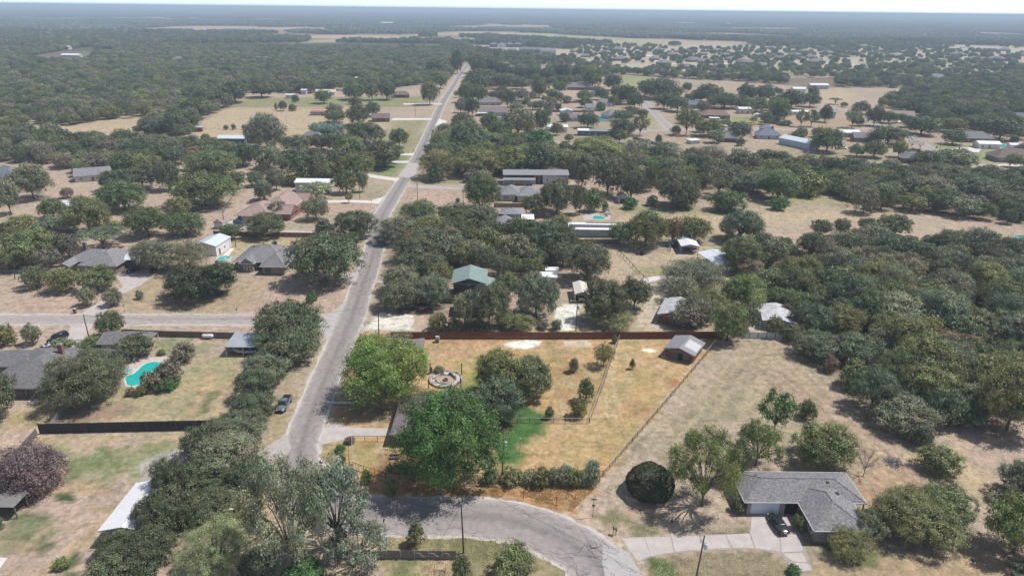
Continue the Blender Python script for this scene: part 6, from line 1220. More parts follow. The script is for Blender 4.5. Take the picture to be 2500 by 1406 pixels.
def simple_house(px, py, L, Wd_, rz, form, roof, wall, h, label, group=None, detail=True, cat=None):
    x, y = W(px, py); cat = cat or ('shed' if 'shed' in label else 'barn' if 'barn' in label else 'building' if 'building' in label or 'warehouse' in label else 'house')
    rise = {'h': .36, 'g': .34, 's': .1}[form[0]] * min(L, Wd_)
    if roof in RM and roof.startswith('TIN') or roof in ('GYT', 'RUST', 'STUC', 'REDT'): rise *= .5
    a, b = L / 2, Wd_ / 2; f = []
    if detail:
        n = max(1, int(L / 4.2))
        for i in range(n):
            u = -a + L * (i + .5) / n
            if i == n // 2 and L > 9: f.append(('door', 'S', u, -b, 1.0, 2.05, 0))
            else: f.append(('win', 'S', u, -b, 1.5, 1.2, .95))
            if h > 5: f.append(('win', 'S', u, -b, 1.4, 1.3, 3.9))
        if 'garage' in label: f.append(('gar', 'S', a - 3, -b, 4.4, 2.2, 0))
        f.append(('win', 'E', 0, a, 1.4, 1.2, .95))
    ch = [(a * .35, 0, h + rise + 1.2)] if 'chimney' in label else []
    t = building(cat if cat != 'house' else 'house', label, cat, x, y, math.radians(rz), [(-a, a, -b, b, h)], [(-a - .5, a + .5, -b - .5, b + .5, h, form, rise)], f, WM[wall], RM[roof], chim=ch, group=group, fascia=TRIM if form[0] == 'h' and detail and L > 12 else None)
    return t
for ln in FARH.strip().splitlines():
    a, lab = ln.split('|'); a = a.split(); far_ = float(a[1]) < 170
    simple_house(float(a[0]), float(a[1]), float(a[2]), float(a[3]), float(a[4]), a[5], a[6], a[7], float(a[8]), lab, detail=not far_ or float(a[8]) > 6)
# estate of grey-roofed houses beyond the meadow, and far roofs: alike at this distance
EST = '1470 132 28;1508 125 30;1512 148 34;1640 137 26;1690 122 24;1693 151 30;1723 155 30;1750 127 26;1770 138 26;1800 130 20;1816 156 34;1860 164 26;1675 168 28;1755 166 26;1938 138 28;1979 143 26;1992 155 32;2017 133 30;2027 118 40;1595 147 24;1620 158 26;1850 138 22;1905 146 26;2108 117 32;2178 141 34;2240 148 24;2283 196 30;2336 137 36;2378 148 34;2432 148 34;2489 137 26;2150 128 22;1560 120 26;1610 125 24;2060 140 24;2300 142 22;2210 130 24;1400 128 20;1430 140 22;1960 128 24;2450 125 30;2405 182 24;1880 120 22;1715 135 22;1785 148 24;1655 128 20'
rh = random.Random(4)
base = None
for k, e in enumerate(EST.split(';')):
    px, py, L = [float(t) for t in e.split()]; x, y = W(px, py)
    if base is None:
        base = {}
    key = rh.choice(['grey', 'pgrey', 'taupe', 'grey'])
    if key not in base:
        t = thing('house', 'low grey-roofed house in the estate beyond the trees', 'house', (x, y, 0), 0, 'houses of the far estate')
        wb = MB(); rb = MB(); wb.box(0, 0, 0, 20, 11, 2.9).box(-5, -6, 0, 8, 6, 2.89); roof_into(rb, wb, (-10.8, 10.8, -6.2, 6.2, 2.9, 'hx', 3.6)); roof_into(rb, wb, (-9.6, -.4, -9.6, 3, 2.904, 'hy', 3.0)); wb.build('wall', BRK, t); rb.build('roof', SH[key], t); base[key] = t
    else: t = copy_tree(base[key]); t.location = (x, y, 0)
    t['label'] = {'grey': 'low grey-roofed', 'pgrey': 'low pale blue-grey roofed', 'taupe': 'low taupe-roofed'}[key] + ' house in the estate beyond the trees'; t['group'] = 'houses of the far estate, ' + key.replace('pgrey', 'pale')
    t.rotation_euler = (0, 0, rh.uniform(-.4, .4) + rh.choice([0, 0, 1.57])); s = L / 24 * 1.0; t.scale = (s, s, min(1.2, s)); CLEARINGS.append((x, y, L * .5)); CLEARINGS.append((x - 3, y - 14, L * .42))
FARB = '60 24 8;200 26 7;310 23 6;365 24 8;443 22 6;120 63 9;50 62 9;340 38 7;500 25 8;545 24 6;830 33 5;795 13 5;1140 22 4;1640 28 6;1720 24 7;1740 29 6;1780 60 7;1450 56 7;1550 57 6;1602 36 5;1700 48 4;1770 30 6;2320 38 5;2200 52 6;2480 60 8;2440 100 7;2330 103 7;2150 98 7;2350 118 9;2480 103 6;2120 92 6;1615 92 9;545 52 5;560 100 9;300 128 10;640 63 6;720 88 6;860 72 5;440 78 6;1080 58 5;1270 60 5;1390 40 5;1985 95 7;1720 100 6;1960 102 7'
bw = MB(); bw.box(0, 0, 0, 1, .5, .28); bwm = bw.mesh('wall', STUC); br = MB(); roof_into(br, MB(), (-.53, .53, -.28, .28, .28, 'gx', .1)); brm = br.mesh('roof', TINW)
for e in FARB.split(';'):
    px, py, wpx = [float(t) for t in e.split()]; py = max(py, 29); x, y = W(px, py); L = wpx / PPM(px, py)
    t = thing('far_building', 'white speck of a distant building in the hazy woods', 'building', (x, y, 0), 0, 'distant white buildings in the hazy woods')
    L = min(L, 220); part('wall', bwm, t, scl=(L, min(L, 40), min(L * .55, 26))); part('roof', brm, t, scl=(L, min(L, 40), min(L * .55, 26))); CLEARINGS.append((x, y, L * .6)); CLEARINGS.append((x * (1 - 25 / y), y - 25, L * .6))
# ------------------------------------------------------------------ fences
_pm = {}
def lerp2(line, step):
    out = []
    for (ax, ay), (bx, by) in zip(line[:-1], line[1:]):
        L = math.hypot(bx - ax, by - ay); n = max(1, round(L / step))
        for k in range(n): out.append((ax + (bx - ax) * k / n, ay + (by - ay) * k / n))
    out.append(line[-1]); return out
def board_fence(label, line, h, m, post=2.4, rails=True, side=-1, bw=.14, name='board_fence', rail_m=None, cat='fence'):
    """vertical boards on rails and posts; side -1: rails face the camera"""
    o = thing(name, label, cat, (line[0][0], line[0][1], 0)); ox, oy = line[0]; rnd = random.Random(len(label)); mb = MB()
    key = ('p', h, m.name)
    if key not in _pm: q = MB(); q.box(0, 0, -.1, .11, .11, h + .12); _pm[key] = q.mesh('post', rail_m or m)
    for (ax, ay), (bx, by) in zip(line[:-1], line[1:]):
        L = math.hypot(bx - ax, by - ay); d = ((bx - ax) / L, (by - ay) / L); a = math.atan2(d[1], d[0]); n = int(L / (bw + .008))
        for k in range(n):
            t = (k + .5) * L / n; mb.box(ax - ox + d[0] * t + rnd.uniform(-.008, .008) * d[1], ay - oy + d[1] * t + rnd.uniform(-.012, .012), .03, bw, .022, h + rnd.uniform(-.035, .03), a + rnd.uniform(-.02, .02))
        nx, ny = d[1] * .075 * -side * -1, -d[0] * .075 * -side * -1
        if rails:
            for z in (.35, h * .55, h - .25):
                q = MB(); q.bar((ax - ox + nx * .6, ay - oy + ny * .6, z), (bx - ox + nx * .6, by - oy + ny * .6, z), .045, .09); q.build('rail', rail_m or m, o)
    for x, y in lerp2(line, post): p = part('post', _pm[key], o, (x - ox + .0, y - oy - .1 * (1 if side < 0 else -1), 0))
    mb.build('boards', m, o, kind='stuff'); return o
PIPE = mat('dark_pipe', (0.09, 0.06, 0.05), .6, .2, 2); PIPEL = mat('pale_pipe', (0.42, 0.36, 0.33), .6, .2, 2); WIRE = mat('fence_wire', (0.16, 0.15, 0.14), .5)
def pipe_fence(label, line, h=1.3, step=2.6, m=PIPE, rail=None, mesh=True, name='pipe_fence', rr_=.05, mid=False):
    o = thing(name, label, 'fence', (line[0][0], line[0][1], 0)); ox, oy = line[0]; key = ('q', h, m.name, rr_)
    if key not in _pm: q = MB(); q.tube([(0, 0, -.1), (0, 0, h)], rr_, 6); _pm[key] = q.mesh('post', m)
    P = lerp2(line, step)
    for x, y in P: part('post', _pm[key], o, (x - ox, y - oy, 0))
    for z in ([h] + ([h * .5] if mid else [])):
        for i in range(len(line) - 1):
            q = MB(); q.tube([(line[i][0] - ox, line[i][1] - oy, z), (line[i + 1][0] - ox, line[i + 1][1] - oy, z)], rr_, 6); q.build('rail', rail or m, o)
    if mesh:
        w = MB()
        for i in range(len(P) - 1):
            a = (P[i][0] - ox, P[i][1] - oy); b = (P[i + 1][0] - ox, P[i + 1][1] - oy)
            for k in range(1, 7): w.bar((*a, h * k / 7.5), (*b, h * k / 7.5), .012)
            for k in range(1, 9): t = k / 9; x = a[0] + (b[0] - a[0]) * t; y = a[1] + (b[1] - a[1]) * t; w.bar((x, y, .02), (x, y, h), .01)
        w.build('wire_mesh', WIRE, o, kind='stuff')
    return o
board_fence('long red-brown stained board fence along the back of the green property', [W(955, 828), (10, 160.6), (56.0, 162.2)], 2.1, WOODR, side=1)
board_fence('tall black-brown board fence running across the yard at the left', [(-94.6, 115.6), (-75, 116.8), (-56.0, 117.9)], 2.35, WOODD, side=1)
board_fence('grey leaning side fence running down to the left edge from the black-brown fence', [(-94.8, 115.2), W(45, 1115), W(-30, 1195)], 1.6, WOODG)
board_fence('short pale grey fence between the pool tree and the black-brown fence', [W(176, 988), W(150, 1012), (-93.2, 116.4)], 1.5, mat('pale_grey_wood', (0.30, 0.28, 0.26), .9, .2, 2))
board_fence('dark weathered board fence along the side road behind the outbuilding', [W(306, 818), W(380, 822), W(655, 829)], 1.75, WOODG, side=-1)
board_fence('reddish board fence with pale posts below the rose-roofed house', [W(522, 575), W(640, 578), W(776, 580)], 1.8, BRNW, rail_m=mat('pale_grey_wood', None))
board_fence('short red-brown board fence right of the grey hip-roofed house', [W(714, 643), W(748, 643)], 1.8, BRNW)
board_fence('dark board fence between the blue-grey roofed house and the two-storey house', [W(1206, 507), W(1330, 507)], 1.9, WOODG)
board_fence('brown board fence in front of the long teal building', [W(1402, 596), W(1512, 595)], 1.8, WOODG, rail_m=mat('pale_grey_wood', None))
fw = board_fence('white corrugated metal fence with dark rails at the corner of the dense wood', [W(1808, 826), W(1912, 826)], 1.7, TINL, rail_m=PIPE, name='metal_fence', bw=.25)
board_fence('old dark fence with rails and a hanging garden hose in the foreground', [W(800, 1364), W(945, 1364), W(1114, 1365)], 1.7, WOODG, rail_m=mat('pale_grey_wood', None))
hs_ = [f for f in bpy.data.objects if f.get('label', '').startswith('old dark fence with rails')][0]
hb = MB(); x0, y0 = W(1012, 1364); L_ = hs_.location
hb.tube([(x0 - L_.x + k * .33, y0 - L_.y - .16, 1.05 + .38 * math.sin(k * .95)) for k in range(18)], .025, 5); hb.build('hose', mat('pale_hose', (.5, .5, .46), .6), hs_)
board_fence('short rust-brown fence panel showing through the dark foreground grove', [W(598, 1278), W(642, 1306)], 1.7, BRNW)
board_fence('dark board fence behind the little blue-roofed houses', [W(1330, 273), W(1450, 276)], 1.7, WOODG, rails=False, post=4)
board_fence('dark board fence in the garden behind the clipped round tree', [W(1375, 252), W(1425, 252)], 1.7, WOODG, rails=False, post=4)
board_fence('dark board fence slanting through the belt below the street junction', [W(1545, 340), W(1602, 354)], 1.7, WOODG, rails=False, post=4)
board_fence('white vinyl fence in front of the turquoise garden pool', [W(1452, 298), W(1495, 297)], 1.7, WHW, rails=False, post=4)
board_fence('dark picket fence of the brown house at the left edge', [W(-10, 667), W(55, 668)], 1.3, WOODG, post=2.4)
pipe_fence('outer pipe-and-wire fence slanting along the right side of the green property', [(53.4, 159.5), (38.6, 136.6), (21.5, 110.5), (17.4, 104.2)], 1.35, 2.7, PIPE, PIPEL)
pipe_fence('inner pipe fence with pale top rail curving through the paddock', [(28.4, 161.2), W(1493, 880), W(1474, 937), W(1455, 989), (16.5, 121.6)], 1.3, 2.5, PIPE, PIPEL)
pipe_fence('low dark pipe fence across the end of the bright lawn', [(16.4, 121.5), (-1.0, 121.4)], 1.3, 2.4, PIPE, PIPEL)
pipe_fence('lower pipe fence behind the clipped hedge and round the bend', [(17.2, 104.0), (0, 103.2), (-17.5, 102.3), (-22.8, 102.6), (-29.4, 105.7)], 1.35, 2.5, PIPE, PIPE)
pipe_fence('short rust-coloured pipe fence beside the concrete driveway', [(-31.5, 114.3), (-23.9, 114.3)], 1.3, 2.5, PIPE, PIPE, mesh=False)
pipe_fence('pale rail from the driveway fence down to the bend', [(-31.5, 114.1), (-29.5, 106.0)], 1.3, 8.0, PIPEL, PIPEL, mesh=False)
pipe_fence('line of short dark posts crossing the dusty yard', [W(1508, 616), W(1530, 636), W(1560, 670), W(1582, 690)], 1.0, 3.0, WOODD, mesh=False, rr_=.08, name='post_fence')
pipe_fence('galvanized pipe pen in the dusty yard left of the open carport', [W(1552, 596), W(1552, 616), W(1637, 616), W(1632, 596), W(1552, 596)], 1.7, 2.6, TING, mid=True, name='animal_pen')
pipe_fence('white rail fence curving beside the pale track', [W(1570, 702), W(1592, 694), W(1625, 688)], 1.1, 2.2, TINL, mesh=False, mid=True, name='rail_fence')
pipe_fence('wire fence line across the pale pasture', [W(405, 318), W(600, 318), W(690, 319), W(800, 318)], 1.2, 9, WOODD, mesh=False, name='wire_fence')
pipe_fence('dark wire fence at the edge of the far green strip', [W(620, 266), W(760, 270), W(1040, 272)], 1.2, 10, WOODD, mesh=False, name='wire_fence')
pipe_fence('chain-link dog run by the rose-roofed house', [W(500, 522), W(545, 521), W(575, 470), W(600, 470)], 1.3, 3, TING, name='wire_fence')
pipe_fence('short dark rail gate beside the second white driveway', [W(968, 325), W(1003, 326), W(1002, 316)], 1.2, 4, PIPE, mesh=False, name='rail_fence')

# ------------------------------------------------------------------ poles and wires
POLE = mat('utility_pole_wood', (0.115, 0.085, 0.07), .95, .25, 2); CER = mat('insulator_grey', (0.45, 0.45, 0.46), .4); STEEL = mat('transformer_grey', (0.52, 0.54, 0.56), .5)
TOPS = {}
def pole(key, px, py, top_py, label, arm=0, tran=False, topx=None, lamp=False, r=.15, name='utility_pole'):
    x, y = W(px, py); h = 8.0
    for _ in range(12):
        _, q = proj(x, y, h); h += (q - top_py) / (PPM(px, py) * .88)
    h = max(3, min(13, h)); t = thing(name, label, 'utility pole' if name == 'utility_pole' else 'lamp post', (x, y, 0)); lean = 0
    if topx: tx, _ = proj(x, y, h); lean = (topx - tx) / PPM(px, py); lean = max(-1.2, min(1.2, lean))
    q = MB(); q.tube([(0, 0, -.3), (lean * .5, 0, h * .5), (lean, 0, h)], [r, r * .85, r * .68], 8); q.build('pole', POLE, t)
    if arm:
        a = MB(); a.box(lean, 0.12, h - .55, 2.4, .1, .12); ao = a.build('crossarm', POLE, t)
        for dx in (-1.05, -.5, .5, 1.05): i = MB(); i.lathe([(.03, 0), (.05, .06), (.03, .1), (.05, .16), (.02, .2)], lean + dx, .12, h - .43, 7); i.build('insulator', CER, ao)
        b = MB(); b.bar((lean, .12, h - 1.2), (lean - .7, .12, h - .55), .05).bar((lean, .12, h - 1.2), (lean + .7, .12, h - .55), .05); b.build('brace', POLE, t)
    if tran:
        c = MB(); c.lathe([(.05, -.06), (.28, 0), (.3, .1), (.3, .85), (.24, .93), (.06, .98)], lean * .8 + .42, -.1, h - 2.3, 12); co = c.build('transformer', STEEL, t)
        for dx in (-.1, .12): i = MB(); i.lathe([(.03, 0), (.06, .08), (.03, .16), (.05, .24)], lean * .8 + .42 + dx, -.1, h - 1.33, 7); i.build('bushing', CER, co)
        f_ = MB(); f_.bar((lean, 0, h - .8), (lean - .5, -.1, h - .95), .05).box(lean - .55, -.1, h - 1.25, .08, .08, .35); f_.build('fuse', CER, t)
    if lamp:
        l = MB(); l.tube([(lean, 0, h - .4), (lean - .8, -.1, h + .1), (lean - 1.5, -.1, h + .15)], .035, 5).box(lean - 1.7, -.1, h + .05, .55, .2, .14); l.build('lamp_arm', STEEL, t)
    TOPS[key] = (x + lean, y, h); return t
pole('a', 925, 826, 745, 'tall utility pole with crossarm at the corner of the long board fence', arm=1, topx=923)
pole('b', 218, 828, 768, 'bare leaning utility pole beside the concrete driveway at the left', topx=203)
pole('c', 1132, 1350, 1230, 'bare utility pole rising from the pointed bush in the foreground', topx=1126)
pole('d', 1226, 1178, 1061, 'utility pole with a grey transformer on the bright lawn', tran=True, topx=1229)
pole('e', 1697, 1422, 1307, 'leaning utility pole with transformer inside the looped driveway', tran=True, topx=1720)
pole('f', 1020, 500, 441, 'utility pole with crossarm beside the bare reddish lot', arm=1)
pole('g', 969, 602, 530, 'utility pole with crossarm among the oaks right of the road', arm=1)
pole('h', 1131, 500, 458, 'utility pole beside the tall dense tree in the front yard')
pole('i', 879, 486, 430, 'bare utility pole on the lawn left of the road')
pole('j', 1406, 808, 735, 'utility pole with lamp and transformer behind the long board fence', tran=True, lamp=True)
pole('k', 549, 556, 516, 'utility pole right of the small gambrel barn')
pole('l', 576, 604, 560, 'utility pole behind the grey hip-roofed house')
pole('m', 488, 536, 503, 'yard lamp pole behind the small gambrel barn', lamp=True, r=.08, name='yard_lamp')
pole('n', 1400, 582, 552, 'utility pole at the left end of the long teal building')
pole('o', 871, 552, 514, 'utility pole behind the corner oak left of the road')
pole('p', 1052, 385, 350, 'utility pole beside the road in front of the olive trees', arm=1)
pole('q', 1014, 284, 250, 'utility pole beside the second long driveway')
pole('r', 1111, 284, 252, 'utility pole beside the two small roadside trees')
pole('s', 2131, 318, 285, 'first pole of the pair at the curving street')
pole('t', 2168, 318, 293, 'second, shorter pole of the pair at the curving street')
pole('u', 2291, 378, 344, 'utility pole with small transformer at the curving street', tran=True)
pole('v', 1565, 276, 244, 'utility pole at the short street behind the clipped tree')
pole('w', 2040, 282, 250, 'utility pole beside the pale curving street near the pine')
pole('x', 36, 682, 642, 'bare utility pole beside the brown house at the left edge', topx=33)
pole('y', 792, 585, 545, 'utility pole behind the pointed dense tree at the corner')
pole('z', 1381, 310, 265, 'utility pole beside the white mobile home')
pole('la', 740, 300, 284, 'thin lamp pole on the pale pasture', lamp=True, r=.06, name='yard_lamp')
t = thing('yard_lamp', 'thin dark lamp post on the bright lawn right of the transformer pole', 'lamp post', (*W(1269, 1114), 0)); q = MB(); q.tube([(0, 0, 0), (0, 0, 4.0)], .035, 6); q.build('pole', PIPE, t); q = MB(); q.box(0, 0, 4, .25, .25, .22, taper=.7); q.build('lantern', CRW, t)
WB = mat('power_cable', (0.10, 0.10, 0.10), .6)
def cable(a, b, label, dz=(0,), sag=.035, dx=(0,), r=.03, group=None):
    for z in dz:
        for x in dx:
            A = Vector(TOPS[a]) if isinstance(a, str) else Vector(a); B = Vector(TOPS[b]) if isinstance(b, str) else Vector(b); A = A + Vector((x, 0, -.25 + z)); B = B + Vector((x, 0, -.25 + z)); L = (A - B).length
            q = MB(); q.tube([tuple(A.lerp(B, k / 14) - Vector((0, 0, 4 * sag * L * (k / 14) * (1 - k / 14)))) for k in range(15)], r, 4, cap=False)
            tag(q.build('power_line', WB), label, 'power line', group)
cable('a', 'g', 'power line from the fence corner pole up to the pole among the roadside oaks', dx=(-1.0, -.4, .4, 1.0), group='power lines along the road')
cable('g', 'f', 'power line from the roadside oaks to the pole at the reddish lot', dx=(-1.0, .4, 1.0), group='power lines along the road, middle stretch')
cable('f', 'p', 'power line from the reddish lot to the pole by the olive trees', dx=(-1.0, 1.0), group='power lines along the road, far stretch')
cable('a', 'b', 'long sagging wire across the side road to the leaning pole', sag=.03)
cable('d', 'c', 'wire from the lawn transformer pole down to the foreground pole')
cable('d', 'e', 'long wire from the lawn transformer pole to the pole in the driveway loop', sag=.02)
cable('a', 'j', 'wire along the long board fence to the transformer pole', dz=(0,), sag=.012)
cable('j', (62, 163, 7.5), 'wire from the fence transformer pole to the yellow-green trees', sag=.015)
cable('h', 'f', 'thin wire between the reddish lot pole and the tall tree')

# ------------------------------------------------------------------ vehicles
TYRE = mat('tyre', (0.02, 0.02, 0.02), .85); RIM = mat('rim', (0.45, 0.45, 0.46), .35, metal=.6); GL = mat('car_glass', (0.02, 0.028, 0.035), .06, spec=.9); RLT = mat('tail_light', (0.45, 0.02, 0.02), .3); HLT = mat('head_light', (0.75, 0.76, 0.78), .15); CHR = mat('chrome', (.5, .5, .5), .25, metal=.8); BLKP = mat('black_plastic', (.02, .02, .02), .6)
def paint(name, c): return mat(name, c, .22, spec=.7)
BLACKP = paint('black_paint', (0.012, 0.014, 0.018)); SLVP = paint('silver_paint', (0.42, 0.43, 0.45)); WHTP = paint('white_paint', (0.75, 0.75, 0.75)); GRYP = paint('blue_grey_paint', (0.13, 0.155, 0.185)); BLUP = paint('blue_paint', (0.05, 0.09, 0.22)); REDP = paint('red_paint', (0.33, 0.04, 0.03)); NAVP = paint('navy_paint', (0.015, 0.02, 0.04))
def loft(mb, st, n=9, pw=3.2):
    """body skin from stations (x, half width, z bottom, z top): rounded boxes"""
    b = len(mb.v)
    for x, w, z0, z1 in st:
        for k in range(n * 2):
            a = 2 * math.pi * (k + .5) / (n * 2); c, s = math.cos(a), math.sin(a)
            r = (abs(c) ** pw + abs(s) ** pw) ** (-1 / pw); mb.v.append((x, w * c * r, (z0 + z1) / 2 + (z1 - z0) / 2 * s * r))
    m = n * 2
    for i in range(len(st) - 1):
        for k in range(m): k2 = (k + 1) % m; mb.f.append((b + i * m + k, b + i * m + k2, b + (i + 1) * m + k2, b + (i + 1) * m + k)); mb.m.append(0)
    mb.f.append(tuple(b + k for k in range(m))[::-1]); mb.m.append(0); mb.f.append(tuple(b + (len(st) - 1) * m + k for k in range(m))); mb.m.append(0)
def car(name, label, cat, x, y, rz, p, style='sedan', z=0.02, group=None):
    """nose towards +x"""
    t = thing(name, label, cat, (x, y, z), rz, group); L, Wc, Hh = {'sedan': (4.9, .92, 1.42), 'suv': (5.1, .99, 1.85), 'pickup': (5.9, 1.0, 1.9), 'van': (5.3, 1.0, 2.0)}[style]; h = L / 2; B = MB()
    hood = {'sedan': .92, 'suv': 1.12, 'pickup': 1.18, 'van': 1.15}[style]; deck = {'sedan': .98, 'suv': 1.2, 'pickup': 1.22, 'van': 1.25}[style]
    loft(B, [(-h, Wc * .80, .42, deck - .12), (-h + .12, Wc * .95, .32, deck), (-h * .5, Wc, .26, deck + .02), (0, Wc, .25, deck - .0), (h * .42, Wc, .26, hood + .04), (h * .8, Wc * .96, .3, hood - .06), (h - .1, Wc * .86, .36, hood - .22), (h, Wc * .72, .42, hood - .34)]); B.build('body', p, t, True)
    c0, c1, c2, c3 = {'sedan': (-h * .82, -h * .48, h * .16, h * .50), 'suv': (-h * .97, -h * .88, h * .18, h * .46), 'pickup': (-h * .20, -h * .12, h * .26, h * .50), 'van': (-h * .97, -h * .9, h * .3, h * .6)}[style]; zb = min(hood, deck) - .05
    G = MB(); w0, w1 = Wc * .93, Wc * .74
    v = [(c0, -w0, zb), (c3, -w0, zb), (c3, w0, zb), (c0, w0, zb), (c1, -w1, Hh - .05), (c2, -w1, Hh - .05), (c2, w1, Hh - .05), (c1, w1, Hh - .05)]
    G.add(v, [(0, 1, 5, 4), (1, 2, 6, 5), (2, 3, 7, 6), (3, 0, 4, 7), (4, 5, 6, 7)]); G.build('windows', GL, t)
    R = MB(); loft(R, [(c1 - .06, w1 * .9, Hh - .07, Hh), (c1 + .1, w1 + .03, Hh - .08, Hh + .03), ((c1 + c2) / 2, w1 + .05, Hh - .08, Hh + .05), (c2 - .1, w1 + .03, Hh - .08, Hh + .02), (c2 + .05, w1 * .9, Hh - .07, Hh - .01)], 6, 4); R.build('roof_panel', p, t, True)
    for s in (-1, 1):
        for pa, pb_, w_ in (((c3, s * w0, zb), (c2, s * w1, Hh - .04), .07), ((c0, s * w0, zb), (c1, s * w1, Hh - .04), .09), (((c0 + c3) / 2, s * w0, zb), ((c1 + c2) / 2, s * w1, Hh - .04), .08)):
            P = MB(); P.bar(pa, pb_, w_); P.build('window_pillar', p, t)
    if style == 'pickup':
        q = MB(); q.box((-h + .1 + c0) / 2, 0, deck - .02, (c0 - (-h)) - .35, Wc * 1.6, .05); q.build('cargo_bed', BLKP, t)
        for s in (-1, 1): q = MB(); q.box((-h + .1 + c0) / 2, s * Wc * .88, deck - .02, (c0 - (-h)) - .2, .12, .12); q.build('bed_side', p, t)
        q = MB(); q.box(-h + .12, 0, deck - .3, .1, Wc * 1.6, .4); q.build('tailgate', p, t)
    for sx in (-1, 1):
        for s in (-1, 1):
            wr = .33 if style == 'sedan' else .39; q = MB(); q.tube([(sx * h * .62, s * (Wc - .20), wr), (sx * h * .62, s * (Wc + .02), wr)], wr, 14); wo = q.build('wheel', TYRE, t); q = MB(); q.tube([(sx * h * .62, s * (Wc + .005), wr), (sx * h * .62, s * (Wc + .035), wr)], wr * .62, 10); q.build('rim', RIM, wo)
    for s in (-1, 1):
        q = MB(); q.box(h - .06, s * Wc * .62, hood - .42, .16, Wc * .34, .16); q.build('headlight', HLT, t)
        q = MB(); q.box(-h + .03, s * Wc * .72, deck - .34, .1, Wc * .30, .18); q.build('tail_light', RLT, t)
        q = MB(); q.box(c3 - .25, s * (Wc + .1), hood + .02, .12, .22, .15); q.build('mirror', p, t)
    q = MB(); q.box(h - .02, 0, .45, .08, Wc * 1.1, .28); q.build('grille', BLKP, t); q = MB(); q.box(-h - .005, 0, .62, .03, .5, .16); q.build('number_plate', TRIM, t)
    return t
def carat(name, label, px, py, deg, p, style, cat='car', group=None): x, y = W(px, py); return car(name, label, cat, x, y, math.radians(deg), p, style, group=group)
car('parked_car', 'glossy black sedan parked on the driveway in front of the white garage door', 'car', 45.1, 91.3, math.radians(97), BLACKP, 'sedan', z=.03)
car('pickup_truck', 'blue-grey pickup truck with black open bed parked on the verge by the road', 'pickup truck', -48.9, 126.8, math.radians(-91), GRYP, 'pickup')
carat('parked_suv', 'black SUV parked at the edge of the left driveway beside the lawn', 142, 831, -118, NAVP, 'suv', 'car')
carat('parked_car', 'silver-blue car half hidden behind the slate-grey roof', 112, 856, -128, SLVP, 'sedan')
carat('parked_suv', 'black SUV nosing out of the carport on the curved driveway', 326, 662, -105, BLACKP, 'suv')
carat('parked_car', 'black car under the tree beside the curved driveway, right of the carport', 375, 662, -70, BLACKP, 'sedan')
carat('parked_car', 'black car parked on the lawn beside the dark dense tree', 421, 682, -92, BLACKP, 'suv')
carat('parked_suv', 'white SUV seen from behind under the open white carport', 1690, 612, 98, WHTP, 'suv')
carat('pickup_truck', 'dark pickup in the shade left of the open white carport', 1648, 603, 180, BLACKP, 'pickup', 'pickup truck')
carat('parked_van', 'white van inside the beige canvas vehicle cover', 1418, 730, -90, WHTP, 'van', 'van')
carat('parked_car', 'small blue and white car at the garage of the rose-roofed house', 583, 547, 0, BLUP, 'sedan')
carat('parked_car', 'black car in front of the blue-grey roofed house at the curving street', 1696, 266, 10, BLACKP, 'sedan')
carat('parked_car', 'dark car under the white carport of the red-brown roofed house', 1738, 296, -70, NAVP, 'suv')
carat('pickup_truck', 'white pickup on the grass below the white trailer building', 2056, 364, 0, WHTP, 'pickup', 'pickup truck')
carat('parked_car', 'silver car under the awning of the grey-roofed house near the long road', 1183, 256, 0, SLVP, 'sedan')
carat('parked_car', 'dark car at the garage of the brown-roofed house at the right edge', 2496, 400, 0, NAVP, 'suv')
carat('parked_car', 'small red vehicle parked by the low roof at the edge of the wood', 1846, 708, 90, REDP, 'suv')
# flat white awnings on the roadside houses
for px, py, L, lab in ((1183, 257, 8, 'flat white carport in front of the grey-roofed roadside house'), (1178, 284, 9, 'left white awning of the tan-roofed roadside house'), (1206, 281, 9, 'right white awning of the tan-roofed roadside house'), (1743, 296, 8, 'white carport on the red-brown roofed house')):
    building('carport', lab, 'carport', *W(px, py), 0, [], [(-L / 2, L / 2, -2.6, 2.6, 2.5, 'sS', .15)], [], None, TINW, posts=[(-L / 2 + .2, -2.4, 2.5), (L / 2 - .2, -2.4, 2.5)], clear=False)
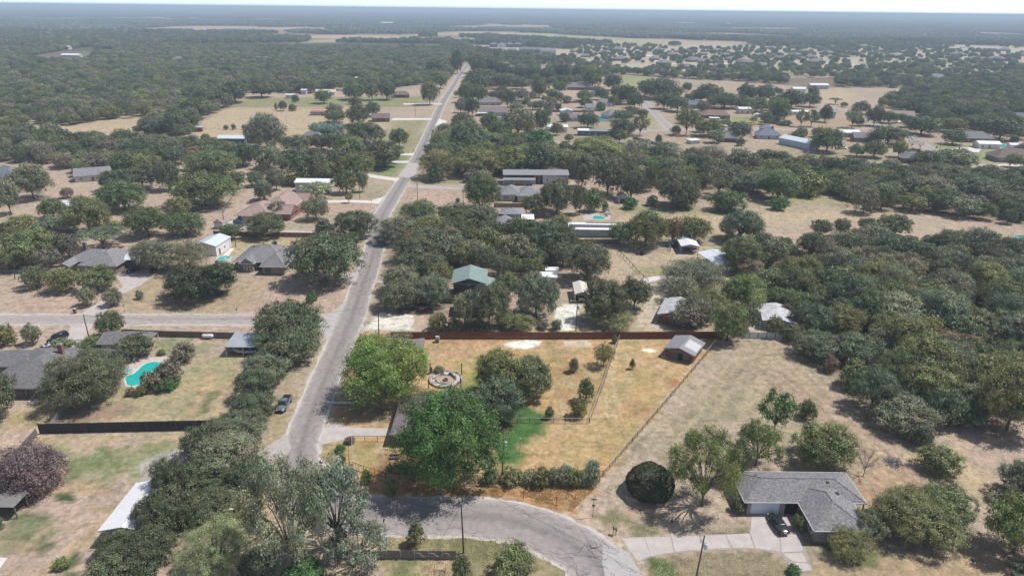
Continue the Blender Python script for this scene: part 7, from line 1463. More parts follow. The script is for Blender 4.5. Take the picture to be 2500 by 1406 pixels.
# camper, boats, tractor, tank
t = thing('camper_trailer', 'blue and white camper trailer beside the dark metal barn', 'camper', (*W(617, 366), 0), math.radians(20)); q = MB(); loft(q, [(-3.4, 1.1, .6, 2.7), (-3.2, 1.2, .5, 3.0), (2.9, 1.2, .5, 3.0), (3.4, 1.1, .7, 2.4)], 6, 6); q.build('body', WHTP, t); q = MB(); q.box(0, -1.215, .9, 5.6, .03, .6); q.build('stripe', BLUP, t)
for u in (-2, .3, 2): q = MB(); q.box(u, -1.23, 1.8, .9, .03, .55); q.build('window', GL, t)
for u in (-.5, .5): q = MB(); q.tube([(u, -1.2, .35), (u, -1.0, .35)], .35, 10); q.build('wheel', TYRE, t)
q = MB(); q.bar((3.4, 0, .5), (4.6, 0, .45), .1); q.build('hitch', BLKP, t)
def boat(label, x, y, rz, s=1.0, hullm=SLVP, cover=None):
    t = thing('motor_boat', label, 'boat', (x, y, 0), rz); H_ = MB(); st = [(-2.9, .95, .75, 1.5), (-2.0, 1.1, .6, 1.5), (0, 1.15, .55, 1.52), (1.6, .95, .62, 1.62), (2.6, .5, .85, 1.75), (3.15, .06, 1.3, 1.85)]; loft(H_, st, 8, 2.4); H_.build('hull', hullm, t, True)
    d = MB(); d.box(-.6, 0, 1.48, 3.6, 1.7, .08); d.build('deck', mat('boat_deck', (.06, .07, .12), .7), t)
    for u, v in ((-1.6, -.5), (-1.6, .5), (.2, -.5), (.2, .5)): d = MB(); d.box(u, v, 1.55, .5, .5, .35).box(u - .22, v, 1.55, .1, .5, .7); d.build('seat', mat('boat_seat', (.25, .27, .35), .6), t)
    d = MB(); d.add([(.9, -.8, 1.55), (.9, .8, 1.55), (.6, .7, 2.05), (.6, -.7, 2.05)], [(0, 1, 2, 3)]); d.build('windscreen', GL, t); d = MB(); d.box(-3.1, 0, 1.1, .4, .45, .95); d.build('outboard_motor', BLACKP, t)
    tr = thing('boat_trailer', 'low trailer carrying ' + label.split(',')[0].split(' under')[0], 'trailer', (x, y, 0), rz); d = MB(); d.bar((-2.6, -.8, .45), (1.8, -.8, .45), .1).bar((-2.6, .8, .45), (1.8, .8, .45), .1).bar((1.8, -.8, .45), (4.2, 0, .45), .1).bar((1.8, .8, .45), (4.2, 0, .45), .1).bar((-2, -.8, .45), (-2, .8, .45), .1).bar((1.2, -.8, .45), (1.2, .8, .45), .1); d.build('frame', BLKP, tr)
    for s_ in (-1, 1): d = MB(); d.tube([(-1.2, s_ * 1.1, .33), (-1.2, s_ * 1.3, .33)], .33, 12); w = d.build('wheel', TYRE, tr); d = MB(); d.tube([(-1.2, s_ * 1.3, .33), (-1.2, s_ * 1.32, .33)], .18, 8); d.build('rim', RIM, w)
boat('silver-grey motor boat under the galvanized carport', -66.0, 150.6, math.pi)
boat('small white boat in front of the dark metal barn', *W(586, 360), math.radians(175), hullm=WHTP)
t = thing('propane_tank', 'white horizontal propane tank beside the dark weathered fence', 'gas tank', (*W(508, 827), 0)); q = MB(); q.tube([(-1.5, 0, .85), (-1.35, 0, .85), (-1.1, 0, .85), (1.1, 0, .85), (1.35, 0, .85), (1.5, 0, .85)], [.12, .38, .5, .5, .38, .12], 14); q.build('tank', WHTP, t, True)
for u in (-.8, .8): q = MB(); q.box(u, 0, 0, .15, .7, .42); q.build('foot', CONC, t)
q = MB(); q.lathe([(.16, 0), (.17, .15), (.1, .22)], 0, 0, 1.33, 8); q.build('valve_cover', RUST, t)
t = thing('garden_tractor', 'little rusty red tractor in the dusty yard left of the open carport', 'tractor', (*W(1563, 622), 0), math.radians(170)); q = MB(); q.box(.5, 0, .55, 1.5, .6, .5).box(-.5, 0, .5, .7, .8, .35).box(-.75, 0, .85, .15, .5, .5); q.build('body', REDP, t)
for u, w_, r_ in ((-.6, .6, .6), (1.0, .45, .35)):
    for s_ in (-1, 1): q = MB(); q.tube([(u, s_ * w_, r_), (u, s_ * (w_ + .25), r_)], r_, 12); q.build('wheel', TYRE, t)
q = MB(); q.tube([(.0, 0, .9), (-.25, 0, 1.3)], .03, 5).lathe([(.2, 0), (.2, .04)], -.25, 0, 1.28, 10); q.build('steering_wheel', BLKP, t)

# ------------------------------------------------------------------ pools
WATER = mat('pool_water', (0.02, 0.42, 0.38), .08, .12, .5, spec=.6); WATERL = mat('spa_water', (0.22, 0.52, 0.47), .08, .1, 1, spec=.6); COP = mat('pool_coping', (0.62, 0.58, 0.54), .8, .1, 3)
def pool(name, label, pts, h=.06, cop=.35, world_=False, spa=None):
    P = pts if world_ else WL(*pts); P = smooth(P + [P[0]], 3)[:-1]; n = len(P); cx = sum(p[0] for p in P) / n; cy = sum(p[1] for p in P) / n; t = thing(name, label, 'swimming pool', (cx, cy, 0)); Q = [(p[0] - cx, p[1] - cy) for p in P]
    area = sum(Q[i][0] * Q[(i + 1) % n][1] - Q[(i + 1) % n][0] * Q[i][1] for i in range(n))
    if area < 0: Q = Q[::-1]
    w = MB(); w.add([(a, b, .035) for a, b in Q], [tuple(range(n))]); w.build('water', WATER, t)
    c = MB(); out = []
    for i in range(n):
        d = (Vector((*Q[(i + 1) % n], 0)) - Vector((*Q[i - 1], 0))).normalized(); out.append((Q[i][0] + d.y * cop, Q[i][1] - d.x * cop))
    for i in range(n):
        j = (i + 1) % n; c.add([(*Q[i], h), (*Q[j], h), (*out[j], h), (*out[i], h), (*Q[i], -.1), (*Q[j], -.1), (*out[i], 0), (*out[j], 0)], [(0, 3, 2, 1), (0, 1, 5, 4), (3, 6, 7, 2)])
    c.build('coping', COP, t)
    if spa:
        sx, sy = W(*spa); sx -= cx; sy -= cy; s = MB(); s.lathe([(1.25, .0), (1.25, .3), (1.0, .3), (1.0, .2)], sx, sy, 0, 18); so = s.build('spa', COP, t); s = MB(); s.lathe([(1.0, .2), (1.0, .24)], sx, sy, 0, 18); s.build('spa_water', WATERL, so)
    return t
zp = [(1535, 722), (1480, 716), (1430, 722), (1370, 745), (1320, 790), (1290, 818), (1255, 838), (1210, 852), (1195, 875), (1203, 905), (1212, 935), (1250, 945), (1310, 938), (1360, 915), (1380, 880), (1375, 845), (1400, 822), (1440, 812), (1485, 800), (1515, 780), (1535, 750)]
sheet('pool_deck', [(a / 3.906, 700 + b / 3.906) for a, b in [(1090, 640), (1300, 700), (1400, 680), (1450, 668), (1600, 665), (1640, 690), (1560, 735), (1540, 800), (1400, 840), (1400, 920), (1300, 965), (1200, 955), (1165, 880), (1140, 780), (1060, 700)]], mat('pool_deck_concrete', (.50, .44, .40), .9, .12, 1), .02)
pool('swimming_pool', 'curved blue-green pool with round spa between the dark tree and the shrubs', [(a / 3.906, 700 + b / 3.906) for a, b in zp], spa=(314, 908))
rp = MB(); x, y = W(547, 638); t = thing('round_pool', 'round above-ground pool beside the white metal workshop', 'swimming pool', (x, y, 0)); rp.lathe([(2.3, 0), (2.3, 1.2), (2.15, 1.2), (2.15, 1.0)], 0, 0, 0, 24); rp.build('pool_wall', WHW, t); rp = MB(); rp.lathe([(2.15, .98), (2.15, 1.02)], 0, 0, 0, 24); rp.build('water', WATER, t); rp = MB(); rp.lathe([(.5, 1.03), (.5, 1.12), (.3, 1.12)], .5, .2, 0, 12); rp.build('float_ring', CRW, t)
sheet('pool_deck', [(1425, 538), (1422, 528), (1440, 521), (1490, 525), (1490, 536)], CONC, .02)
pool('swimming_pool', 'dark teal pool with a grey twisting slide behind the long teal building', [(1449, 535), (1446, 531), (1452, 527), (1466, 528), (1474, 531), (1478, 535)])
t = thing('pool_slide', 'grey twisting water slide beside the dark teal pool', 'slide', (*W(1478, 527), 0)); q = MB(); q.tube([(-.5, 1, 2.8), (.8, 1.2, 2.6), (1.8, .3, 2.0), (1.2, -.8, 1.3), (-.3, -1.2, .7)], .38, 8); q.build('chute', GYT, t, True); q = MB(); q.bar((-.6, 1, 0), (-.6, 1, 2.8), .12).bar((-.1, 1.3, 0), (-.1, 1.3, 2.7), .12).bar((1.9, .3, 0), (1.8, .3, 1.9), .12); q.build('support', GYT, t)
pool('swimming_pool', 'small turquoise garden pool behind the white vinyl fence', [(1455, 292), (1460, 288), (1475, 289), (1476, 293)])
pool('swimming_pool', 'turquoise pool beside the white metal double garage', [(2436, 352), (2450, 350), (2466, 354), (2462, 359), (2442, 359)])
x, y = W(2500, 588); t = thing('round_pool', 'round turquoise pool cut by the right edge', 'swimming pool', (x, y, 0)); rp = MB(); rp.lathe([(3.2, 0), (3.2, 1.1), (3.05, 1.1), (3.05, .9)], 0, 0, 0, 24); rp.build('pool_wall', BLUP, t); rp = MB(); rp.lathe([(3.05, .9), (3.05, .95)], 0, 0, 0, 24); rp.build('water', WATER, t)

# ------------------------------------------------------------------ stone fire pit terrace
STONE = mat('pale_stone', (0.46, 0.42, 0.38), .9, .3, 2.2); STN2 = mat('warm_stone', (0.42, 0.30, 0.24), .9, .25, 2); rnd = random.Random(8)
t = thing('fire_pit_terrace', 'round stone fire pit terrace with ring walls between the two big trees', 'fire pit', (-15.2, 138.9, 0))
q = MB()
q.lathe([(3.85, 0), (3.85, .28), (2.05, .30), (2.05, .02)], 0, 0, 0, 40); q.build('terrace', STONE, t); q = MB(); q.lathe([(2.0, .03), (2.0, .06)], 0, 0, 0, 30); q.build('floor', STN2, t)
sm = []
for s in range(3): q = MB(); q.box(0, 0, 0, .5, .34, .2 + .04 * s, 0, 0, .9); sm.append(q.mesh('stone', [STONE, mat('dark_stone', (.16, .14, .13), .9, .2, 2), STN2][s]))
for r_, n, z in ((3.72, 44, .26), (2.3, 26, .28)):
    for k in range(n):
        if r_ < 3 and 0.2 < (k / n) < .3: continue
        a = 2 * math.pi * k / n; part('stone', sm[rnd.choice([0, 0, 1, 2])], t, (r_ * math.cos(a), r_ * math.sin(a), z + rnd.uniform(-.03, .08)), a + 1.57 + rnd.uniform(-.1, .1), (1, 1, rnd.uniform(.8, 2.2 if r_ < 3 and math.sin(a) > 0 else 1.3)))
q = MB(); q.lathe([(.62, .06), (.62, .42), (.42, .42), (.42, .1)], .05, -.25, 0, 16); q.build('fire_ring', mat('dark_stone', None), t); q = MB(); q.lathe([(.4, .1), (.4, .14)], .05, -.25, 0, 12); q.build('ash', BLKP, t)
for k in range(30): a = rnd.uniform(0, 6.28); r_ = rnd.uniform(2.6, 3.5); part('stone', sm[rnd.choice([0, 1, 2])], t, (r_ * math.cos(a), r_ * math.sin(a), .27), a, (.7, .7, .5))
for k, (px, py, h_, w) in enumerate(((1051, 912, 3.0, 'back left'), (1127, 913, 3.0, 'back right'), (1047, 949, 2.4, 'front left'), (1125, 949, 2.8, 'front right'))):
    q = MB(); q.tube([(0, 0, -.1), (0, 0, h_)], .11, 8); o = q.build('post', WOODD, None, loc=(*W(px, py), 0)); o.name = 'garden_post'; tag(o, 'tall black post at the %s of the round fire pit' % w, 'post')
q = MB(); q.box(0, 0, .05, 1.6, .9, .12).box(0, 0, .17, 1.3, .7, .1); o = q.build('patio_step', TINL, None, loc=(*W(1098, 953), 0)); tag(o, 'pale blue-grey step block in front of the fire pit', 'step')
# ------------------------------------------------------------------ small things
def post_sign(name, label, cat, px, py, h, shape, m, pm=PIPE, rz=0):
    t = thing(name, label, cat, (*W(px, py), 0), rz); q = MB(); q.tube([(0, 0, -.1), (0, 0, h)], .045, 6); q.build('post', pm, t); q = MB(); shape(q, h); q.build('panel' if cat != 'mailbox' else 'box', m, t); return t
ORA = mat('orange_marker', (0.75, 0.24, 0.03), .5); YLW = mat('yellow_sign', (0.72, 0.60, 0.05), .5)
def chev(q, h):
    q.add([(-.3, -.03, h - .55), (.12, -.03, h - .55), (.34, -.03, h - .25), (.12, -.03, h + .05), (-.3, -.03, h + .05), (-.1, -.03, h - .25)], [(0, 1, 2, 5), (5, 2, 3, 4)]); q.add([(-.3, .02, h - .55), (.12, .02, h - .55), (.34, .02, h - .25), (.12, .02, h + .05), (-.3, .02, h + .05), (-.1, .02, h - .25)], [(5, 2, 1, 0), (4, 3, 2, 5)])
post_sign('curve_marker', 'orange arrow marker on a post below the hedge, the left one', 'road sign', 1278, 1222, 2.1, chev, ORA)
post_sign('curve_marker', 'orange arrow marker on a post below the hedge, the right one', 'road sign', 1358, 1236, 2.1, chev, ORA)
post_sign('road_sign', 'small brown-backed sign on a leaning post by the road bend', 'road sign', 1447, 1263, 4.0, lambda q, h: q.box(0, -.03, h - .3, .9, .04, .3).box(0, -.03, h - 1.7, .5, .04, .5), mat('sign_back', (.2, .13, .1), .7))
post_sign('road_sign', 'yellow diamond road sign beside the side road', 'road sign', 305, 763, 2.3, lambda q, h: q.add([(0, -.05, h - .55), (.4, -.05, h - .15), (0, -.05, h + .25), (-.4, -.05, h - .15)], [(0, 1, 2, 3)]).add([(0, .03, h - .55), (.4, .03, h - .15), (0, .03, h + .25), (-.4, .03, h - .15)], [(3, 2, 1, 0)]), YLW, TING)
mbx = lambda q, h: q.box(0, 0, h, .24, .5, .2).tube([(0, -.25, h + .2), (0, .25, h + .2)], .12, 8)
for px, py, lab in ((578, 765, 'dark mailbox on a post beside the side road'), (938, 1284, 'black mailbox at the lower edge of the bend'), (1503, 1306, 'dark mailbox by the mouth of the cracked driveway'), (1497, 1304, 'second mailbox beside the mouth of the cracked driveway'), (918, 708, 'mailbox on the verge right of the road below the oaks'), (1010, 372, 'mailbox by the middle white driveway'), (1055, 352, 'mailbox on the right verge of the long road'), (907, 497, 'dark mailbox by the nearest white driveway'), (345, 735, 'little pale post box on the bare front lawn')):
    post_sign('mailbox', lab, 'mailbox', px, py, 1.1, mbx, BLACKP, WOODG)
t = thing('brick_mailbox', 'brick pillar mailbox beside the curved driveway on the side road', 'mailbox', (*W(184, 765), 0)); q = MB(); q.box(0, 0, -.05, .7, .7, 1.45); q.build('pillar', BRR, t); q = MB(); q.box(0, 0, 1.4, .85, .85, .12); q.build('cap', CONC, t); q = MB(); q.box(0, -.36, .95, .3, .05, .25); q.build('door', BLACKP, t)
def bin_(label, px, py, m=BLKP): t = thing('trash_bin', label, 'trash bin', (*W(px, py), 0), .3); q = MB(); q.box(0, 0, .05, .5, .55, .95, 0, 0, 1.2); q.build('body', m, t); q = MB(); q.box(0, 0, 1.0, .64, .7, .08); q.build('lid', m, t); q = MB(); q.tube([(-.3, .3, .12), (.3, .3, .12)], .12, 8); q.build('wheels', TYRE, t)
bin_('black wheeled bin at the top of the left driveway', 238, 797); bin_('dark bin beside the grey hip-roofed house wall', 714, 655); bin_('dark bin by the curving street, left of the garage drive', 2287, 362); bin_('dark bin in the drive of the wide grey-roofed house', 2342, 364); bin_('dark bin beside the road near the brown-roofed house', 2402, 408); bin_('black bin at the edge of the short street', 1583, 275)
def bench(label, px, py, rz): t = thing('garden_bench', label, 'bench', (*W(px, py), 0), rz); q = MB(); q.box(0, 0, .42, 1.9, .5, .07); q.build('seat', WOODG, t); q = MB(); q.box(0, .26, .5, 1.9, .06, .45); q.build('backrest', WOODG, t); [MB().box(u, v, 0, .1, .1, .42).build('leg', WOODG, t) for u in (-.8, .8) for v in (-.18, .18)]
bench('weathered grey bench tilted beside the lower pipe fence', 952, 1145, math.radians(-62)); bench('weathered grey bench in the shade of the big bright tree', 963, 1120, math.radians(5))
t = thing('pallet_stack', 'stack of pale wooden pallets against the long board fence', 'pallets', (*W(1068, 835), 0))
for k in range(5): q = MB(); [q.box(0, -.5 + j * .25, k * .26 + .14, 1.1, .12, .03) for j in range(5)]; [q.box(u, 0, k * .26, .1, 1.1, .14) for u in (-.45, 0, .45)]; q.build('pallet', mat('pallet_wood', (.36, .30, .23), .9, .2, 2), t)
q = MB(); q.box(0, 0, 1.3, .9, .7, .35); q.build('crate', GYW, t)
for k in range(17):
    px = 814 + k * 3.6; q = MB(); s = rnd.uniform(.22, .36); q.lathe([(s, 0), (s * 1.05, s * .5), (s * .5, s * .85)], 0, 0, 0, 6); o = q.build('border_rock', TRIM, None, loc=(*W(px, 984 + rnd.uniform(-.8, .8)), 0)); tag(o, 'white rock in the row edging the dusty parking yard', 'rock', 'white rocks edging the dusty yard')
t = thing('brush_heap', 'grey heap of dead branches on the reddish mown field', 'brush heap', (*W(2184, 1130), 0)); q = MB()
for k in range(160): a = rnd.uniform(0, 6.28); r_ = abs(rnd.gauss(0, 1.0)); p = Vector((r_ * math.cos(a), r_ * math.sin(a) * .9, rnd.uniform(.05, .8) * max(.1, 1 - r_ / 2.4))); d = Vector((rnd.gauss(0, 1), rnd.gauss(0, 1), rnd.gauss(0, .3))).normalized() * rnd.uniform(.4, 1.1); q.bar(p - d, p + d, .06)
q.build('branch', BAREBARK, t, kind='stuff')
t = thing('garden_statue', 'small pale stone figure on the lawn beside the yellow-green shrub', 'statue', (*W(144, 1372), 0)); q = MB(); q.box(0, 0, 0, .4, .4, .3); q.build('base', CONC, t); q = MB(); q.lathe([(.16, 0), (.2, .2), (.14, .5), (.18, .65), (.06, .75), (.12, .85), (.1, .98), (.02, 1.04)], 0, 0, .3, 10); q.build('figure', TRIM, t, True)
sheet('concrete_pad', [(-10, 1360), (19, 1361), (-4, 1392), (-30, 1392)], CONCW, .03)
t = thing('dog_cage', 'rusty wire frame cage on the dirt below the foreground fence', 'cage', (*W(1074, 1402), 0)); q = MB(); [q.bar((u, v, 0), (u, v, 1.6), .05) for u in (-.85, .85) for v in (-.7, .7)]; [q.bar((-.85, v, z), (.85, v, z), .05) for v in (-.7, .7) for z in (.1, 1.6)]; [q.bar((u, -.7, z), (u, .7, z), .05) for u in (-.85, .85) for z in (.1, 1.6)]; q.build('frame', RUST, t); q = MB(); [q.bar((-.85 + k * .14, -.7, .1), (-.85 + k * .14, -.7, 1.6), .012) for k in range(13)]; [q.bar((-.85, -.7, .1 + k * .14), (.85, -.7, .1 + k * .14), .012) for k in range(11)]; q.build('wire_mesh', WIRE, t, kind='stuff')
t = thing('street_lamp', 'pale curved lamp arm poking out of the foreground grove', 'lamp', (*W(556, 1330), 0)); q = MB(); q.tube([(0, 0, 0), (0, 0, 6.5), (.3, 0, 6.9), (1.4, 0, 7.2)], .07, 6); q.build('pole', TING, t); q = MB(); q.box(1.6, 0, 7.1, .6, .22, .15); q.build('head', TRIM, t)
q = MB(); [q.box(rnd.uniform(-1.2, 1.2), rnd.uniform(-.8, .8), 0, .5, .4, rnd.uniform(.2, .5), rnd.uniform(0, 3)) for _ in range(3)]
t = thing('air_conditioner', 'pale air conditioning unit below the slate-grey house wall', 'air conditioner', (-103.4, 126.8, 0)); q = MB(); q.box(0, 0, 0, 1.0, .9, .8); q.build('casing', TRIM, t); q = MB(); q.lathe([(.36, 0), (.36, .03)], 0, 0, .8, 14); q.build('fan_grille', BLKP, t)
for k, (px, py, lab) in enumerate(((1640, 1274, 'brown stump on the leaf-strewn lawn near the cracked driveway'), (382, 734, 'small dark stump on the bare front lawn'), (2376, 1368, 'dark stump on the dry lawn at the lower right'))):
    q = MB(); q.lathe([(.3, 0), (.22, .2), (.2, .4), (.12, .42)], 0, 0, 0, 8); tag(q.build('tree_stump', BARK, None, loc=(*W(px, py), 0)), lab, 'stump')
# fallen leaves and dry tufts: real litter too small to count
def litter(name, label, polys, n, size, m, cat, seed, up=False):
    rng = np.random.default_rng(seed); P = []
    for poly, fr in polys:
        w = WL(*poly); xs = [p[0] for p in w]; ys = [p[1] for p in w]; k = int(n * fr); a = rng.uniform(min(xs), max(xs), k * 3); b = rng.uniform(min(ys), max(ys), k * 3); kk = (poly_sd(a, b, w) > 0) & (fbm(a, b, 3.0, 2, seed) > .42); P.append(np.stack([a[kk][:k], b[kk][:k], np.full(min(k, kk.sum()), .05)], 1))
    P = np.concatenate(P); d = np.tile(np.array([[0, 0, 1.0]]), (len(P), 1)) if not up else np.tile(np.array([[0, -1.0, .3]]), (len(P), 1)); P[:, 2] = .04 if not up else size * .7
    V = leaf_arrays(P, d, size * rng.uniform(.5, 1.3, len(P)), rng, .25 if not up else .7, .7 if not up else .25); me = mesh_from(name, V, np.arange(len(V)).reshape(-1, 4), [m]); o = bpy.data.objects.new(name, me); COL.objects.link(o); tag(o, label, cat, kind='stuff')
litter('fallen_leaves', 'pale fallen leaves scattered over the mown field and lawn by the big grey roof', [([(1480, 1160), (1800, 900), (1990, 1000), (1900, 1300), (1500, 1300)], 1.2), ([(1650, 1180), (1830, 1180), (1835, 1300), (1500, 1300)], .8), ([(1590, 1370), (1850, 1350), (1960, 1406), (1600, 1420)], .25), ([(1500, 1060), (1700, 900), (1800, 900), (1560, 1180)], .5)], 3200, .08, mat('leaf_litter', (0.50, 0.44, 0.31), .9), 'leaves', 3)
litter('dry_grass', 'orange dry grass tufts on the bank along the near bend', [([(1190, 1190), (1450, 1195), (1395, 1250), (1340, 1230), (1200, 1215)], 1), ([(930, 1190), (1190, 1195), (1190, 1215), (940, 1212)], .3)], 3000, .16, mat('dry_tuft', (0.42, 0.24, 0.10), .9), 'grass', 5, True)
litter('grass_tufts', 'straw-coloured grass tufts on the island between road and dark fence', [([(950, 1300), (1250, 1310), (1330, 1345), (1400, 1406), (960, 1406)], 1)], 3500, .13, mat('straw_tuft', (0.40, 0.34, 0.19), .9), 'grass', 6, True)
# ------------------------------------------------------------------ woods filled in between the trees placed by eye
CLEAR = [(c[0], c[1], c[2]) for c in CLEARINGS]
def fill():
    rnd = random.Random(77); opens = [WL(*o) for o in OPEN]; hand = [(t['x'], t['y'], t['r']) for t in TREES]; cell = {}
    for x, y, r in hand: cell.setdefault((int(x // 30), int(y // 30)), []).append((x, y, r))
    def blocked(x, y, r):
        i, j = int(x // 30), int(y // 30)
        for a in (i - 1, i, i + 1):
            for b in (j - 1, j, j + 1):
                for hx, hy, hr in cell.get((a, b), ()):
                    if (x - hx) ** 2 + (y - hy) ** 2 < (hr * .62 + r * .55) ** 2: return True
        return False
    for poly, sp, keep, mr, pal, ph in WOODS:
        P = WL(*poly); xs = [p[0] for p in P]; ys = [p[1] for p in P]
        gx, gy = np.meshgrid(np.arange(min(xs), max(xs), sp), np.arange(min(ys), max(ys), sp * .9))
        rng = np.random.default_rng(5); gx = gx.ravel() + rng.uniform(-.42, .42, gx.size) * sp; gy = gy.ravel() + rng.uniform(-.42, .42, gy.size) * sp
        k = (poly_sd(gx, gy, P) > 0) & (rng.random(gx.size) < keep) & (gy < 1500)
        if pal == 'leftwood': k &= fbm(gx, gy, 90, 2, 4) < .78
        for o in opens: k &= poly_sd(gx, gy, o) < 0
        for ln, hw in ROADS: k &= line_d(gx, gy, ln) > hw + 4.5
        gx = gx[k]; gy = gy[k]; hue = fbm(gx, gy, 40, 2, 8)
        for x, y, hu in zip(gx, gy, hue):
            r = mr * rnd.uniform(.72, 1.3)
            if blocked(x, y, r): continue
            if any((x - c[0]) ** 2 + (y - c[1]) ** 2 < (c[2] + r * .8) ** 2 for c in CLEAR): continue
            # nearer than a house on the line of sight the crowns stay lower
            lst = MIX[pal]; cn = lst[int(min(.999, max(0, hu * 1.6 - .3 + rnd.uniform(-.3, .3))) * len(lst))] if rnd.random() < .55 else rnd.choice(lst)
            kind = rnd.choice(['oak', 'oak', 'oak', 'dome', 'feather'] if pal != 'grey' else ['oak', 'feather', 'oak'])
            px, py = proj(x, y, 0)
            if not (-120 < px < 2620): continue
            TREES.append(dict(x=x, y=y, r=r, h=r * rnd.uniform(1.25, 1.8), kind=kind, col=cn, phrase=ph, px=px, size=2 * r * PPM(px, py), hand=False))
fill()
hand = [t for t in TREES if t['hand']]; auto = [t for t in TREES if not t['hand']]
auto.sort(key=lambda t: -t['size'])
NIND = 125
hand_small = []
singles = hand + auto[:NIND]; rest = auto[NIND:]
labels = {}
for t in singles:
    t['base'] = WORD[t['col']] + ' ' + KW[t['kind']] + ' ' + t['phrase']; labels.setdefault(t['base'], []).append(t)
ORD = ['leftmost', 'second from left', 'third from left', 'fourth from left', 'fifth from left', 'sixth from left']
for b, ts in labels.items():
    ts.sort(key=lambda t: t['px'])
    if len(ts) == 1: ts[0]['label'] = b; ts[0]['grp'] = None
    elif len(ts) <= 6 and all(t['hand'] for t in ts):
        for i, t in enumerate(ts): t['label'] = b + ', ' + (ORD[i] if i < len(ts) - 1 else 'rightmost'); t['grp'] = 'trees ' + t['phrase']
    else:
        for t in ts: t['label'] = b; t['grp'] = b
CAT = {'shrub': 'bush', 'round': 'bush', 'ball': 'bush'}
NAME = {'oak': 'oak_tree', 'dome': 'shade_tree', 'open': 'open_tree', 'feather': 'feathery_tree', 'umb': 'umbrella_tree', 'shrub': 'bush', 'cone': 'conical_tree', 'round': 'round_bush', 'ball': 'clipped_bush', 'bare': 'bare_tree'}
def place(t, rnd):
    lv = -1 if t['size'] > 165 and t['kind'] in ('dome', 'open', 'oak', 'feather') else 0 if t['size'] > 85 else (1 if t['size'] > 14 else 2)
    k = rnd.randint(0, 2) if lv == 0 and t['kind'] in ('oak', 'dome') else 0 if lv == -1 and t['kind'] != 'open' else rnd.randint(0, 1)
    cme, tme = proto(t['kind'], lv, k)
    o = thing(NAME[t['kind']], t['label'], CAT.get(t['kind'], 'tree'), (t['x'], t['y'], 0), rnd.uniform(0, 6.28), t['grp'])
    s = (t['r'], t['r'], t['h']); base = PAL[t['col']]; v = rnd.uniform(.88, 1.14); tint = [base[0] * v * rnd.uniform(.93, 1.08), base[1] * v, base[2] * v * rnd.uniform(.92, 1.08)]
    if cme:
        c = part('crown', cme, o, scl=s); c['tint'] = tint
    part('trunk', tme, o, scl=(t['r'], t['r'], t['h']))
rr = random.Random(3)
for t in singles: place(t, rr)

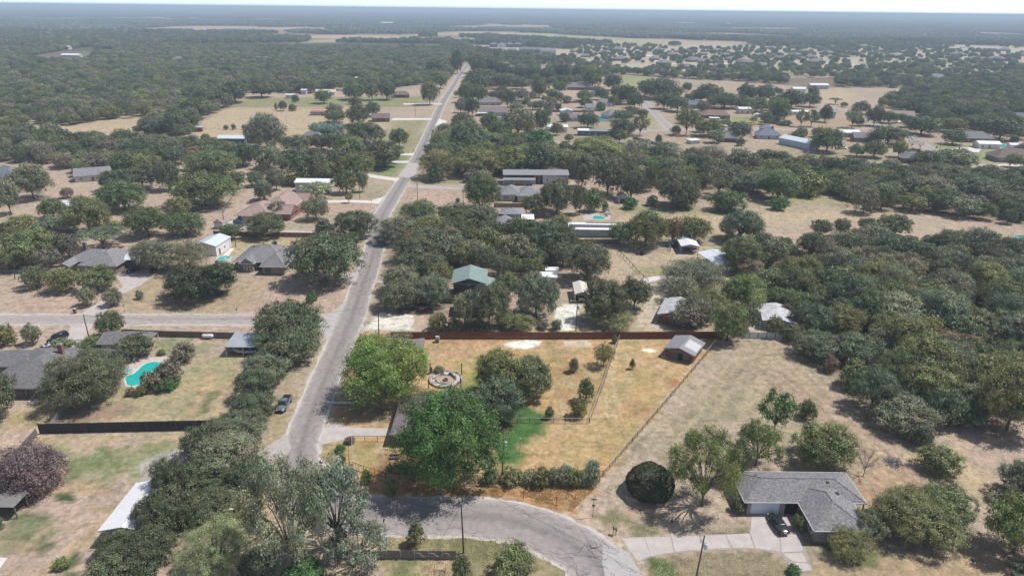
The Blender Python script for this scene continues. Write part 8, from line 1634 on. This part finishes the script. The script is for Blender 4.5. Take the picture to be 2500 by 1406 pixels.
# the remaining trees and the far country, one instanced wood
def woodland():
    src = bpy.data.collections.new('wood_sources'); order = []
    def single(kind, lv, k, nm):
        cme, tme = proto(kind, lv, k); V = np.zeros(len(cme.vertices) * 3); cme.vertices.foreach_get('co', V); V = V.reshape(-1, 3)
        o = bpy.data.objects.new(nm, cme); src.objects.link(o); order.append(nm)
    for i, (kd, k) in enumerate([('oak', 0), ('oak', 1), ('dome', 0), ('feather', 0), ('dome', 1)]): single(kd, 1, k, 'a%02d' % i)
    for i, (kd, k) in enumerate([('oak', 0), ('oak', 1), ('dome', 0), ('dome', 1)]): single(kd, 2, k, 'b%02d' % i)
    # distant groves: a patch of many small crowns
    rng = np.random.default_rng(12)
    for g in range(3):
        Vs = []; Cs = []
        for i in range(90):
            cx, cy = rng.uniform(-50, 50, 2); r = rng.uniform(4.5, 8); h = rng.uniform(7, 12.5); n = 46
            d = rng.normal(0, 1, (n, 3)); d[:, 2] = np.abs(d[:, 2]) * .9 + .05; d /= np.linalg.norm(d, axis=1)[:, None]
            p = d * np.array([r, r, h * .6]) * rng.uniform(.8, 1.05, (n, 1)) + np.array([cx, cy, h * .38]); Vs.append(leaf_arrays(p, d, rng.uniform(1.2, 2.3, n), rng, .3, .8))
            Cs.append(np.repeat(rng.uniform(.72, 1.3) * rng.uniform(.8, 1.2, (n, 1)) * np.ones((1, 3)), 4, 0))
        V = np.concatenate(Vs); me = mesh_from('grove', V, np.arange(len(V)).reshape(-1, 4), [LEAF], np.concatenate(Cs))
        nm = 'c%02d' % g; o = bpy.data.objects.new(nm, me); src.objects.link(o)
    P = []; S = []; R = []; I = []; T = []
    rnd = random.Random(9)
    def put(x, y, s, i, col, z=0):
        v = rnd.uniform(.85, 1.15); P.append((x, y, z)); S.append(s); R.append(rnd.uniform(0, 6.28)); I.append(i); T.append((col[0] * v, col[1] * v, col[2] * v * rnd.uniform(.95, 1.1)))
    for t in rest:
        big = t['size'] > 15
        put(t['x'], t['y'], (t['r'], t['r'], t['h']), rnd.choice([0, 1, 2, 3, 4] if big else [5, 6, 7, 8]), PAL[t['col']])
    fields = [WL(*q) for q in FARFIELDS]
    def farcheck(gx, gy, thr, sc=420):
        k = (fbm(gx, gy, sc, 4, 21) < thr)
        for q in fields: k &= poly_sd(gx, gy, q) < 0
        return k
    wp = [WL(*w[0]) for w in WOODS]
    def region(y0, y1, sp, near_):
        gy = np.arange(float(y0), float(y1), float(sp)); X = []; Y = []
        for yy in gy: 
            xs = np.arange(-yy * .84 - 40, yy * .84 + 40, sp); X.append(xs); Y.append(np.full(xs.shape, yy))
        X = np.concatenate(X); Y = np.concatenate(Y); X += rng.uniform(-.45, .45, X.size) * sp; Y += rng.uniform(-.45, .45, Y.size) * sp
        k = farcheck(X, Y, .60 if near_ else .56)
        if near_:
            for q in wp: k &= poly_sd(X, Y, q) < 0
            for ln, hw in ROADS: k &= line_d(X, Y, ln) > 9
            for c in CLEAR: k &= (X - c[0]) ** 2 + (Y - c[1]) ** 2 > (c[2] + 4) ** 2
        return X[k], Y[k]
    X, Y = region(1150, 2300, 11.5, True)
    lots = WL((1400,108),(1900,118),(2500,112),(2560,170),(2200,175),(1500,172),(1400,155))
    sd = poly_sd(X, Y, lots)
    for x, y, s_ in zip(X, Y, sd):
        if s_ > 0 and rnd.random() < .80: continue
        r = rnd.uniform(4.5, 7.5) * (.8 if s_ > 0 else 1); put(x, y, (r, r, r * rnd.uniform(1.3, 1.8)), rnd.choice([5, 6, 7, 8]), PAL[rnd.choice(MIX['far'])])
    for y0, y1, sp, sc in ((2300, 6500, 70, 1.0), (6500, 20500, 190, 2.4)):
        X, Y = region(y0, y1, sp, False); tv = fbm(X, Y, 300, 3, 51)
        for x, y, q in zip(X, Y, tv): g_ = .7 + .75 * q; put(x, y, (sc, sc, 1.0 + .25 * (sc > 1)), rnd.choice([9, 10, 11]), (0.175 * g_, 0.195 * g_, 0.16 * g_))
    me = bpy.data.meshes.new('woodland'); me.from_pydata(P, [], [])
    for nm, ty, dat, wd in (('size', 'FLOAT_VECTOR', S, 3), ('turn', 'FLOAT', R, 1), ('which', 'INT', I, 1), ('tintpt', 'FLOAT_COLOR', [(*c, 1) for c in T], 4)):
        a = me.attributes.new(nm, ty, 'POINT'); a.data.foreach_set('color' if ty == 'FLOAT_COLOR' else ('vector' if wd == 3 else 'value'), np.array(dat, dtype=(np.int32 if ty == 'INT' else np.float32)).ravel())
    o = bpy.data.objects.new('woodland', me); COL.objects.link(o)
    tag(o, 'endless dark green woods and scattered trees stretching from the far houses to the hazy horizon', 'woods', kind='stuff')
    ng = bpy.data.node_groups.new('wood', 'GeometryNodeTree'); ng.interface.new_socket('Geometry', in_out='INPUT', socket_type='NodeSocketGeometry'); ng.interface.new_socket('Geometry', in_out='OUTPUT', socket_type='NodeSocketGeometry')
    N = ng.nodes; L = ng.links; gi = N.new('NodeGroupInput'); go = N.new('NodeGroupOutput')
    m2p = N.new('GeometryNodeMeshToPoints'); ip = N.new('GeometryNodeInstanceOnPoints'); ci = N.new('GeometryNodeCollectionInfo'); ci.inputs['Collection'].default_value = src
    ci.inputs['Separate Children'].default_value = True; ci.inputs['Reset Children'].default_value = True; ip.inputs['Pick Instance'].default_value = True
    def na(nm, ty):
        n = N.new('GeometryNodeInputNamedAttribute'); n.data_type = ty; n.inputs['Name'].default_value = nm; return n.outputs['Attribute']
    L.new(gi.outputs[0], m2p.inputs[0]); L.new(m2p.outputs[0], ip.inputs['Points']); L.new(ci.outputs[0], ip.inputs['Instance'])
    L.new(na('which', 'INT'), ip.inputs['Instance Index']); L.new(na('size', 'FLOAT_VECTOR'), ip.inputs['Scale'])
    cx = N.new('ShaderNodeCombineXYZ'); L.new(na('turn', 'FLOAT'), cx.inputs[2]); L.new(cx.outputs[0], ip.inputs['Rotation'])
    st = N.new('GeometryNodeStoreNamedAttribute'); st.data_type = 'FLOAT_COLOR'; st.domain = 'INSTANCE'; st.inputs['Name'].default_value = 'tint'
    L.new(ip.outputs[0], st.inputs[0]); L.new(na('tintpt', 'FLOAT_COLOR'), st.inputs['Value']); L.new(st.outputs[0], go.inputs[0])
    md = o.modifiers.new('wood', 'NODES'); md.node_group = ng
woodland()

# ------------------------------------------------------------------ haze
hz = MB(); hz.box(0, 11000, -1, 44000, 26000, 86 if H < 84 else H + 6); hzo = hz.build('haze', [], kind='stuff')
hm = bpy.data.materials.new('haze'); hm.use_nodes = True; nt = hm.node_tree; nt.nodes.clear(); out = nt.nodes.new('ShaderNodeOutputMaterial'); pv = nt.nodes.new('ShaderNodeVolumePrincipled')
pv.inputs['Color'].default_value = (0.70, 0.86, 1.0, 1); pv.inputs['Density'].default_value = HAZE; pv.inputs['Anisotropy'].default_value = 0.0
nt.links.new(pv.outputs[0], out.inputs['Volume']); hzo.data.materials.append(hm)
tag(hzo, 'thin bluish haze hanging over the whole countryside towards the horizon', 'haze')
print('TREES hand', len(hand), 'auto', len(auto), 'rest', len(rest))

for o in bpy.data.objects:
    if o.get('label') and len(o['label'].split()) > 16: print('LONG', o['label'])
